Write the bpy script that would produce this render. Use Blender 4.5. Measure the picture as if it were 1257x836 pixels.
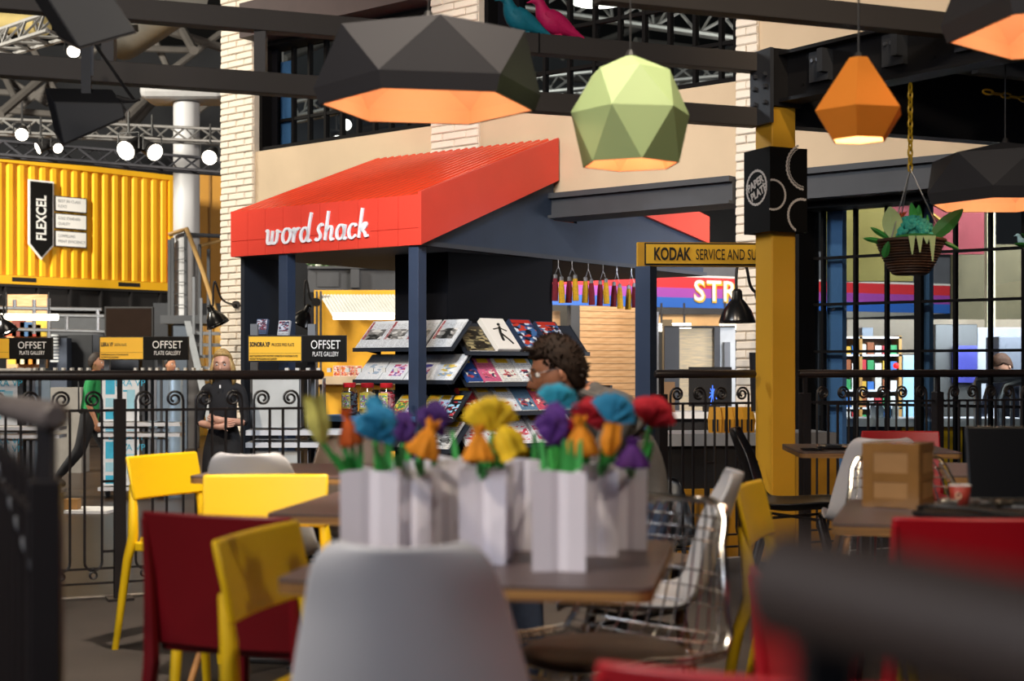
import bpy, bmesh, math, random
from mathutils import Vector, Matrix, Euler, noise
for o in list(bpy.data.objects): bpy.data.objects.remove(o)
SC = bpy.context.scene
COL = SC.collection
R = math.radians
F, CX, HY, HC = 1746.0, 628.5, 450.0, 1.12      # focal length in pixels, principal column, horizon row, lens height
FLOOR2 = -0.45                                   # the hall floor; the cafe stands on a platform at z = 0

# ------------------------------------------------------------------ camera, world, lights, exposure
cam_d = bpy.data.cameras.new('camera'); cam = bpy.data.objects.new('camera', cam_d); COL.objects.link(cam)
cam.location = (0, 0, HC); cam.rotation_euler = (R(90), 0, 0)
cam_d.sensor_width = 36; cam_d.lens = F / 1257 * 36; cam_d.shift_y = (HY - 418) / 1257
cam_d.clip_start = 0.05; cam_d.clip_end = 200
cam_d.dof.use_dof = True; cam_d.dof.focus_distance = 10.5; cam_d.dof.aperture_fstop = 2.9
SC.camera = cam
W = bpy.data.worlds.new('world'); SC.world = W; W.use_nodes = True
W.node_tree.nodes['Background'].inputs[0].default_value = (0.66, 0.74, 1.0, 1)
W.node_tree.nodes['Background'].inputs[1].default_value = 0.05
SC.view_settings.view_transform = 'Standard'; SC.view_settings.look = 'None'
SC.view_settings.gamma = 1; SC.view_settings.use_curve_mapping = False
SC.view_settings.exposure = 0.0
SC.cycles.max_bounces = 7; SC.cycles.caustics_reflective = False; SC.cycles.caustics_refractive = False
SC.cycles.sample_clamp_indirect = 4

def lamp(kind, name, loc, target, power, col, size=1.0, spot=60, blend=.6):
    d = bpy.data.lights.new(name, kind); d.energy = power; d.color = col
    if kind == 'AREA': d.size = size
    if kind == 'SPOT': d.spot_size = R(spot); d.spot_blend = blend; d.shadow_soft_size = size
    if kind == 'POINT': d.shadow_soft_size = size
    o = bpy.data.objects.new(name, d); COL.objects.link(o); o.location = loc
    v = Vector(target) - Vector(loc)
    o.rotation_euler = v.to_track_quat('-Z', 'Y').to_euler()
    return o
COOL = (.70, .80, 1.0); WARM = (1, .80, .56); WHITE = (1, .93, .84)
lamp('SPOT', 'hall_spot_shack', (-4.6, 4.0, 6.6), (-1.6, 13.2, 2.4), 2000, (1, .86, .70), .12, 52)
lamp('SPOT', 'hall_spot_wall', (-1.2, 5.0, 7.2), (1.6, 13.4, 3.4), 1250, (1, .83, .66), .12, 50)
lamp('SPOT', 'hall_spot_wall_far', (-5.4, 7.0, 7.4), (-3.4, 17.0, 2.6), 1900, (1, .86, .68), .15, 40)
lamp('SPOT', 'hall_spot_right', (1.6, 4.6, 6.4), (3.4, 11.8, 3.0), 700, (1, .80, .58), .15, 60)
lamp('AREA', 'hall_flood_container', (-14, 17, 8.5), (-12, 29, 3.2), 4600, (1, .94, .80), 2.0)
lamp('AREA', 'hall_flood_interior', (1.5, 17.5, 5.0), (1.5, 24, 1.2), 400, (1, .88, .72), 2.0)
lamp('AREA', 'hall_flood_right', (7.0, 16.0, 4.6), (6.5, 22, .8), 900, (1, .9, .78), 2.0)
lamp('AREA', 'hall_flood_floor', (-6.5, 14.0, 7.5), (-6.0, 16.5, 0), 170, (1, .88, .70), 2.0)
lamp('SPOT', 'cafe_spot_key', (-3.6, 1.2, 5.6), (-.5, 4.0, .6), 700, (1, .86, .66), .25, 66)
lamp('AREA', 'cafe_soft_cool', (-4.5, -1.5, 4.2), (.5, 4.0, .6), 115, COOL, 2.5)  # added cool fill from behind the lens
lamp('SPOT', 'cafe_spot_front', (2.6, -.6, 4.6), (-.35, 3.1, .7), 240, (1, .86, .72), .12, 38, .5)
lamp('SPOT', 'hall_spot_pergola', (-.8, -2.0, 5.6), (.3, 7.5, 2.9), 800, (1, .88, .74), .35, 50, .8)
lamp('SPOT', 'pergola_spot', (2.05, 7.6, 2.5), (1.22, 14.8, 2.36), 600, (.86, .92, 1.0), .04, 6.5, .1)
lamp('SPOT', 'cafe_spot_over', (.4, 3.9, 7.0), (-.25, 5.2, 2.3), 2800, (1, .86, .70), .15, 30, .6)
lamp('AREA', 'near_left_glow', (-2.6, .6, 2.6), (-.9, 2.4, .9), 34, (1, .92, .86), .8)
lamp('AREA', 'window_fill', (5.2, 13.4, 2.15), (4.4, 16.5, .4), 300, (.9, .93, 1), 1.5)  # added fill that brightens the goods behind the ground floor window
lamp('SPOT', 'cafe_spot_right', (2.2, 1.0, 5.6), (1.9, 5.6, .6), 330, (1, .80, .54), .25, 60)
lamp('AREA', 'magazine_wash', (-1.1, 9.0, 3.6), (-.1, 13.0, .8), 120, (.84, .92, 1.0), .7)  # added fill for the rack shelves, placed above the view

# ------------------------------------------------------------------ helpers
def P(px, py, Y): return Vector(((px - CX) / F * Y, Y, HC + (HY - py) / F * Y))
def X(px, Y): return (px - CX) / F * Y
def Z(py, Y): return HC + (HY - py) / F * Y

def lin(h):
    h = h.lstrip('#'); c = [int(h[i:i + 2], 16) / 255 for i in (0, 2, 4)]
    return tuple((x / 12.92 if x <= .04045 else ((x + .055) / 1.055) ** 2.4) for x in c) + (1,)
_M = {}
def mat(name, hexc, rough=.5, metal=0, var=.10, scale=6, bump=0, bscale=60, emit=None, es=1, spec=.5, coat=0, alpha=1):
    if name in _M: return _M[name]
    m = bpy.data.materials.new(name); m.use_nodes = True; nt = m.node_tree; b = nt.nodes['Principled BSDF']
    c = lin(hexc)
    b.inputs['Roughness'].default_value = rough; b.inputs['Metallic'].default_value = metal
    b.inputs['Specular IOR Level'].default_value = spec; b.inputs['Coat Weight'].default_value = coat
    tc = nt.nodes.new('ShaderNodeTexCoord')
    if var:
        n = nt.nodes.new('ShaderNodeTexNoise'); n.inputs['Scale'].default_value = scale; n.inputs['Detail'].default_value = 4
        r = nt.nodes.new('ShaderNodeValToRGB')
        r.color_ramp.elements[0].position = .3; r.color_ramp.elements[1].position = .7
        r.color_ramp.elements[0].color = tuple(x * (1 - var) for x in c[:3]) + (1,)
        r.color_ramp.elements[1].color = tuple(min(1, x * (1 + var * .6)) for x in c[:3]) + (1,)
        nt.links.new(tc.outputs['Object'], n.inputs['Vector']); nt.links.new(n.outputs['Fac'], r.inputs['Fac'])
        nt.links.new(r.outputs['Color'], b.inputs['Base Color'])
    else: b.inputs['Base Color'].default_value = c
    if bump:
        n2 = nt.nodes.new('ShaderNodeTexNoise'); n2.inputs['Scale'].default_value = bscale; n2.inputs['Detail'].default_value = 3
        bp = nt.nodes.new('ShaderNodeBump'); bp.inputs['Strength'].default_value = bump; bp.inputs['Distance'].default_value = .01
        nt.links.new(tc.outputs['Object'], n2.inputs['Vector']); nt.links.new(n2.outputs['Fac'], bp.inputs['Height'])
        nt.links.new(bp.outputs['Normal'], b.inputs['Normal'])
    if emit: b.inputs['Emission Color'].default_value = lin(emit); b.inputs['Emission Strength'].default_value = es
    _M[name] = m; return m

def streak(name, c0, c1, scale=(1, 12, 1), rough=.6, lo=.35, hi=.65, bump=.1, spec=.5, coord='Object'):
    """grain, wicker or brushed streaks: a noise stretched along one axis"""
    if name in _M: return _M[name]
    m = bpy.data.materials.new(name); m.use_nodes = True; nt = m.node_tree; b = nt.nodes['Principled BSDF']
    tc = nt.nodes.new('ShaderNodeTexCoord'); mp = nt.nodes.new('ShaderNodeMapping'); mp.inputs['Scale'].default_value = scale
    n = nt.nodes.new('ShaderNodeTexNoise'); n.inputs['Scale'].default_value = 3; n.inputs['Detail'].default_value = 6
    r = nt.nodes.new('ShaderNodeValToRGB'); r.color_ramp.elements[0].position = lo; r.color_ramp.elements[1].position = hi
    r.color_ramp.elements[0].color = lin(c0); r.color_ramp.elements[1].color = lin(c1)
    L = nt.links.new
    L(tc.outputs[coord], mp.inputs['Vector']); L(mp.outputs['Vector'], n.inputs['Vector']); L(n.outputs['Fac'], r.inputs['Fac'])
    L(r.outputs['Color'], b.inputs['Base Color']); b.inputs['Roughness'].default_value = rough; b.inputs['Specular IOR Level'].default_value = spec
    if bump:
        bp = nt.nodes.new('ShaderNodeBump'); bp.inputs['Strength'].default_value = bump; bp.inputs['Distance'].default_value = .01
        L(n.outputs['Fac'], bp.inputs['Height']); L(bp.outputs['Normal'], b.inputs['Normal'])
    _M[name] = m; return m

def printed(name, paper, ink, pic=None, head=None, lines=26, picbox=(.15, .9, .25, .62), seed=0, side=None, gloss=.35, axes=(0, 2), cols=('#202020', '#b0a090')):
    """flat print: columns of text lines, one picture block, one headline bar (Generated coordinates of a cover)"""
    if name in _M: return _M[name]
    m = bpy.data.materials.new(name); m.use_nodes = True; nt = m.node_tree; b = nt.nodes['Principled BSDF']; L = nt.links.new
    b.inputs['Roughness'].default_value = gloss
    def N(t, **k):
        n = nt.nodes.new(t)
        for a, v in k.items(): setattr(n, a, v)
        return n
    def MA(op, a, bb=None):
        n = N('ShaderNodeMath', operation=op)
        for i, v in enumerate((a, bb)):
            if v is None: continue
            if isinstance(v, (int, float)): n.inputs[i].default_value = v
            else: L(v, n.inputs[i])
        return n.outputs[0]
    def MIX(f, a, c):
        n = N('ShaderNodeMix', data_type='RGBA'); L(f, n.inputs[0])
        for i, v in ((6, a), (7, c)):
            if isinstance(v, tuple): n.inputs[i].default_value = v
            else: L(v, n.inputs[i])
        return n.outputs[2]
    tc = N('ShaderNodeTexCoord'); sp = N('ShaderNodeSeparateXYZ'); L(tc.outputs['Generated'], sp.inputs[0])
    u, v = sp.outputs[axes[0]], sp.outputs[axes[1]]
    ns = N('ShaderNodeTexNoise'); ns.inputs['Scale'].default_value = 7; ns.inputs['Detail'].default_value = 2
    mp = N('ShaderNodeMapping'); mp.inputs['Location'].default_value = (seed * 3.1, seed * 1.7, seed); mp.inputs['Scale'].default_value = (3, 1, 8)
    L(tc.outputs['Generated'], mp.inputs[0]); L(mp.outputs[0], ns.inputs['Vector'])
    ln = MA('MULTIPLY', MA('GREATER_THAN', MA('FRACT', MA('MULTIPLY', v, lines)), .5), MA('GREATER_THAN', ns.outputs[0], .47))
    colm = MA('MULTIPLY', MA('GREATER_THAN', MA('FRACT', MA('MULTIPLY', u, 3)), .1), MA('LESS_THAN', v, .9))
    c = MIX(MA('MULTIPLY', MA('MULTIPLY', ln, colm), .6), lin(paper), lin(ink))
    def box(a, bb, cc, d): return MA('MULTIPLY', MA('MULTIPLY', MA('GREATER_THAN', u, a), MA('LESS_THAN', u, bb)), MA('MULTIPLY', MA('GREATER_THAN', v, cc), MA('LESS_THAN', v, d)))
    if pic:
        vo = N('ShaderNodeTexVoronoi'); vo.inputs['Scale'].default_value = 1.5 + .4 * (seed % 3); L(mp.outputs[0], vo.inputs['Vector'])
        rp = N('ShaderNodeValToRGB'); rp.color_ramp.interpolation = 'CONSTANT'
        cols_ = list(pic)
        while len(rp.color_ramp.elements) < len(cols_): rp.color_ramp.elements.new(.5)
        for i, h in enumerate(cols_): rp.color_ramp.elements[i].position = i / len(cols_); rp.color_ramp.elements[i].color = lin(h)
        sx = N('ShaderNodeSeparateXYZ'); L(vo.outputs['Color'], sx.inputs[0]); L(sx.outputs[0], rp.inputs[0])
        c = MIX(box(*picbox), c, rp.outputs[0])
    if head: c = MIX(box(.06, .94, .86, .98), c, lin(head))
    if side: c = MIX(MA('MULTIPLY', box(.03, .13, .3, .97), MA('GREATER_THAN', ns.outputs[0], .42)), c, lin(side))
    L(c, b.inputs['Base Color']); _M[name] = m; return m

def glassy(name, tint='#ffffff', k=.10, rough=.02):
    if name in _M: return _M[name]
    m = bpy.data.materials.new(name); m.use_nodes = True; nt = m.node_tree; nt.nodes.clear()
    o = nt.nodes.new('ShaderNodeOutputMaterial'); mx = nt.nodes.new('ShaderNodeMixShader')
    t = nt.nodes.new('ShaderNodeBsdfTransparent'); g = nt.nodes.new('ShaderNodeBsdfGlossy'); fr = nt.nodes.new('ShaderNodeLayerWeight')
    fr.inputs[0].default_value = .5; g.inputs['Roughness'].default_value = rough; t.inputs[0].default_value = lin(tint)
    p = nt.nodes.new('ShaderNodeMath'); p.operation = 'POWER'; p.inputs[1].default_value = 4
    q = nt.nodes.new('ShaderNodeMath'); q.operation = 'MULTIPLY_ADD'; q.inputs[1].default_value = .6; q.inputs[2].default_value = .03 + k * .3
    nt.links.new(fr.outputs['Facing'], p.inputs[0]); nt.links.new(p.outputs[0], q.inputs[0]); nt.links.new(q.outputs[0], mx.inputs[0])
    nt.links.new(t.outputs[0], mx.inputs[1]); nt.links.new(g.outputs[0], mx.inputs[2])
    nt.links.new(mx.outputs[0], o.inputs[0]); _M[name] = m; return m

def mat4(loc, rz=0): return Matrix.Translation(Vector(loc)) @ Matrix.Rotation(rz, 4, 'Z')

class MB:
    def __init__(s): s.b = bmesh.new()
    def face(s, vs):
        try: return s.b.faces.new(vs)
        except ValueError: return None
    def poly(s, pts): return s.face([s.b.verts.new(p) for p in pts])
    def box(s, x0, x1, y0, y1, z0, z1, M=None):
        v = [s.b.verts.new((x, y, z)) for x in (x0, x1) for y in (y0, y1) for z in (z0, z1)]
        for q in ((0, 1, 3, 2), (4, 6, 7, 5), (0, 4, 5, 1), (2, 3, 7, 6), (0, 2, 6, 4), (1, 5, 7, 3)): s.face([v[i] for i in q])
        if M is not None:
            for a in v: a.co = M @ a.co
        return s
    def bar(s, p0, p1, w, h, up=(0, 0, 1)):
        """a square bar from p0 to p1"""
        p0, p1 = Vector(p0), Vector(p1); d = (p1 - p0); L = d.length; d.normalize()
        u = Vector(up); sd = d.cross(u)
        if sd.length < 1e-4: sd = d.cross(Vector((0, 1, 0)))
        sd.normalize(); u = sd.cross(d)
        M = Matrix((sd, d, u)).transposed().to_4x4(); M.translation = p0
        return s.box(-w / 2, w / 2, 0, L, -h / 2, h / 2, M)
    def rings(s, rings, closed=True, cap0=True, cap1=True, loop=False):
        V = [[s.b.verts.new(p) for p in r] for r in rings]
        n = len(V[0]); m = len(V)
        for i in range(m if loop else m - 1):
            a, c = V[i], V[(i + 1) % m]
            for j in range(n if closed else n - 1):
                k = (j + 1) % n; s.face([a[j], a[k], c[k], c[j]])
        if closed and not loop:
            if cap0 and n > 2: s.face(list(reversed(V[0])))
            if cap1 and n > 2: s.face(V[-1])
        return s
    def tube(s, pts, r, n=8, closed=False, cap=True, flat=1.0):
        pts = [Vector(p) for p in pts]; m = len(pts)
        rs = r if isinstance(r, (list, tuple)) else [r] * m
        T = []
        for i in range(m):
            a = pts[i - 1] if (i or closed) else pts[i]; c = pts[(i + 1) % m] if (i < m - 1 or closed) else pts[i]
            t = (c - a); t = t.normalized() if t.length > 1e-9 else Vector((0, 0, 1)); T.append(t)
        ref = Vector((0, 0, 1)) if abs(T[0].z) < .9 else Vector((0, 1, 0))
        u = (ref - T[0] * ref.dot(T[0])).normalized(); out = []
        for i in range(m):
            u = u - T[i] * u.dot(T[i])
            if u.length < 1e-6: u = T[i].orthogonal()
            u.normalize(); v = T[i].cross(u)
            out.append([pts[i] + (u * math.cos(2 * math.pi * k / n) * flat + v * math.sin(2 * math.pi * k / n)) * rs[i] for k in range(n)])
        return s.rings(out, True, cap, cap, loop=closed)
    def cone(s, p0, p1, r0, r1, n=12): return s.tube([p0, p1], [r0, r1], n)
    def lathe(s, prof, n=16, c=(0, 0, 0), cap=True):
        c = Vector(c)
        return s.rings([[c + Vector((r * math.cos(2 * math.pi * k / n), r * math.sin(2 * math.pi * k / n), z)) for k in range(n)] for r, z in prof], True, cap, cap)
    def prism(s, poly, z0, z1, M=None):
        a = [Vector((x, y, z0)) for x, y in poly]; c = [Vector((x, y, z1)) for x, y in poly]
        if M is not None: a = [M @ p for p in a]; c = [M @ p for p in c]
        return s.rings([a, c])
    def slab(s, pts, d):
        """flat polygon of 3D points with thickness vector d"""
        d = Vector(d); return s.rings([[Vector(p) for p in pts], [Vector(p) + d for p in pts]])
    def ball(s, c, r, n=10, m=6, sc=(1, 1, 1)):
        c = Vector(c); rr = []
        for i in range(1, m):
            a = math.pi * i / m
            rr.append([c + Vector((r * math.sin(a) * math.cos(2 * math.pi * k / n) * sc[0], r * math.sin(a) * math.sin(2 * math.pi * k / n) * sc[1], -r * math.cos(a) * sc[2])) for k in range(n)])
        return s.rings(rr)
    def build(s, name, m, parent=None, smooth=False, bevel=0, seg=2, inv=None, subsurf=0, solid=0, loc=None):
        """link as ONE mesh object; inv: the coordinates are world ones, bring them into this frame"""
        b = s.b
        if inv is not None: bmesh.ops.transform(b, matrix=inv.inverted(), verts=b.verts)
        bmesh.ops.recalc_face_normals(b, faces=b.faces)
        me = bpy.data.meshes.new(name); b.to_mesh(me); b.free()
        ms = m if isinstance(m, (list, tuple)) else [m]
        for q in ms: me.materials.append(q)
        if smooth:
            me.polygons.foreach_set('use_smooth', [True] * len(me.polygons))
            if smooth != 'all': me.set_sharp_from_angle(angle=R(40))
        o = bpy.data.objects.new(name, me); COL.objects.link(o)
        if loc is not None: o.location = loc
        if parent is not None: o.parent = parent
        if solid: q = o.modifiers.new('thickness', 'SOLIDIFY'); q.thickness = solid; q.offset = 0
        if bevel: q = o.modifiers.new('bevel', 'BEVEL'); q.width = bevel; q.segments = seg; q.limit_method = 'ANGLE'; q.angle_limit = R(40)
        if subsurf: q = o.modifiers.new('subsurf', 'SUBSURF'); q.levels = subsurf; q.render_levels = subsurf
        return o
def inst(o, parent=None, loc=None, rot=None, name=None):
    """another object on the same mesh"""
    c = o.copy(); COL.objects.link(c)
    if name: c.name = name
    if parent is not None: c.parent = parent
    if loc is not None: c.location = loc
    if rot is not None: c.rotation_euler = rot
    return c
def tag(o, label, cat, group=None, kind=None):
    o['label'] = label; o['category'] = cat
    if group: o['group'] = group
    if kind: o['kind'] = kind
    return o
def thing(name, label, cat, loc=(0, 0, 0), rz=0, group=None, kind=None):
    o = bpy.data.objects.new(name, None); COL.objects.link(o); o.empty_display_size = .1
    o.location = loc; o.rotation_euler = (0, 0, rz)
    return tag(o, label, cat, group, kind)
def inv(o): return mat4(o.location, o.rotation_euler.z)
def kids(o): return [c for c in bpy.data.objects if c.parent == o]
def dup(o, loc, rz, label=None, group=None, parent=None, scale=None):
    c = o.copy(); COL.objects.link(c)
    if parent is None:
        c.location = loc; c.rotation_euler = (0, 0, rz)
        if scale: c.scale = (scale,) * 3
    else: c.parent = parent
    if label: c['label'] = label
    if group: c['group'] = group
    for k in CH.get(o.name) or kids(o):
        d = k.copy(); COL.objects.link(d); d.parent = c
        for g in kids(k): e = g.copy(); COL.objects.link(e); e.parent = d
    return c
CH = {}
_FONT = None
def text(s, size, m, parent, loc, spin=0, fit=None, ext=.001, bold=0, shear=0, sx=1, align='CENTER', name='lettering', M=None):
    """lettering (a mesh) on a face that looks along local -Y; fit: width of the whole line"""
    c = bpy.data.curves.new(name, 'FONT'); c.body = s; c.size = size; c.extrude = ext; c.offset = bold; c.shear = shear
    c.align_x = align; c.align_y = 'CENTER'; c.resolution_u = 3
    q = bpy.data.objects.new(name, c); COL.objects.link(q)
    me = bpy.data.meshes.new_from_object(q.evaluated_get(bpy.context.evaluated_depsgraph_get())); bpy.data.objects.remove(q); bpy.data.curves.remove(c)
    if fit:
        xs = [v.co.x for v in me.vertices]; sx = fit / (max(xs) - min(xs))
    me.materials.clear(); me.materials.append(m); o = bpy.data.objects.new(name, me); COL.objects.link(o); o.parent = parent
    Rm = Matrix.Rotation(R(90), 4, 'X') @ Matrix.Rotation(spin, 4, 'Z') @ Matrix.Diagonal((sx, 1, 1, 1))
    o.matrix_local = Matrix.Translation(Vector(loc)) @ (M if M is not None else Matrix.Identity(4)) @ Rm
    return o
random.seed(7)

# ------------------------------------------------------------------ materials
BLACK = mat('black_steel', '#191718', .55, 0, .15, 3)
IRON = mat('painted_iron', '#1e1a1b', .42, 0, .1, 8)
RAILM = mat('bronze_black_rail', '#2a2221', .38, 0, .1, 8)
BEAM = mat('charcoal_beam', '#4f4945', .55, 0, .08, 2)
NAVY = mat('navy_black_paint', '#1c222d', .6, 0, .1, 3)
SLATE = mat('slate_blue_paint', '#6a98cc', .6, 0, .08, 3)
RED = mat('vermilion_paint', '#e04434', .45, 0, .05, 3)
ROOFR = mat('corrugated_red', '#dd4426', .26, 0, .08, 4)
PLASTER = mat('cream_plaster', '#c8b397', .8, 0, .10, 1.3, .1, 18)
BRICKM = mat('white_brick', '#e6dcce', .7, 0, .06, 9, .35, 30)
MORTAR = mat('white_mortar', '#dcd0c0', .85, 0, .1, 9, .3, 40)
YELLOW = mat('container_yellow', '#f6b824', .34, 0, .05, 1.5)
PILLAR = mat('pillar_yellow', '#e0a62c', .45, 0, .05, 2)
SIGNY = mat('sign_yellow', '#f8be30', .5, 0, .03, 2)
SIGNB = mat('sign_black', '#0d0b09', .7, 0, .03, 2, spec=.2)
WHITEP = mat('white_print', '#f2efec', .5, 0, 0)
BLKP = mat('black_print', '#141312', .5, 0, 0)
CHAIRY = mat('yellow_plastic', '#e9bf12', .42, 0, .03, 5, .03, 200)
CHAIRD = mat('dark_red_plastic', '#780c17', .42, 0, .04, 5, .03, 200)
CHAIRR = mat('red_plastic', '#a50d1c', .40, 0, .04, 5, .03, 200)
CHAIRW = mat('white_plastic', '#c2c2c6', .38, 0, .03, 5)
CHAIRK = mat('black_plastic', '#141416', .30, 0, .05, 5)
CHAIRB = mat('brown_shell', '#4a3d33', .55, 0, .06, 5)
CHROME = mat('chrome', '#f4f2f0', .16, 1, 0)
STEEL = mat('galvanised_steel', '#9a9ca2', .35, .8, .12, 12)
GREYP = mat('grey_paint', '#6d7076', .5, 0, .08, 4)
DGREY = mat('dark_grey_paint', '#3c3e43', .6, 0, .1, 4)
BEECH = streak('beech_wood', '#8a5d33', '#b5834e', (10, 10, 1), .5, bump=.05)
PLY = streak('plywood_edge', '#7d5630', '#b08348', (1, 1, 60), .55, bump=.05)
TOPM = mat('table_laminate', '#5c4c4a', .40, 0, .06, 14)
PINE = streak('pine_board', '#b98a58', '#dcb286', (1.2, 1, 14), .6, .3, .7, .1)
LEATH = mat('brown_seat_pad', '#4b3c33', .5, 0, .1, 10, .1, 90)
PAPER = mat('white_paper', '#f2edf6', .75, 0, .03, 6)
GREENP = mat('green_paper', '#3aa548', .6, 0, .12, 20)
GLASS = glassy('window_glass', '#dfe6ea')
DARKM = mat('hall_dark', '#191a1d', .9, 0, .2, .5)
LAMPIN = mat('lamp_lining', '#efc09a', .6, 0, .03, 3)
TUBE = mat('fluorescent_tube', '#ffffff', .5, 0, 0, emit='#fff4d8', es=4)
LENS = mat('lit_lens', '#ffffff', .5, 0, 0, emit='#fff3df', es=7)
BULB = mat('warm_bulb', '#ffffff', .5, 0, 0, emit='#ffb36b', es=6)
# ------------------------------------------------------------------ setting: floors, ceiling, building wall
def struct(name, label, cat, mb, m, **k):
    o = mb.build(name, m, **k); tag(o, label, cat); o['kind'] = 'structure'; return o
def floor_mat():
    m = streak('dark_boards', '#2a2018', '#3e2f24', (1.2, 14, 1), .36, .3, .7, .04, .3)
    return m
RL = lambda x: 6.79 + .425 * (x + 2.0)            # plan line of the railing: Y at a given X
m = MB(); m.box(-40, 40, 4, 60, FLOOR2 - .2, FLOOR2); struct('floor', 'dark brown boarded hall floor with a low sheen beyond the railing', 'floor', m, floor_mat())
m = MB(); m.prism([(-9, -4), (9, -4), (9, RL(9) + .12), (-9, RL(-9) + .12)], FLOOR2 + .002, 0)
struct('floor', 'dark grey matt floor of the raised cafe platform', 'floor', m, mat('cafe_floor', '#37302c', .8, 0, .25, 2.2, .15, 120))
m = MB(); m.bar((-9, RL(-9) + .135, -.02), (9, RL(9) + .135, -.02), .03, .05)
struct('trim_1', 'pale edge strip along the cafe platform', 'trim', m, mat('edge_strip', '#b9aea2', .5))
m = MB(); m.box(-40, 40, -8, 60, 11.5, 11.7); struct('ceiling', 'dark roof deck high above the hall', 'ceiling', m, DARKM)
m = MB(); m.box(-40, 40, 46, 46.3, FLOOR2, 11.5); struct('wall_back', 'dark far end wall of the hall', 'wall', m, mat('far_wall', '#3b3c40', .9, 0, .2, .6))

# ---- building wall: a local frame with x along the wall (to the right), y away from the camera
def WS(px): return 1.055 * (100 + .0557 * (px - 311))
def WP(px): s = WS(px); return Vector(((px - CX) / s, F / s, 0))
WO = WP(CX); WU = (WP(903) - WP(311)).normalized(); WRZ = math.atan2(WU.y, WU.x)
def WT(px): return (WP(px) - WO).dot(WU)
def WZ(px, py): return HC + (HY - py) / WS(px)
WIN_B, PL_B, LIN_B, TOP = 3.62, 2.78, 2.54, 6.6
t0, t1, t2, t3, t4, t5, t6 = WT(272), WT(312), WT(530), WT(588), WT(904), WT(931), WT(1330)

BR_H, BR_L, BR_D = .078, .26, .026
def brick_mesh():
    mb = MB(); mb.box(-BR_L / 2 + .006, BR_L / 2 - .006, -BR_D, .02, .005, BR_H - .005)
    random.seed(3)
    for v in mb.b.verts: v.co += Vector((random.uniform(-.004, .004), random.uniform(-.006, .006), random.uniform(-.003, .003)))
    return mb
def brick_column(name, label, xa, xb, z0, z1, depth=.45, foot=FLOOR2):
    mb = MB(); mb.box(xa, xb, 0, depth, foot, TOP)
    o = mb.build(name, MORTAR); tag(o, label, 'wall'); o['kind'] = 'structure'
    o.location = WO; o.rotation_euler = (0, 0, WRZ)
    src = None; n = max(1, round((xb - xa) / BR_L)); w = (xb - xa) / n
    rows = int((z1 - z0) / BR_H)
    for r in range(rows):
        xs = [xa + w * (i + .5) for i in range(n)] if r % 2 == 0 else [xa + w * i for i in range(n + 1)]
        for x in xs:
            half = r % 2 and (x - xa < .01 or xb - x < .01)
            sx = (w / BR_L) * (.5 if half else 1); xx = x + (w / 4 if x - xa < .01 else -w / 4) if half else x
            if src is None: src = brick_mesh().build('brick', BRICKM, o, bevel=.009, seg=1); c = src
            else: c = inst(src, o)
            c.location = (xx, random.uniform(-.006, .006), z0 + r * BR_H); c.scale = (sx, 1, 1)
            c.rotation_euler = (0, 0, random.uniform(-.012, .012))
    return o
brick_column('wall_left', 'tall white brick column behind the blonde woman', t0, t1, .35, 5.7)
brick_column('wall_middle', 'white brick pier between the two upper windows', t2, t3, 3.05, 5.4, foot=2.6)
brick_column('wall_right', 'white brick column behind the yellow steel post', t4, t5, FLOOR2, 5.2)
def wbox(name, label, cat, x0, x1, y0, y1, z0, z1, m, **k):
    mb = MB(); mb.box(x0, x1, y0, y1, z0, z1); o = mb.build(name, m, **k); tag(o, label, cat); o['kind'] = 'structure'
    o.location = WO; o.rotation_euler = (0, 0, WRZ); return o
wbox('wall_front', 'cream plaster band above the red roof and under the first upper window', 'wall', t1, t2, .02, .3, 2.6, WIN_B, PLASTER)
wbox('wall_front', 'cream plaster band between the red roof and the yellow post', 'wall', t3, t4, .02, .3, PL_B, WIN_B, PLASTER)
wbox('wall_front', 'tall cream plaster wall above the ground floor windows', 'wall', t5, t6, .02, .3, PL_B, TOP, PLASTER)
wbox('wall_front', 'cream plaster above the first upper window', 'wall', t1, t2, .02, .3, 5.32, TOP, PLASTER)
lt = WT(676)
b1 = wbox('trim_2', 'dark steel lintel under the cream plaster', 'lintel', lt, t4 - .005, -.06, .3, LIN_B, PL_B, DGREY)
for z0, z1, y0 in ((PL_B - .05, PL_B, -.12), (LIN_B, LIN_B + .03, -.12)):
    q = MB(); q.box(lt, t4 - .005, y0, -.06, z0, z1); q.build('flange', DGREY, b1)
b2 = wbox('trim_3', 'dark steel lintel over the ground floor windows behind the hanging basket', 'lintel', t5 + .005, t6, -.06, .3, LIN_B - .02, PL_B, DGREY)
for z0, z1, y0 in ((PL_B - .05, PL_B, -.12), (LIN_B - .02, LIN_B + .02, -.14)):
    q = MB(); q.box(t5 + .005, t6, y0, -.06, z0, z1); q.build('flange', DGREY, b2)

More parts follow.
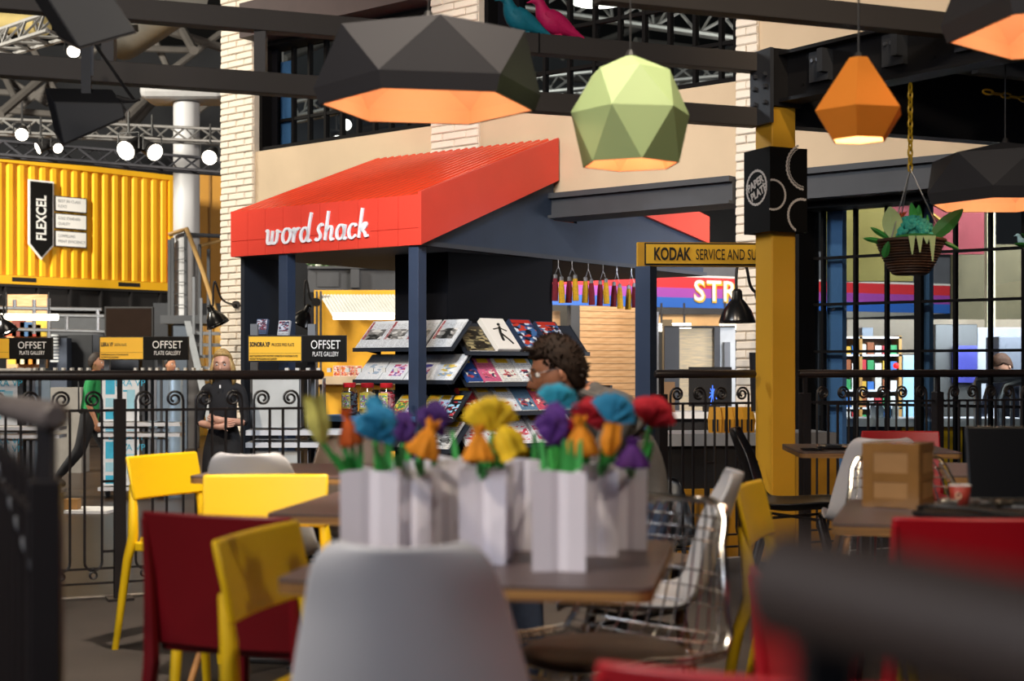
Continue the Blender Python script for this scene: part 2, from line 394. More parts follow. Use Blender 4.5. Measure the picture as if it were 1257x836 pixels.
DEEP = mat('deep_black', '#0e0e12', .9, 0, 0, spec=.05); WFR = mat('window_frame_black', '#0d0c0d', .7, 0, 0, spec=.1)
def WTD(px, d):
    k = (px - CX) / F; nx, ny = -WU.y * d, WU.x * d
    return (k * (WO.y + ny) - (WO.x + nx)) / (WU.x - k * WU.y)
def window(n, label, xa, xb, z0, z1, vs, hs, depth, reveal=None, mw=.035, wide=()):
    mb = MB()
    mb.box(xa, xa + .05, .06, depth + .06, z0, z1)
    o = mb.build('window_%d' % n, WFR); tag(o, label, 'window'); o['kind'] = 'structure'; o.location = WO; o.rotation_euler = (0, 0, WRZ)
    for (a, b_, c, d) in ((xb - .05, xb, z0, z1), (xa + .05, xb - .05, z0, z0 + .05), (xa + .05, xb - .05, z1 - .05, z1)):
        q = MB(); q.box(a, b_, .06, depth + .06, c, d); q.build('frame', WFR, o)
    vv = [xa + .05] + list(vs) + [xb - .05]; hh = [z0 + .05] + list(hs) + [z1 - .05]
    for x in vs:
        w = mw * (2.6 if x in wide else 1); q = MB(); q.box(x - w / 2, x + w / 2, depth - .03, depth + .03, z0 + .05, z1 - .05); q.build('mullion', WFR, o)
    for z in hs:
        q = MB(); q.box(xa + .05, xb - .05, depth - .025, depth + .025, z - mw / 2, z + mw / 2); q.build('transom', WFR, o)
    for i in range(len(vv) - 1):
        for j in range(len(hh) - 1):
            q = MB(); q.box(vv[i], vv[i + 1], depth + .004, depth + .012, hh[j], hh[j + 1]); q.build('pane', GLASS, o)
    return o
w1 = window(1, 'small-paned dark window on the upper floor beside the tall brick column', t1 + .02, t2 - .02, WIN_B, 4.88,
       [WTD(x, .30) for x in (341, 361, 381, 401, 421, 441, 461, 481, 501, 517)], [4.0, 4.42], .30)
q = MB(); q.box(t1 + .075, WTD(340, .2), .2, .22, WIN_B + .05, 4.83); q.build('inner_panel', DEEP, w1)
q = MB(); q.box(WTD(341, .34), WTD(360, .34), .33, .36, WIN_B + .05, 4.7); q.build('inner_panel', SLATE, w1)
w2 = window(2, 'wide small-paned window on the upper floor behind the two painted pigeons', t3 + .02, t4 - .02, WIN_B, 6.4,
       [WTD(x, .30) for x in (614, 641, 670, 700, 731, 762, 792, 823, 854, 886)], [4.04, 4.45, 4.86, 5.28, 5.7], .30)
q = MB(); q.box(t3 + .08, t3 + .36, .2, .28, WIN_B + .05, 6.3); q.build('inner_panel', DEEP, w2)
def GX(px): return WT(px)
w3 = window(3, 'tall black-framed ground floor window behind the hanging basket', WTD(984, .2), t6, .0, LIN_B - .03,
       [WTD(x, .34) for x in (1011, 1050.6, 1089, 1128, 1173, 1216, 1257, 1298)], [HC + (HY - y) / (WS(1089) * .976) for y in (497, 431, 371, 312)], .34, mw=.023, wide=(WTD(1128, .34),))
for xa, xb in ((986, 1000), (1015, 1034), (1131, 1141)):
    q = MB(); q.box(WTD(xa, .42), WTD(xb, .42), .42, .5, .0, LIN_B - .06); q.build('inner_post', SLATE if xa != 986 else NAVY, w3)
wbox('trim_4', 'low dark plinth under the ground floor window', 'plinth', WT(982), t6, .02, .4, FLOOR2, -.01, DGREY)
# dark eaves over the first upper window
mb = MB(); mb.box(t1, t2, -.22, .3, 4.9, 5.3); o = mb.build('trim_5', mat('eaves_brown', '#3a2b2c', .7)); tag(o, 'dark brown header board above the first upper window', 'header'); o['kind'] = 'structure'; o.location = WO; o.rotation_euler = (0, 0, WRZ)

# ------------------------------------------------------------------ roof trusses, ducts, stage lights (far overhead)
ALU = mat('truss_aluminium', '#9c9a98', .45, .6, .1, 6)
TUBEG = mat('roof_tube_grey', '#6f6a66', .6, 0, .12, 2)
def truss(name, label, p0, p1, w, r, m, n=None, group='lighting trusses under the roof'):
    p0, p1 = Vector(p0), Vector(p1); d = p1 - p0; L = d.length; d.normalize(); sd = d.cross(Vector((0, 0, 1))).normalized(); up = sd.cross(d)
    t = thing(name, label, 'truss', p0, 0, group)
    off = [sd * (-w / 2), sd * (w / 2), up * w * .8]
    for o_ in off: MB().tube([o_, o_ + d * L], r, 6).build('chord', m, t)
    n = n or max(4, int(L / (w * .9)))
    for k in range(n):
        a, b_ = k * L / n, (k + 1) * L / n
        for i in range(3):
            A, B = off[i], off[(i + 1) % 3]
            if k % 2: A, B = B, A
            MB().tube([A + d * a, B + d * b_], r * .62, 4, cap=False).build('brace', m, t)
    return t
truss('lighting_truss', 'silver lattice truss slanting across the top corner of the hall', P(-20, 70, 22), P(78, 40, 19), .42, .035, ALU)
truss('lighting_truss', 'dull lattice truss hung above the yellow container, behind the white round column', P(-20, 163, 25), P(285, 176, 27), .32, .03, ALU)
truss('lighting_truss', 'dark lattice truss running along the container top edge', P(-20, 190, 24), P(285, 214, 26), .32, .03, mat('truss_dark', '#4a4a50', .5, .4))
truss('lighting_truss', 'bright silver truss seen through the wide upper window', P(630, 8, 24), P(930, 52, 20), .5, .04, ALU)
truss('lighting_truss', 'lower silver truss seen through the wide upper window', P(640, 118, 26), P(930, 92, 24), .4, .035, ALU)
truss('lighting_truss', 'silver truss seen through the first upper window', P(345, 150, 30), P(600, 95, 26), .45, .04, ALU)
def tubes(label, segs, r, m, name='roof_tube', cat='roof tube', group='grey tubes of the roof frame'):
    for i, (a, b_) in enumerate(segs):
        o = MB().tube([a, b_], r, 8).build(name, m, smooth=True); tag(o, label if isinstance(label, str) else label[i], cat, group)
Yr = 34
seg = [((150, 20), (270, 58)), ((145, 58), (235, 62)), ((186, 40), (206, 84)), ((238, 62), (215, 20)), ((212, 85), (272, 40)), ((0, 92), (60, 128)), ((0, 140), (70, 80)), ((18, 120), (0, 82)), ((0, 150), (118, 60)), ((150, 150), (212, 90)), ((0, 135), (90, 142)),
       ((0, 113), (70, 117)), ((150, 168), (200, 110)), ((30, 40), (72, 120)), ((225, 150), (268, 118))]
for i, (a, b_) in enumerate(seg):
    o = MB().tube([P(a[0], a[1], Yr + i % 3), P(b_[0], b_[1], Yr + 2)], .085 + .03 * (i % 3 == 0), 8).build('roof_tube', TUBEG, smooth=True)
    tag(o, 'grey tube of the roof space frame above the container', 'roof tube', 'grey tubes of the roof frame')
Yw = 38
for i, (a, b_) in enumerate([((345, 60), (420, 52)), ((350, 72), (430, 40)), ((360, 120), (470, 90)), ((650, 30), (760, 60)), ((690, 70), (820, 20)), ((780, 50), (905, 66)), ((700, 120), (800, 80)), ((830, 100), (900, 60)), ((640, 90), (740, 100)), ((400, 170), (520, 140))]):
    o = MB().tube([P(*a, Yw), P(*b_, Yw + 2)], .1, 8).build('roof_tube', TUBEG, smooth=True); tag(o, 'grey roof tube seen through the upper windows', 'roof tube', 'roof tubes behind the windows')
o = MB().tube([P(150, 48, 30), P(228, -6, 27)], .45, 16).build('air_duct', mat('duct_metal', '#8c8983', .35, .5, .1, 2), smooth=True); tag(o, 'thick round metal air duct under the roof', 'duct')
o = MB().tube([P(-10, 27, 28), P(52, 30, 27)], .22, 14).build('air_duct', mat('duct_yellowish', '#9b8a5a', .5, .1, .1, 2), smooth=True); tag(o, 'yellowish pipe high in the corner behind the upper loudspeaker', 'duct')
def stage_light(px, py, Y, yaw, label, s=1.0, hang=.35):
    c = P(px, py, Y); t = thing('stage_light', label, 'spotlight', c, yaw, 'stage lights on the trusses')
    M = Matrix.Rotation(R(65), 4, 'X')                  # the lens looks forward and down
    b = MB(); b.lathe([(r * s, z * s) for r, z in ((.05, .30), (.09, .26), (.11, .0), (.125, -.06))], 14); bmesh.ops.transform(b.b, matrix=M.inverted(), verts=b.b.verts); b.build('housing', BLACK, t, smooth=True)
    b = MB(); b.lathe([(.02 * s, -.065 * s), (.115 * s, -.065 * s), (.115 * s, -.075 * s), (.02 * s, -.08 * s)], 14); bmesh.ops.transform(b.b, matrix=M.inverted(), verts=b.b.verts); b.build('lens', LENS, t)
    MB().tube([(-.15 * s, 0, 0), (-.15 * s, 0, .2 * s), (.15 * s, 0, .2 * s), (.15 * s, 0, 0)], .015, 5).build('yoke', BLACK, t)
    MB().tube([(0, 0, .2 * s), (0, 0, .2 * s + hang)], .02, 5).build('clamp', BLACK, t)
stage_light(27, 164, 24, R(15), 'small lit stage light above the container beside the lower loudspeaker', .9)
stage_light(50, 181, 23.8, R(-60), 'bluish lit stage light on the dark truss over the container', .8)
stage_light(70, 181, 23.8, R(40), 'dim stage light second along the dark truss', .7)
stage_light(158, 183, 23.5, R(-20), 'wide open lit stage light between loudspeaker and round column', 1.35)
stage_light(187, 185, 23.6, R(50), 'lit stage light close to the round column', 1.2)
stage_light(258, 192, 25, R(0), 'lit stage light in the gap between round column and brick column', 1.1)
stage_light(425, 152, 29, R(0), 'stage light seen through the first upper window, upper of two', 1.0)
stage_light(413, 172, 29, R(20), 'stage light seen through the first upper window, lower of two', 1.0)
stage_light(90, 62, 21, R(20), 'small stage light under the upper loudspeaker', .8)
o = MB().lathe([(.05, .42), (.16, .38), (.33, .09), (.37, 0)], 20).build('bay_light', mat('bay_metal', '#c8ccd0', .3, .6), loc=P(735, 0, 17.6), smooth=True); tag(o, 'round lit bay light seen through the wide upper window', 'light')
MB().lathe([(.02, .02), (.35, .02), (.35, -.02), (.02, -.02)], 20).build('lens', LENS, o)

# ------------------------------------------------------------------ white round column with capital
t = thing('round_column', 'white round concrete column with a flared capital beside the container', 'column', (X(229, 27.5), 27.5, FLOOR2))
b = MB(); b.lathe([(.25, 0), (.25, Z(127, 27.5) - FLOOR2)], 28); b.build('shaft', mat('column_white', '#b9b9bc', .5, 0, .05, 1), t, smooth=True)
zc = Z(127, 27.5) - FLOOR2
b = MB(); b.box(-.8, .8, -.5, .5, zc + .02, zc + .34); b.build('capital', mat('column_cap', '#9c9b9c', .6), t, bevel=.12)
# ------------------------------------------------------------------ yellow container on the upper level
CA, CB = P(-60, 450, 27.4), P(212, 450, 31.0)
cu = Vector((CB.x - CA.x, CB.y - CA.y, 0)); CL = cu.length; crz = math.atan2(cu.y, cu.x)
CZ0, CZ1 = Z(352, 29.3), Z(202, 29.3)
ct = thing('shipping_container', 'yellow corrugated shipping container raised on a dark steel deck', 'container', (CA.x, CA.y, CZ0), crz)
CH_ = CZ1 - CZ0
b = MB(); prof = []; x = 0; pit = .235; k = 0
while x < CL - .1:
    prof += [(x, 0), (x + .085, 0), (x + .12, .07), (x + .2, .07)]; x += pit
prof.append((CL - .08, 0))
b.rings([[Vector((px, py, .18)) for px, py in prof], [Vector((px, py, CH_ - .1)) for px, py in prof]], closed=False)
b.build('corrugated_side', YELLOW, ct)
MB().box(-.05, CL, -.03, .1, CH_ - .11, CH_).build('top_rail', YELLOW, ct)
b = MB(); b.box(0, CL, -.03, .1, 0, .17); b.build('bottom_rail', YELLOW, ct)
for fx in (.30, .78): MB().box(CL * fx - .26, CL * fx + .26, -.035, -.0, .05, .135).build('fork_pocket', BLACK, ct)
MB().box(CL - .1, CL, -.03, .12, .17, CH_ - .1).build('corner_post', YELLOW, ct)
MB().box(CL, CL + .02, .1, 2.4, 0, CH_).build('end_wall', YELLOW, ct)
MB().box(0, CL, .1, 2.4, CH_ - .04, CH_ - .02).build('roof_panel', YELLOW, ct)
def cx_(px): # local x on the container face for a picture column
    k = (px - CX) / F; return (k * CA.y - CA.x) / (math.cos(crz) - k * math.sin(crz))
def cz_(px, py): l = cx_(px); return Z(py, CA.y + l * math.sin(crz)) - CZ0
# arrow shaped banner
xa, xb = cx_(35), cx_(62); xm = (xa + xb) / 2; za, zb, zt = cz_(48, 224), cz_(48, 300), cz_(48, 316)
t = thing('banner_sign', 'black arrow-shaped banner with white edge on the container', 'sign', inv(ct) @ Vector((xm, -.07, za)), crz)
w = (xb - xa) / 2
pts = lambda e, y: [Vector((-w - e, y, e)), Vector((w + e, y, e)), Vector((w + e, y, zb - za - e * .5)), Vector((0, y, zt - za - e * 1.5)), Vector((-w - e, y, zb - za - e * .5))]
MB().slab(pts(.035, 0), (0, .03, 0)).build('border', WHITEP, t)
MB().slab(pts(0, -.015), (0, .014, 0)).build('board', SIGNB, t)
text('FLEXCEL', .30, WHITEP, t, (0, -.02, (zb - za) * .58), spin=R(90), bold=.007, fit=-(zb - za) * .72)
for i, (l1, l2, ya, yb) in enumerate((('BEST IN CLASS', 'FLEXO', 242, 261), ('GOLD STANDARD', 'QUALITY', 263, 282), ('COMPELLING', 'PRINT EFFICIENCY', 284, 304))):
    A, B = cx_(66), cx_(105); za, zb = cz_(86, ya), cz_(86, yb)
    t = thing('notice_board', ['white notice on the container, topmost of three', 'white notice on the container, middle of three', 'white notice on the container, lowest of three'][i], 'sign', inv(ct) @ Vector(((A + B) / 2, -.05, (za + zb) / 2)), crz, 'white notices on the container')
    hw, hh = (B - A) / 2, (za - zb) / 2
    MB().box(-hw, hw, 0, .03, -hh, hh).build('frame', BLKP, t)
    MB().box(-hw + .02, hw - .02, -.008, 0, -hh + .02, hh - .02).build('board', WHITEP, t)
    g = mat('grey_print', '#8b8d90', .5, 0, 0)
    text(l1, .085, g, t, (-hw + .06, -.01, .055), align='LEFT', fit=.0385 * len(l1)); text(l2, .085, g, t, (-hw + .06, -.01, -.055), align='LEFT', fit=.0385 * len(l2))
# dark deck beam under it
bt = thing('deck_beam', 'dark bolted steel beam under the yellow container', 'beam', (CA.x, CA.y, CZ0), crz)
MB().box(0, CL + .1, 0, .06, -.44, -.03).build('web', BLACK, bt)
MB().box(0, CL + .1, -.1, .1, -.5, -.44).build('flange', BLACK, bt); MB().box(0, CL + .1, -.1, .1, -.06, -.01).build('flange', BLACK, bt)
MB().box(0, CL + .1, .4, 2.4, -.52, -.42).build('deck', BLACK, bt)
for i in range(7): MB().box(CL * (i + .5) / 7 - .02, CL * (i + .5) / 7 + .02, -.09, 0, -.44, -.06).build('stiffener', BLACK, bt)
for fx in (.04, .985): MB().box(CL * fx - .12, CL * fx + .12, 0, .24, -CZ0 + FLOOR2, -.5).build('post', BLACK, bt)
# second container standing on the floor behind the stairs, and its open upper door
t = thing('shipping_container', 'yellow container standing on the floor behind the steel stairs', 'container', (X(205, 32), 32, FLOOR2), R(20))
b = MB(); prof = []; x = 0
while x < 2.6: prof += [(x, 0), (x + .3, 0), (x + .33, .05), (x + .5, .05), (x + .53, 0)]; x += .53
b.rings([[Vector((px, py, 0)) for px, py in prof], [Vector((px, py, 2.55)) for px, py in prof]], closed=False); b.build('corrugated_side', YELLOW, t)
MB().box(-.05, 2.7, -.04, .08, 2.5, 2.62).build('top_rail', YELLOW, t); MB().box(-.05, 2.7, -.04, .08, 1.2, 1.28).build('mid_rail', YELLOW, t)
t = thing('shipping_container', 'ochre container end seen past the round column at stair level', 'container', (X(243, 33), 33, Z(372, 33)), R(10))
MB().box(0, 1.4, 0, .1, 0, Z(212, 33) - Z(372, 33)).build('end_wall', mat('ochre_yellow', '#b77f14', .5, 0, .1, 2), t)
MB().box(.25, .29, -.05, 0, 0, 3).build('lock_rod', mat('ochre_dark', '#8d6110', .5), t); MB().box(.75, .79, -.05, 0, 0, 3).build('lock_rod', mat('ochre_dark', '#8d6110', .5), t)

# ------------------------------------------------------------------ steel stairs with handrails
ST = thing('steel_stairs', 'grey steel stairs with cable railing rising to the container', 'stairs', (X(235, 27), 27, FLOOR2))
S0 = P(199, 391, 27.5); S1 = P(232, 391, 27.5); iv = inv(ST)
MB().box(0, X(272, 27.5) - X(203, 27.5), -.4, 1.2, 0, .16, mat4(P(203, 398, 27.5))).build('landing', DGREY, ST, inv=iv)
def pole(px, ya, yb, Y, w=.05, m=DGREY): MB().bar(P(px, ya, Y), P(px, yb, Y), w, w).build('post', m, ST, inv=iv)
for px, ya, yb in ((208, 294, 392), (212, 292, 392), (228, 282, 392), (245, 300, 392), (256, 306, 390)): pole(px, ya, yb, 27.2, .055, DGREY)
MB().bar(P(223, 398, 27.3), P(223, 560, 27.3), .26, .26).build('post', mat('stair_post', '#4b5563', .5), ST, inv=iv)
WOODR = mat('wood_handrail', '#9c7b4a', .5)
MB().tube([P(208, 288, 27.2), P(229, 281, 27.1), P(248, 330, 26.6), P(266, 385, 26.0), P(280, 430, 25.6)], .045, 8).build('handrail', WOODR, ST, smooth=True, inv=iv)
MB().tube([P(229, 288, 27.1), P(272, 290, 27.6)], .04, 8).build('handrail', DGREY, ST, smooth=True, inv=iv)
MB().tube([P(245, 302, 27.4), P(272, 295, 27.6)], .03, 8).build('handrail', WOODR, ST, smooth=True, inv=iv)
for k in range(6):
    y = 305 + k * 14; MB().tube([P(212, y, 27.2), P(228, y - 1, 27.1)], .008, 4).build('cable', STEEL, ST, inv=iv)
for dx, dY in ((0, 0),):
    MB().slab([P(226, 394, 27.1), P(234, 394, 27.1), P(271, 556, 25.6), P(262, 556, 25.6)], (0, .05, 0)).build('stringer', mat('stair_steel', '#8a8d92', .5, .2), ST, inv=iv)
for k in range(11):
    f = (k + .5) / 11; px = 232 + 36 * f; y = 402 + 156 * f; Y = 27.1 - 1.5 * f
    MB().box(0, 1.1, 0, .3, -.03, .03, mat4(P(px, y, Y), R(18))).build('tread', mat('stair_steel', '#8a8d92', .5, .2), ST, inv=iv)
for px, y0 in ((238, 340), (247, 366), (258, 398)): MB().bar(P(px, y0, 26.7), P(px, y0 + 70, 26.7), .05, .05).build('baluster', GREYP, ST, inv=iv)

# ------------------------------------------------------------------ under the container: rails, lamps, screen, plywood booth
t = thing('tube_rack', 'grey tube frame hanging under the container deck', 'rack', P(60, 392, 26))
iv = inv(t)
for a, b_ in (((0, 378), (125, 380)), ((62, 387), (128, 388)), ((0, 404), (130, 407)), ((42, 368), (42, 410)), ((82, 387), (82, 406)), ((120, 380), (120, 406)), ((18, 368), (18, 378)), ((60, 366), (60, 415))):
    MB().tube([P(*a, 26), P(*b_, 26)], .035, 6).build('tube', STEEL, t, smooth=True, inv=iv)
def tube_light(label, a, b_, Y, r=.06, hang=()):
    t = thing('tube_light', label, 'light', P(a[0], a[1], Y), 0, 'fluorescent tube lights'); iv = inv(t)
    MB().tube([P(*a, Y), P(*b_, Y)], r, 10).build('tube', TUBE, t, smooth=True, inv=iv)
    MB().bar(P(a[0], a[1] - 2.2, Y), P(b_[0], b_[1] - 2.2, Y), r * 2, r * .7).build('fitting', WHITEP, t, inv=iv)
    for px in hang: MB().tube([P(px, a[1] - 3, Y), P(px, a[1] - 30, Y)], .015, 5).build('wire', BLACK, t, inv=iv)
tube_light('long lit tube light under the container, over the plywood booth', (1, 389), (71, 389.5), 24, .055, (8, 60))
b = MB(); b.box(0, X(58, 27) - X(8, 27), 0, .1, 0, 1.4); o = b.build('booth_panel', PINE, loc=P(8, 452, 27)); tag(o, 'lit plywood panel of the booth under the tube light', 'panel')
for i in range(9):
    c = ['#d8562a', '#e9b53a', '#7a3020', '#f1dfb3', '#355f8c', '#e7902d', '#b23a2a', '#efe6d8', '#e2c044'][i]
    o = MB().box(-.12, .12, -.08, 0, 0, .22 + .05 * (i % 3)).build('product_box', mat('product_%d' % i, c, .5), loc=P(14 + 5 * i, 447 if i % 2 else 413, 26.8)); tag(o, '%s product box on the lit plywood booth' % ['orange', 'ochre', 'dark brown', 'cream', 'blue', 'amber', 'brick red', 'off-white', 'yellow'][i], 'box', 'product boxes in the plywood booth')
t = thing('wall_screen', 'dark switched-off screen above the middle sign', 'screen', P(158, 399, 24)); w = X(188, 24) - X(158, 24)
MB().box(-w, w, 0, .08, -.31, .31).build('casing', BLACK, t, bevel=.01); MB().box(-w + .03, w - .03, -.005, 0, -.28, .28).build('screen_glass', mat('screen_brown', '#241a14', .2), t)
for i, (pa, pb, ya, yb, Y, c) in enumerate(((61, 82, 415, 520, 27, '#3a4252'), (83, 113, 411, 520, 27.4, '#17191f'), (114, 127, 411, 520, 27.2, '#20242e'), (60, 130, 366, 412, 33, '#5b5d62'), (188, 206, 372, 480, 29, '#2b2d33'), (136, 170, 420, 470, 28.6, '#222734'))):
    o = MB().box(X(pa, Y), X(pb, Y), Y, Y + .3, max(FLOOR2, Z(yb, Y)) if i != 3 else Z(yb, Y), Z(ya, Y)).build('partition_panel', mat('partition_%d' % i, c, .7))
    tag(o, ['blue-grey partition panel beside the plywood booth', 'black partition panel behind the man in green', 'narrow dark partition next to the black one', 'pale grey partition high behind the tube rack', 'dark partition between the screen and the stairs', 'dark blue cabinet behind the middle sign'][i], 'partition')
t = thing('louvre_shutter', 'small white louvred shutter beside the plywood booth', 'shutter', P(65, 428, 26.5))
for k in range(9): MB().box(-.05, .1, 0, .05, -.25 + k * .06, -.215 + k * .06).build('slat', mat('slat_white', '#b9bcc0', .6), t)
# low grey bench wall behind the man in green
o = MB().box(X(58, 21), X(100, 21), 21, 21.4, FLOOR2, Z(476, 21)).build('grey_counter', mat('counter_grey', '#8b8782', .6)); tag(o, 'grey counter front behind the man in green', 'counter')

# ------------------------------------------------------------------ plate gallery stands with signs
def sign_board(label, px0, px1, pxm, ytop, ybot, Y, l1, l1b, fine, cut_left=False):
    t = thing('hanging_sign', label, 'sign', P((px0 + px1) / 2, (ytop + ybot) / 2, Y), R(2), 'two-part yellow and black signs')
    a, b_, m_ = X(px0, Y) - X((px0 + px1) / 2, Y), X(px1, Y) - X((px0 + px1) / 2, Y), X(pxm, Y) - X((px0 + px1) / 2, Y); h = (Z(ytop, Y) - Z(ybot, Y)) / 2
    MB().box(a, b_, 0, .05, -h, h).build('backing', BLKP, t)
    MB().box(a + .01, m_ - .008, -.008, 0, -h + .012, h - .012).build('yellow_panel', SIGNY, t)
    MB().box(m_, b_ - .005, -.008, 0, -h + .005, h - .005).build('black_panel', SIGNB, t)
    W_ = b_ - m_; w1_ = m_ - a
    text('OFFSET', h * .92, WHITEP, t, ((m_ + b_) / 2 + W_ * .03, -.011, h * .27), fit=W_ * .67)
    text('PLATE GALLERY', h * .50, WHITEP, t, ((m_ + b_) / 2 + W_ * .03, -.011, -h * .42), fit=W_ * .59)
    if l1: text(l1, h * .46, BLKP, t, (a + w1_ * .04, -.011, h * .30), align='LEFT', fit=w1_ * (.27 if len(l1) == 8 else .37), bold=.002)
    if l1b: text(l1b, h * .32, BLKP, t, (a + w1_ * (.34 if len(l1) == 8 else .44), -.011, h * .28), align='LEFT', fit=w1_ * (.27 if len(l1) == 8 else .41))
    MB().box(a + .012, m_ - .01, -.0095, -.008, -h * .36, -h * .34).build('rule', BLKP, t)
    for i, s in enumerate(fine): s and text(s, h * .2, BLKP, t, (a + w1_ * .04, -.011, -h * (.55 + .22 * i)), align='LEFT', fit=w1_ * ((.62, .4) if len(l1) == 8 else (.88, .5))[i])
    return t
YG = 17.0
sign_board('yellow and black gallery sign cut by the picture edge', -60, 63.5, 12, 414.5, 441, YG, '', '', ('', ''))
sign_board('yellow and black gallery sign over the man in green', 122.5, 231, 176.5, 413, 442, YG, 'LIBRA VP', 'DIGITAL PLATE', ('HIGH PERFORMANCE PLATE OPTIONS FOR DIRECTING', 'HIGH PERFORMANCE PLATE IMAGING'))
sign_board('yellow and black gallery sign beside the blonde woman, at the red shack', 304.5, 425, 371, 411.5, 444.5, 11.6, 'SONORA XP', 'PROCESS FREE PLATE', ('ENJOY THE PRODUCTIVITY AND PRINT CAPABILITIES OF MAINSTREAM PLATES,', 'WITHOUT THE PROCESSING AND CHEMISTRY'))
CYAN = mat('cyan_print', '#3db4d8', .5, 0, .15, 8); CYANP = mat('pale_cyan_print', '#9fd2e4', .5, 0, .1, 8)
def plate_stand(label, px0, px1, Y, ytop, tiers, art):
    t = thing('plate_stand', label, 'display stand', (X((px0 + px1) / 2, Y), Y, FLOOR2), R(3)); hw = (X(px1, Y) - X(px0, Y)) / 2
    zt = Z(ytop, Y) - FLOOR2
    for s in (-1, 1): MB().box(s * hw - .03, s * hw + .03, .3, .38, 0, zt + .4).build('post', GREYP, t)
    MB().box(-hw, hw, .05, .38, zt - .04, zt).build('top_tray', DGREY, t)
    for yb in tiers:
        z = Z(yb, Y) - FLOOR2; MB().box(-hw - .02, hw + .3, -.06, .3, z - .02, z + .02).build('tray', mat('tray_white', '#d5d6da', .4), t)
    tt = [zt] + [Z(y, Y) - FLOOR2 for y in tiers]
    if art:
        for i in range(len(tt) - 1):
            z1, z0 = tt[i] - .05, tt[i + 1] + .04; hgt = z1 - z0
            for (xa, xb, kind) in ((-hw + .02, -hw * .38, 0), (-hw * .36, hw * .42, 1)):
                pl = MB().box(xa, xb, -.01, .0, z0, z1).build('printing_plate', mat('plate_white', '#e4e6ea', .4), t)
                if kind == 0:
                    for k, (f0, f1) in enumerate(((.58, .95), (.3, .5), (.04, .22))): MB().box(xa + .04, xb - .03, -.013, -.01, z0 + hgt * f0, z0 + hgt * f1).build('print', CYAN if k != 1 else CYANP, pl)
                else:
                    text('LIBRA VP', .11, CYAN, pl, ((xa + xb) / 2 - .02, -.014, z1 - .1))
                    MB().box(xa + .06, xb - .14, -.013, -.01, z1 - .2, z1 - .18).build('print', CYAN, pl)
                    MB().box((xa + xb) / 2 - .02, xb - .05, -.013, -.01, z0 + hgt * .25, z0 + hgt * .68).build('print', CYANP, pl)
                    MB().box(xa + .06, (xa + xb) / 2 - .05, -.013, -.01, z0 + hgt * .12, z0 + hgt * .2).build('print', CYANP, pl)
            for k in range(4):
                x = hw * .52 + k * .07; MB().box(x, x + .03, .0, .28, z0, z1).build('plate_edge', [DGREY, GREYP, STEEL, DGREY][k], t)
            MB().box(hw * .95, hw * 1.5, .02, .04, z0, z1).build('printing_plate', mat('plate_blue', '#a9bccd', .25, .5), t)
    else:
        for i in range(len(tt) - 1):
            z1, z0 = tt[i] - .05, tt[i + 1] + .04
            MB().box(-hw + .03, hw * .7, -.01, .0, z0, z1).build('printing_plate', mat('plate_grey', '#c3c4c2', .5), t)
            for k in range(4): MB().box(hw * .72 + k * .06, hw * .75 + k * .06, .0, .28, z0, z1).build('plate_edge', STEEL, t)
    for k in range(10):
        x = hw * .2 + k * .085 * (1 if k < 5 else 1.15); MB().box(x, x + .03, .02, .12, zt, zt + .035).build('clip', mat('clip_white', '#d8d4cc', .5), t)
    return t
plate_stand('plate stand with cyan printed plates behind the railing post', 124, 190, 16.9, 455, (521, 534, 600), True)
plate_stand('plate stand at the picture edge with steel plates', -30, 42, 16.9, 455, (526, 536, 604), True)
plate_stand('grey plate stand under the gallery sign at the red shack', 306, 378, 11.5, 457, (531, 546, 615), False)
o = MB().box(X(-10, 16.6), X(40, 16.6), 16.55, 16.6, 1.02, 1.1).build('plate_bundle', mat('clip_white', '#d8d4cc', .5)); tag(o, 'row of pale plate ends on top of the stand at the picture edge', 'plates')
o = MB().lathe([(.22, 0), (.22, 1.5)], 20).build('steel_drum', mat('pale_blue_steel', '#a8bfd2', .3, .4), loc=(X(187 + 16, 18.5), 18.5, FLOOR2), smooth=True); tag(o, 'pale blue cylinder behind the cyan plate stand', 'cylinder')
# papers and parcel on the hall floor
o = MB().box(0, .48, 0, .5, 0, .03).build('paper_sheet', WHITEP, loc=(X(78, 15.2), 15.2, FLOOR2)); o.rotation_euler = (0, 0, R(-6)); tag(o, 'white sheet lying on the hall floor behind the railing', 'sheet')
o = MB().box(0, .15, 0, .13, 0, .11).build('parcel_box', mat('parcel_brown', '#a0743f', .6), loc=(X(78, 15.3), 15.3, FLOOR2 + .032)); tag(o, 'brown parcel on the white floor sheet', 'box')
# ------------------------------------------------------------------ the red-roofed shack (local frame: x right along the front, y away, origin under the front right corner)
SO = Vector((-.783, 12.04, 0)); SRZ = R(-36); SM = mat4(SO, SRZ); SW = 2.30
EZ0, EZ1, RZ = 2.15, 2.58, 3.27
sh = thing('magazine_shack', 'market shack with corrugated red roof, white script lettering and navy posts', 'kiosk', SO, SRZ)
fa = MB().box(-SW, 0, 0, .03, EZ0, EZ1).build('fascia', RED, sh)
n = 10; tw = SW / n
for i in range(n):                                # red fascia panels with thin joints
    for z0, z1 in ((EZ0, EZ0 + .145), (EZ0 + .145, EZ1)):
        MB().box(-SW + i * tw + .002, -SW + (i + 1) * tw - .002, -.008, 0, z0 + .002, z1 - .002).build('panel', RED, fa)
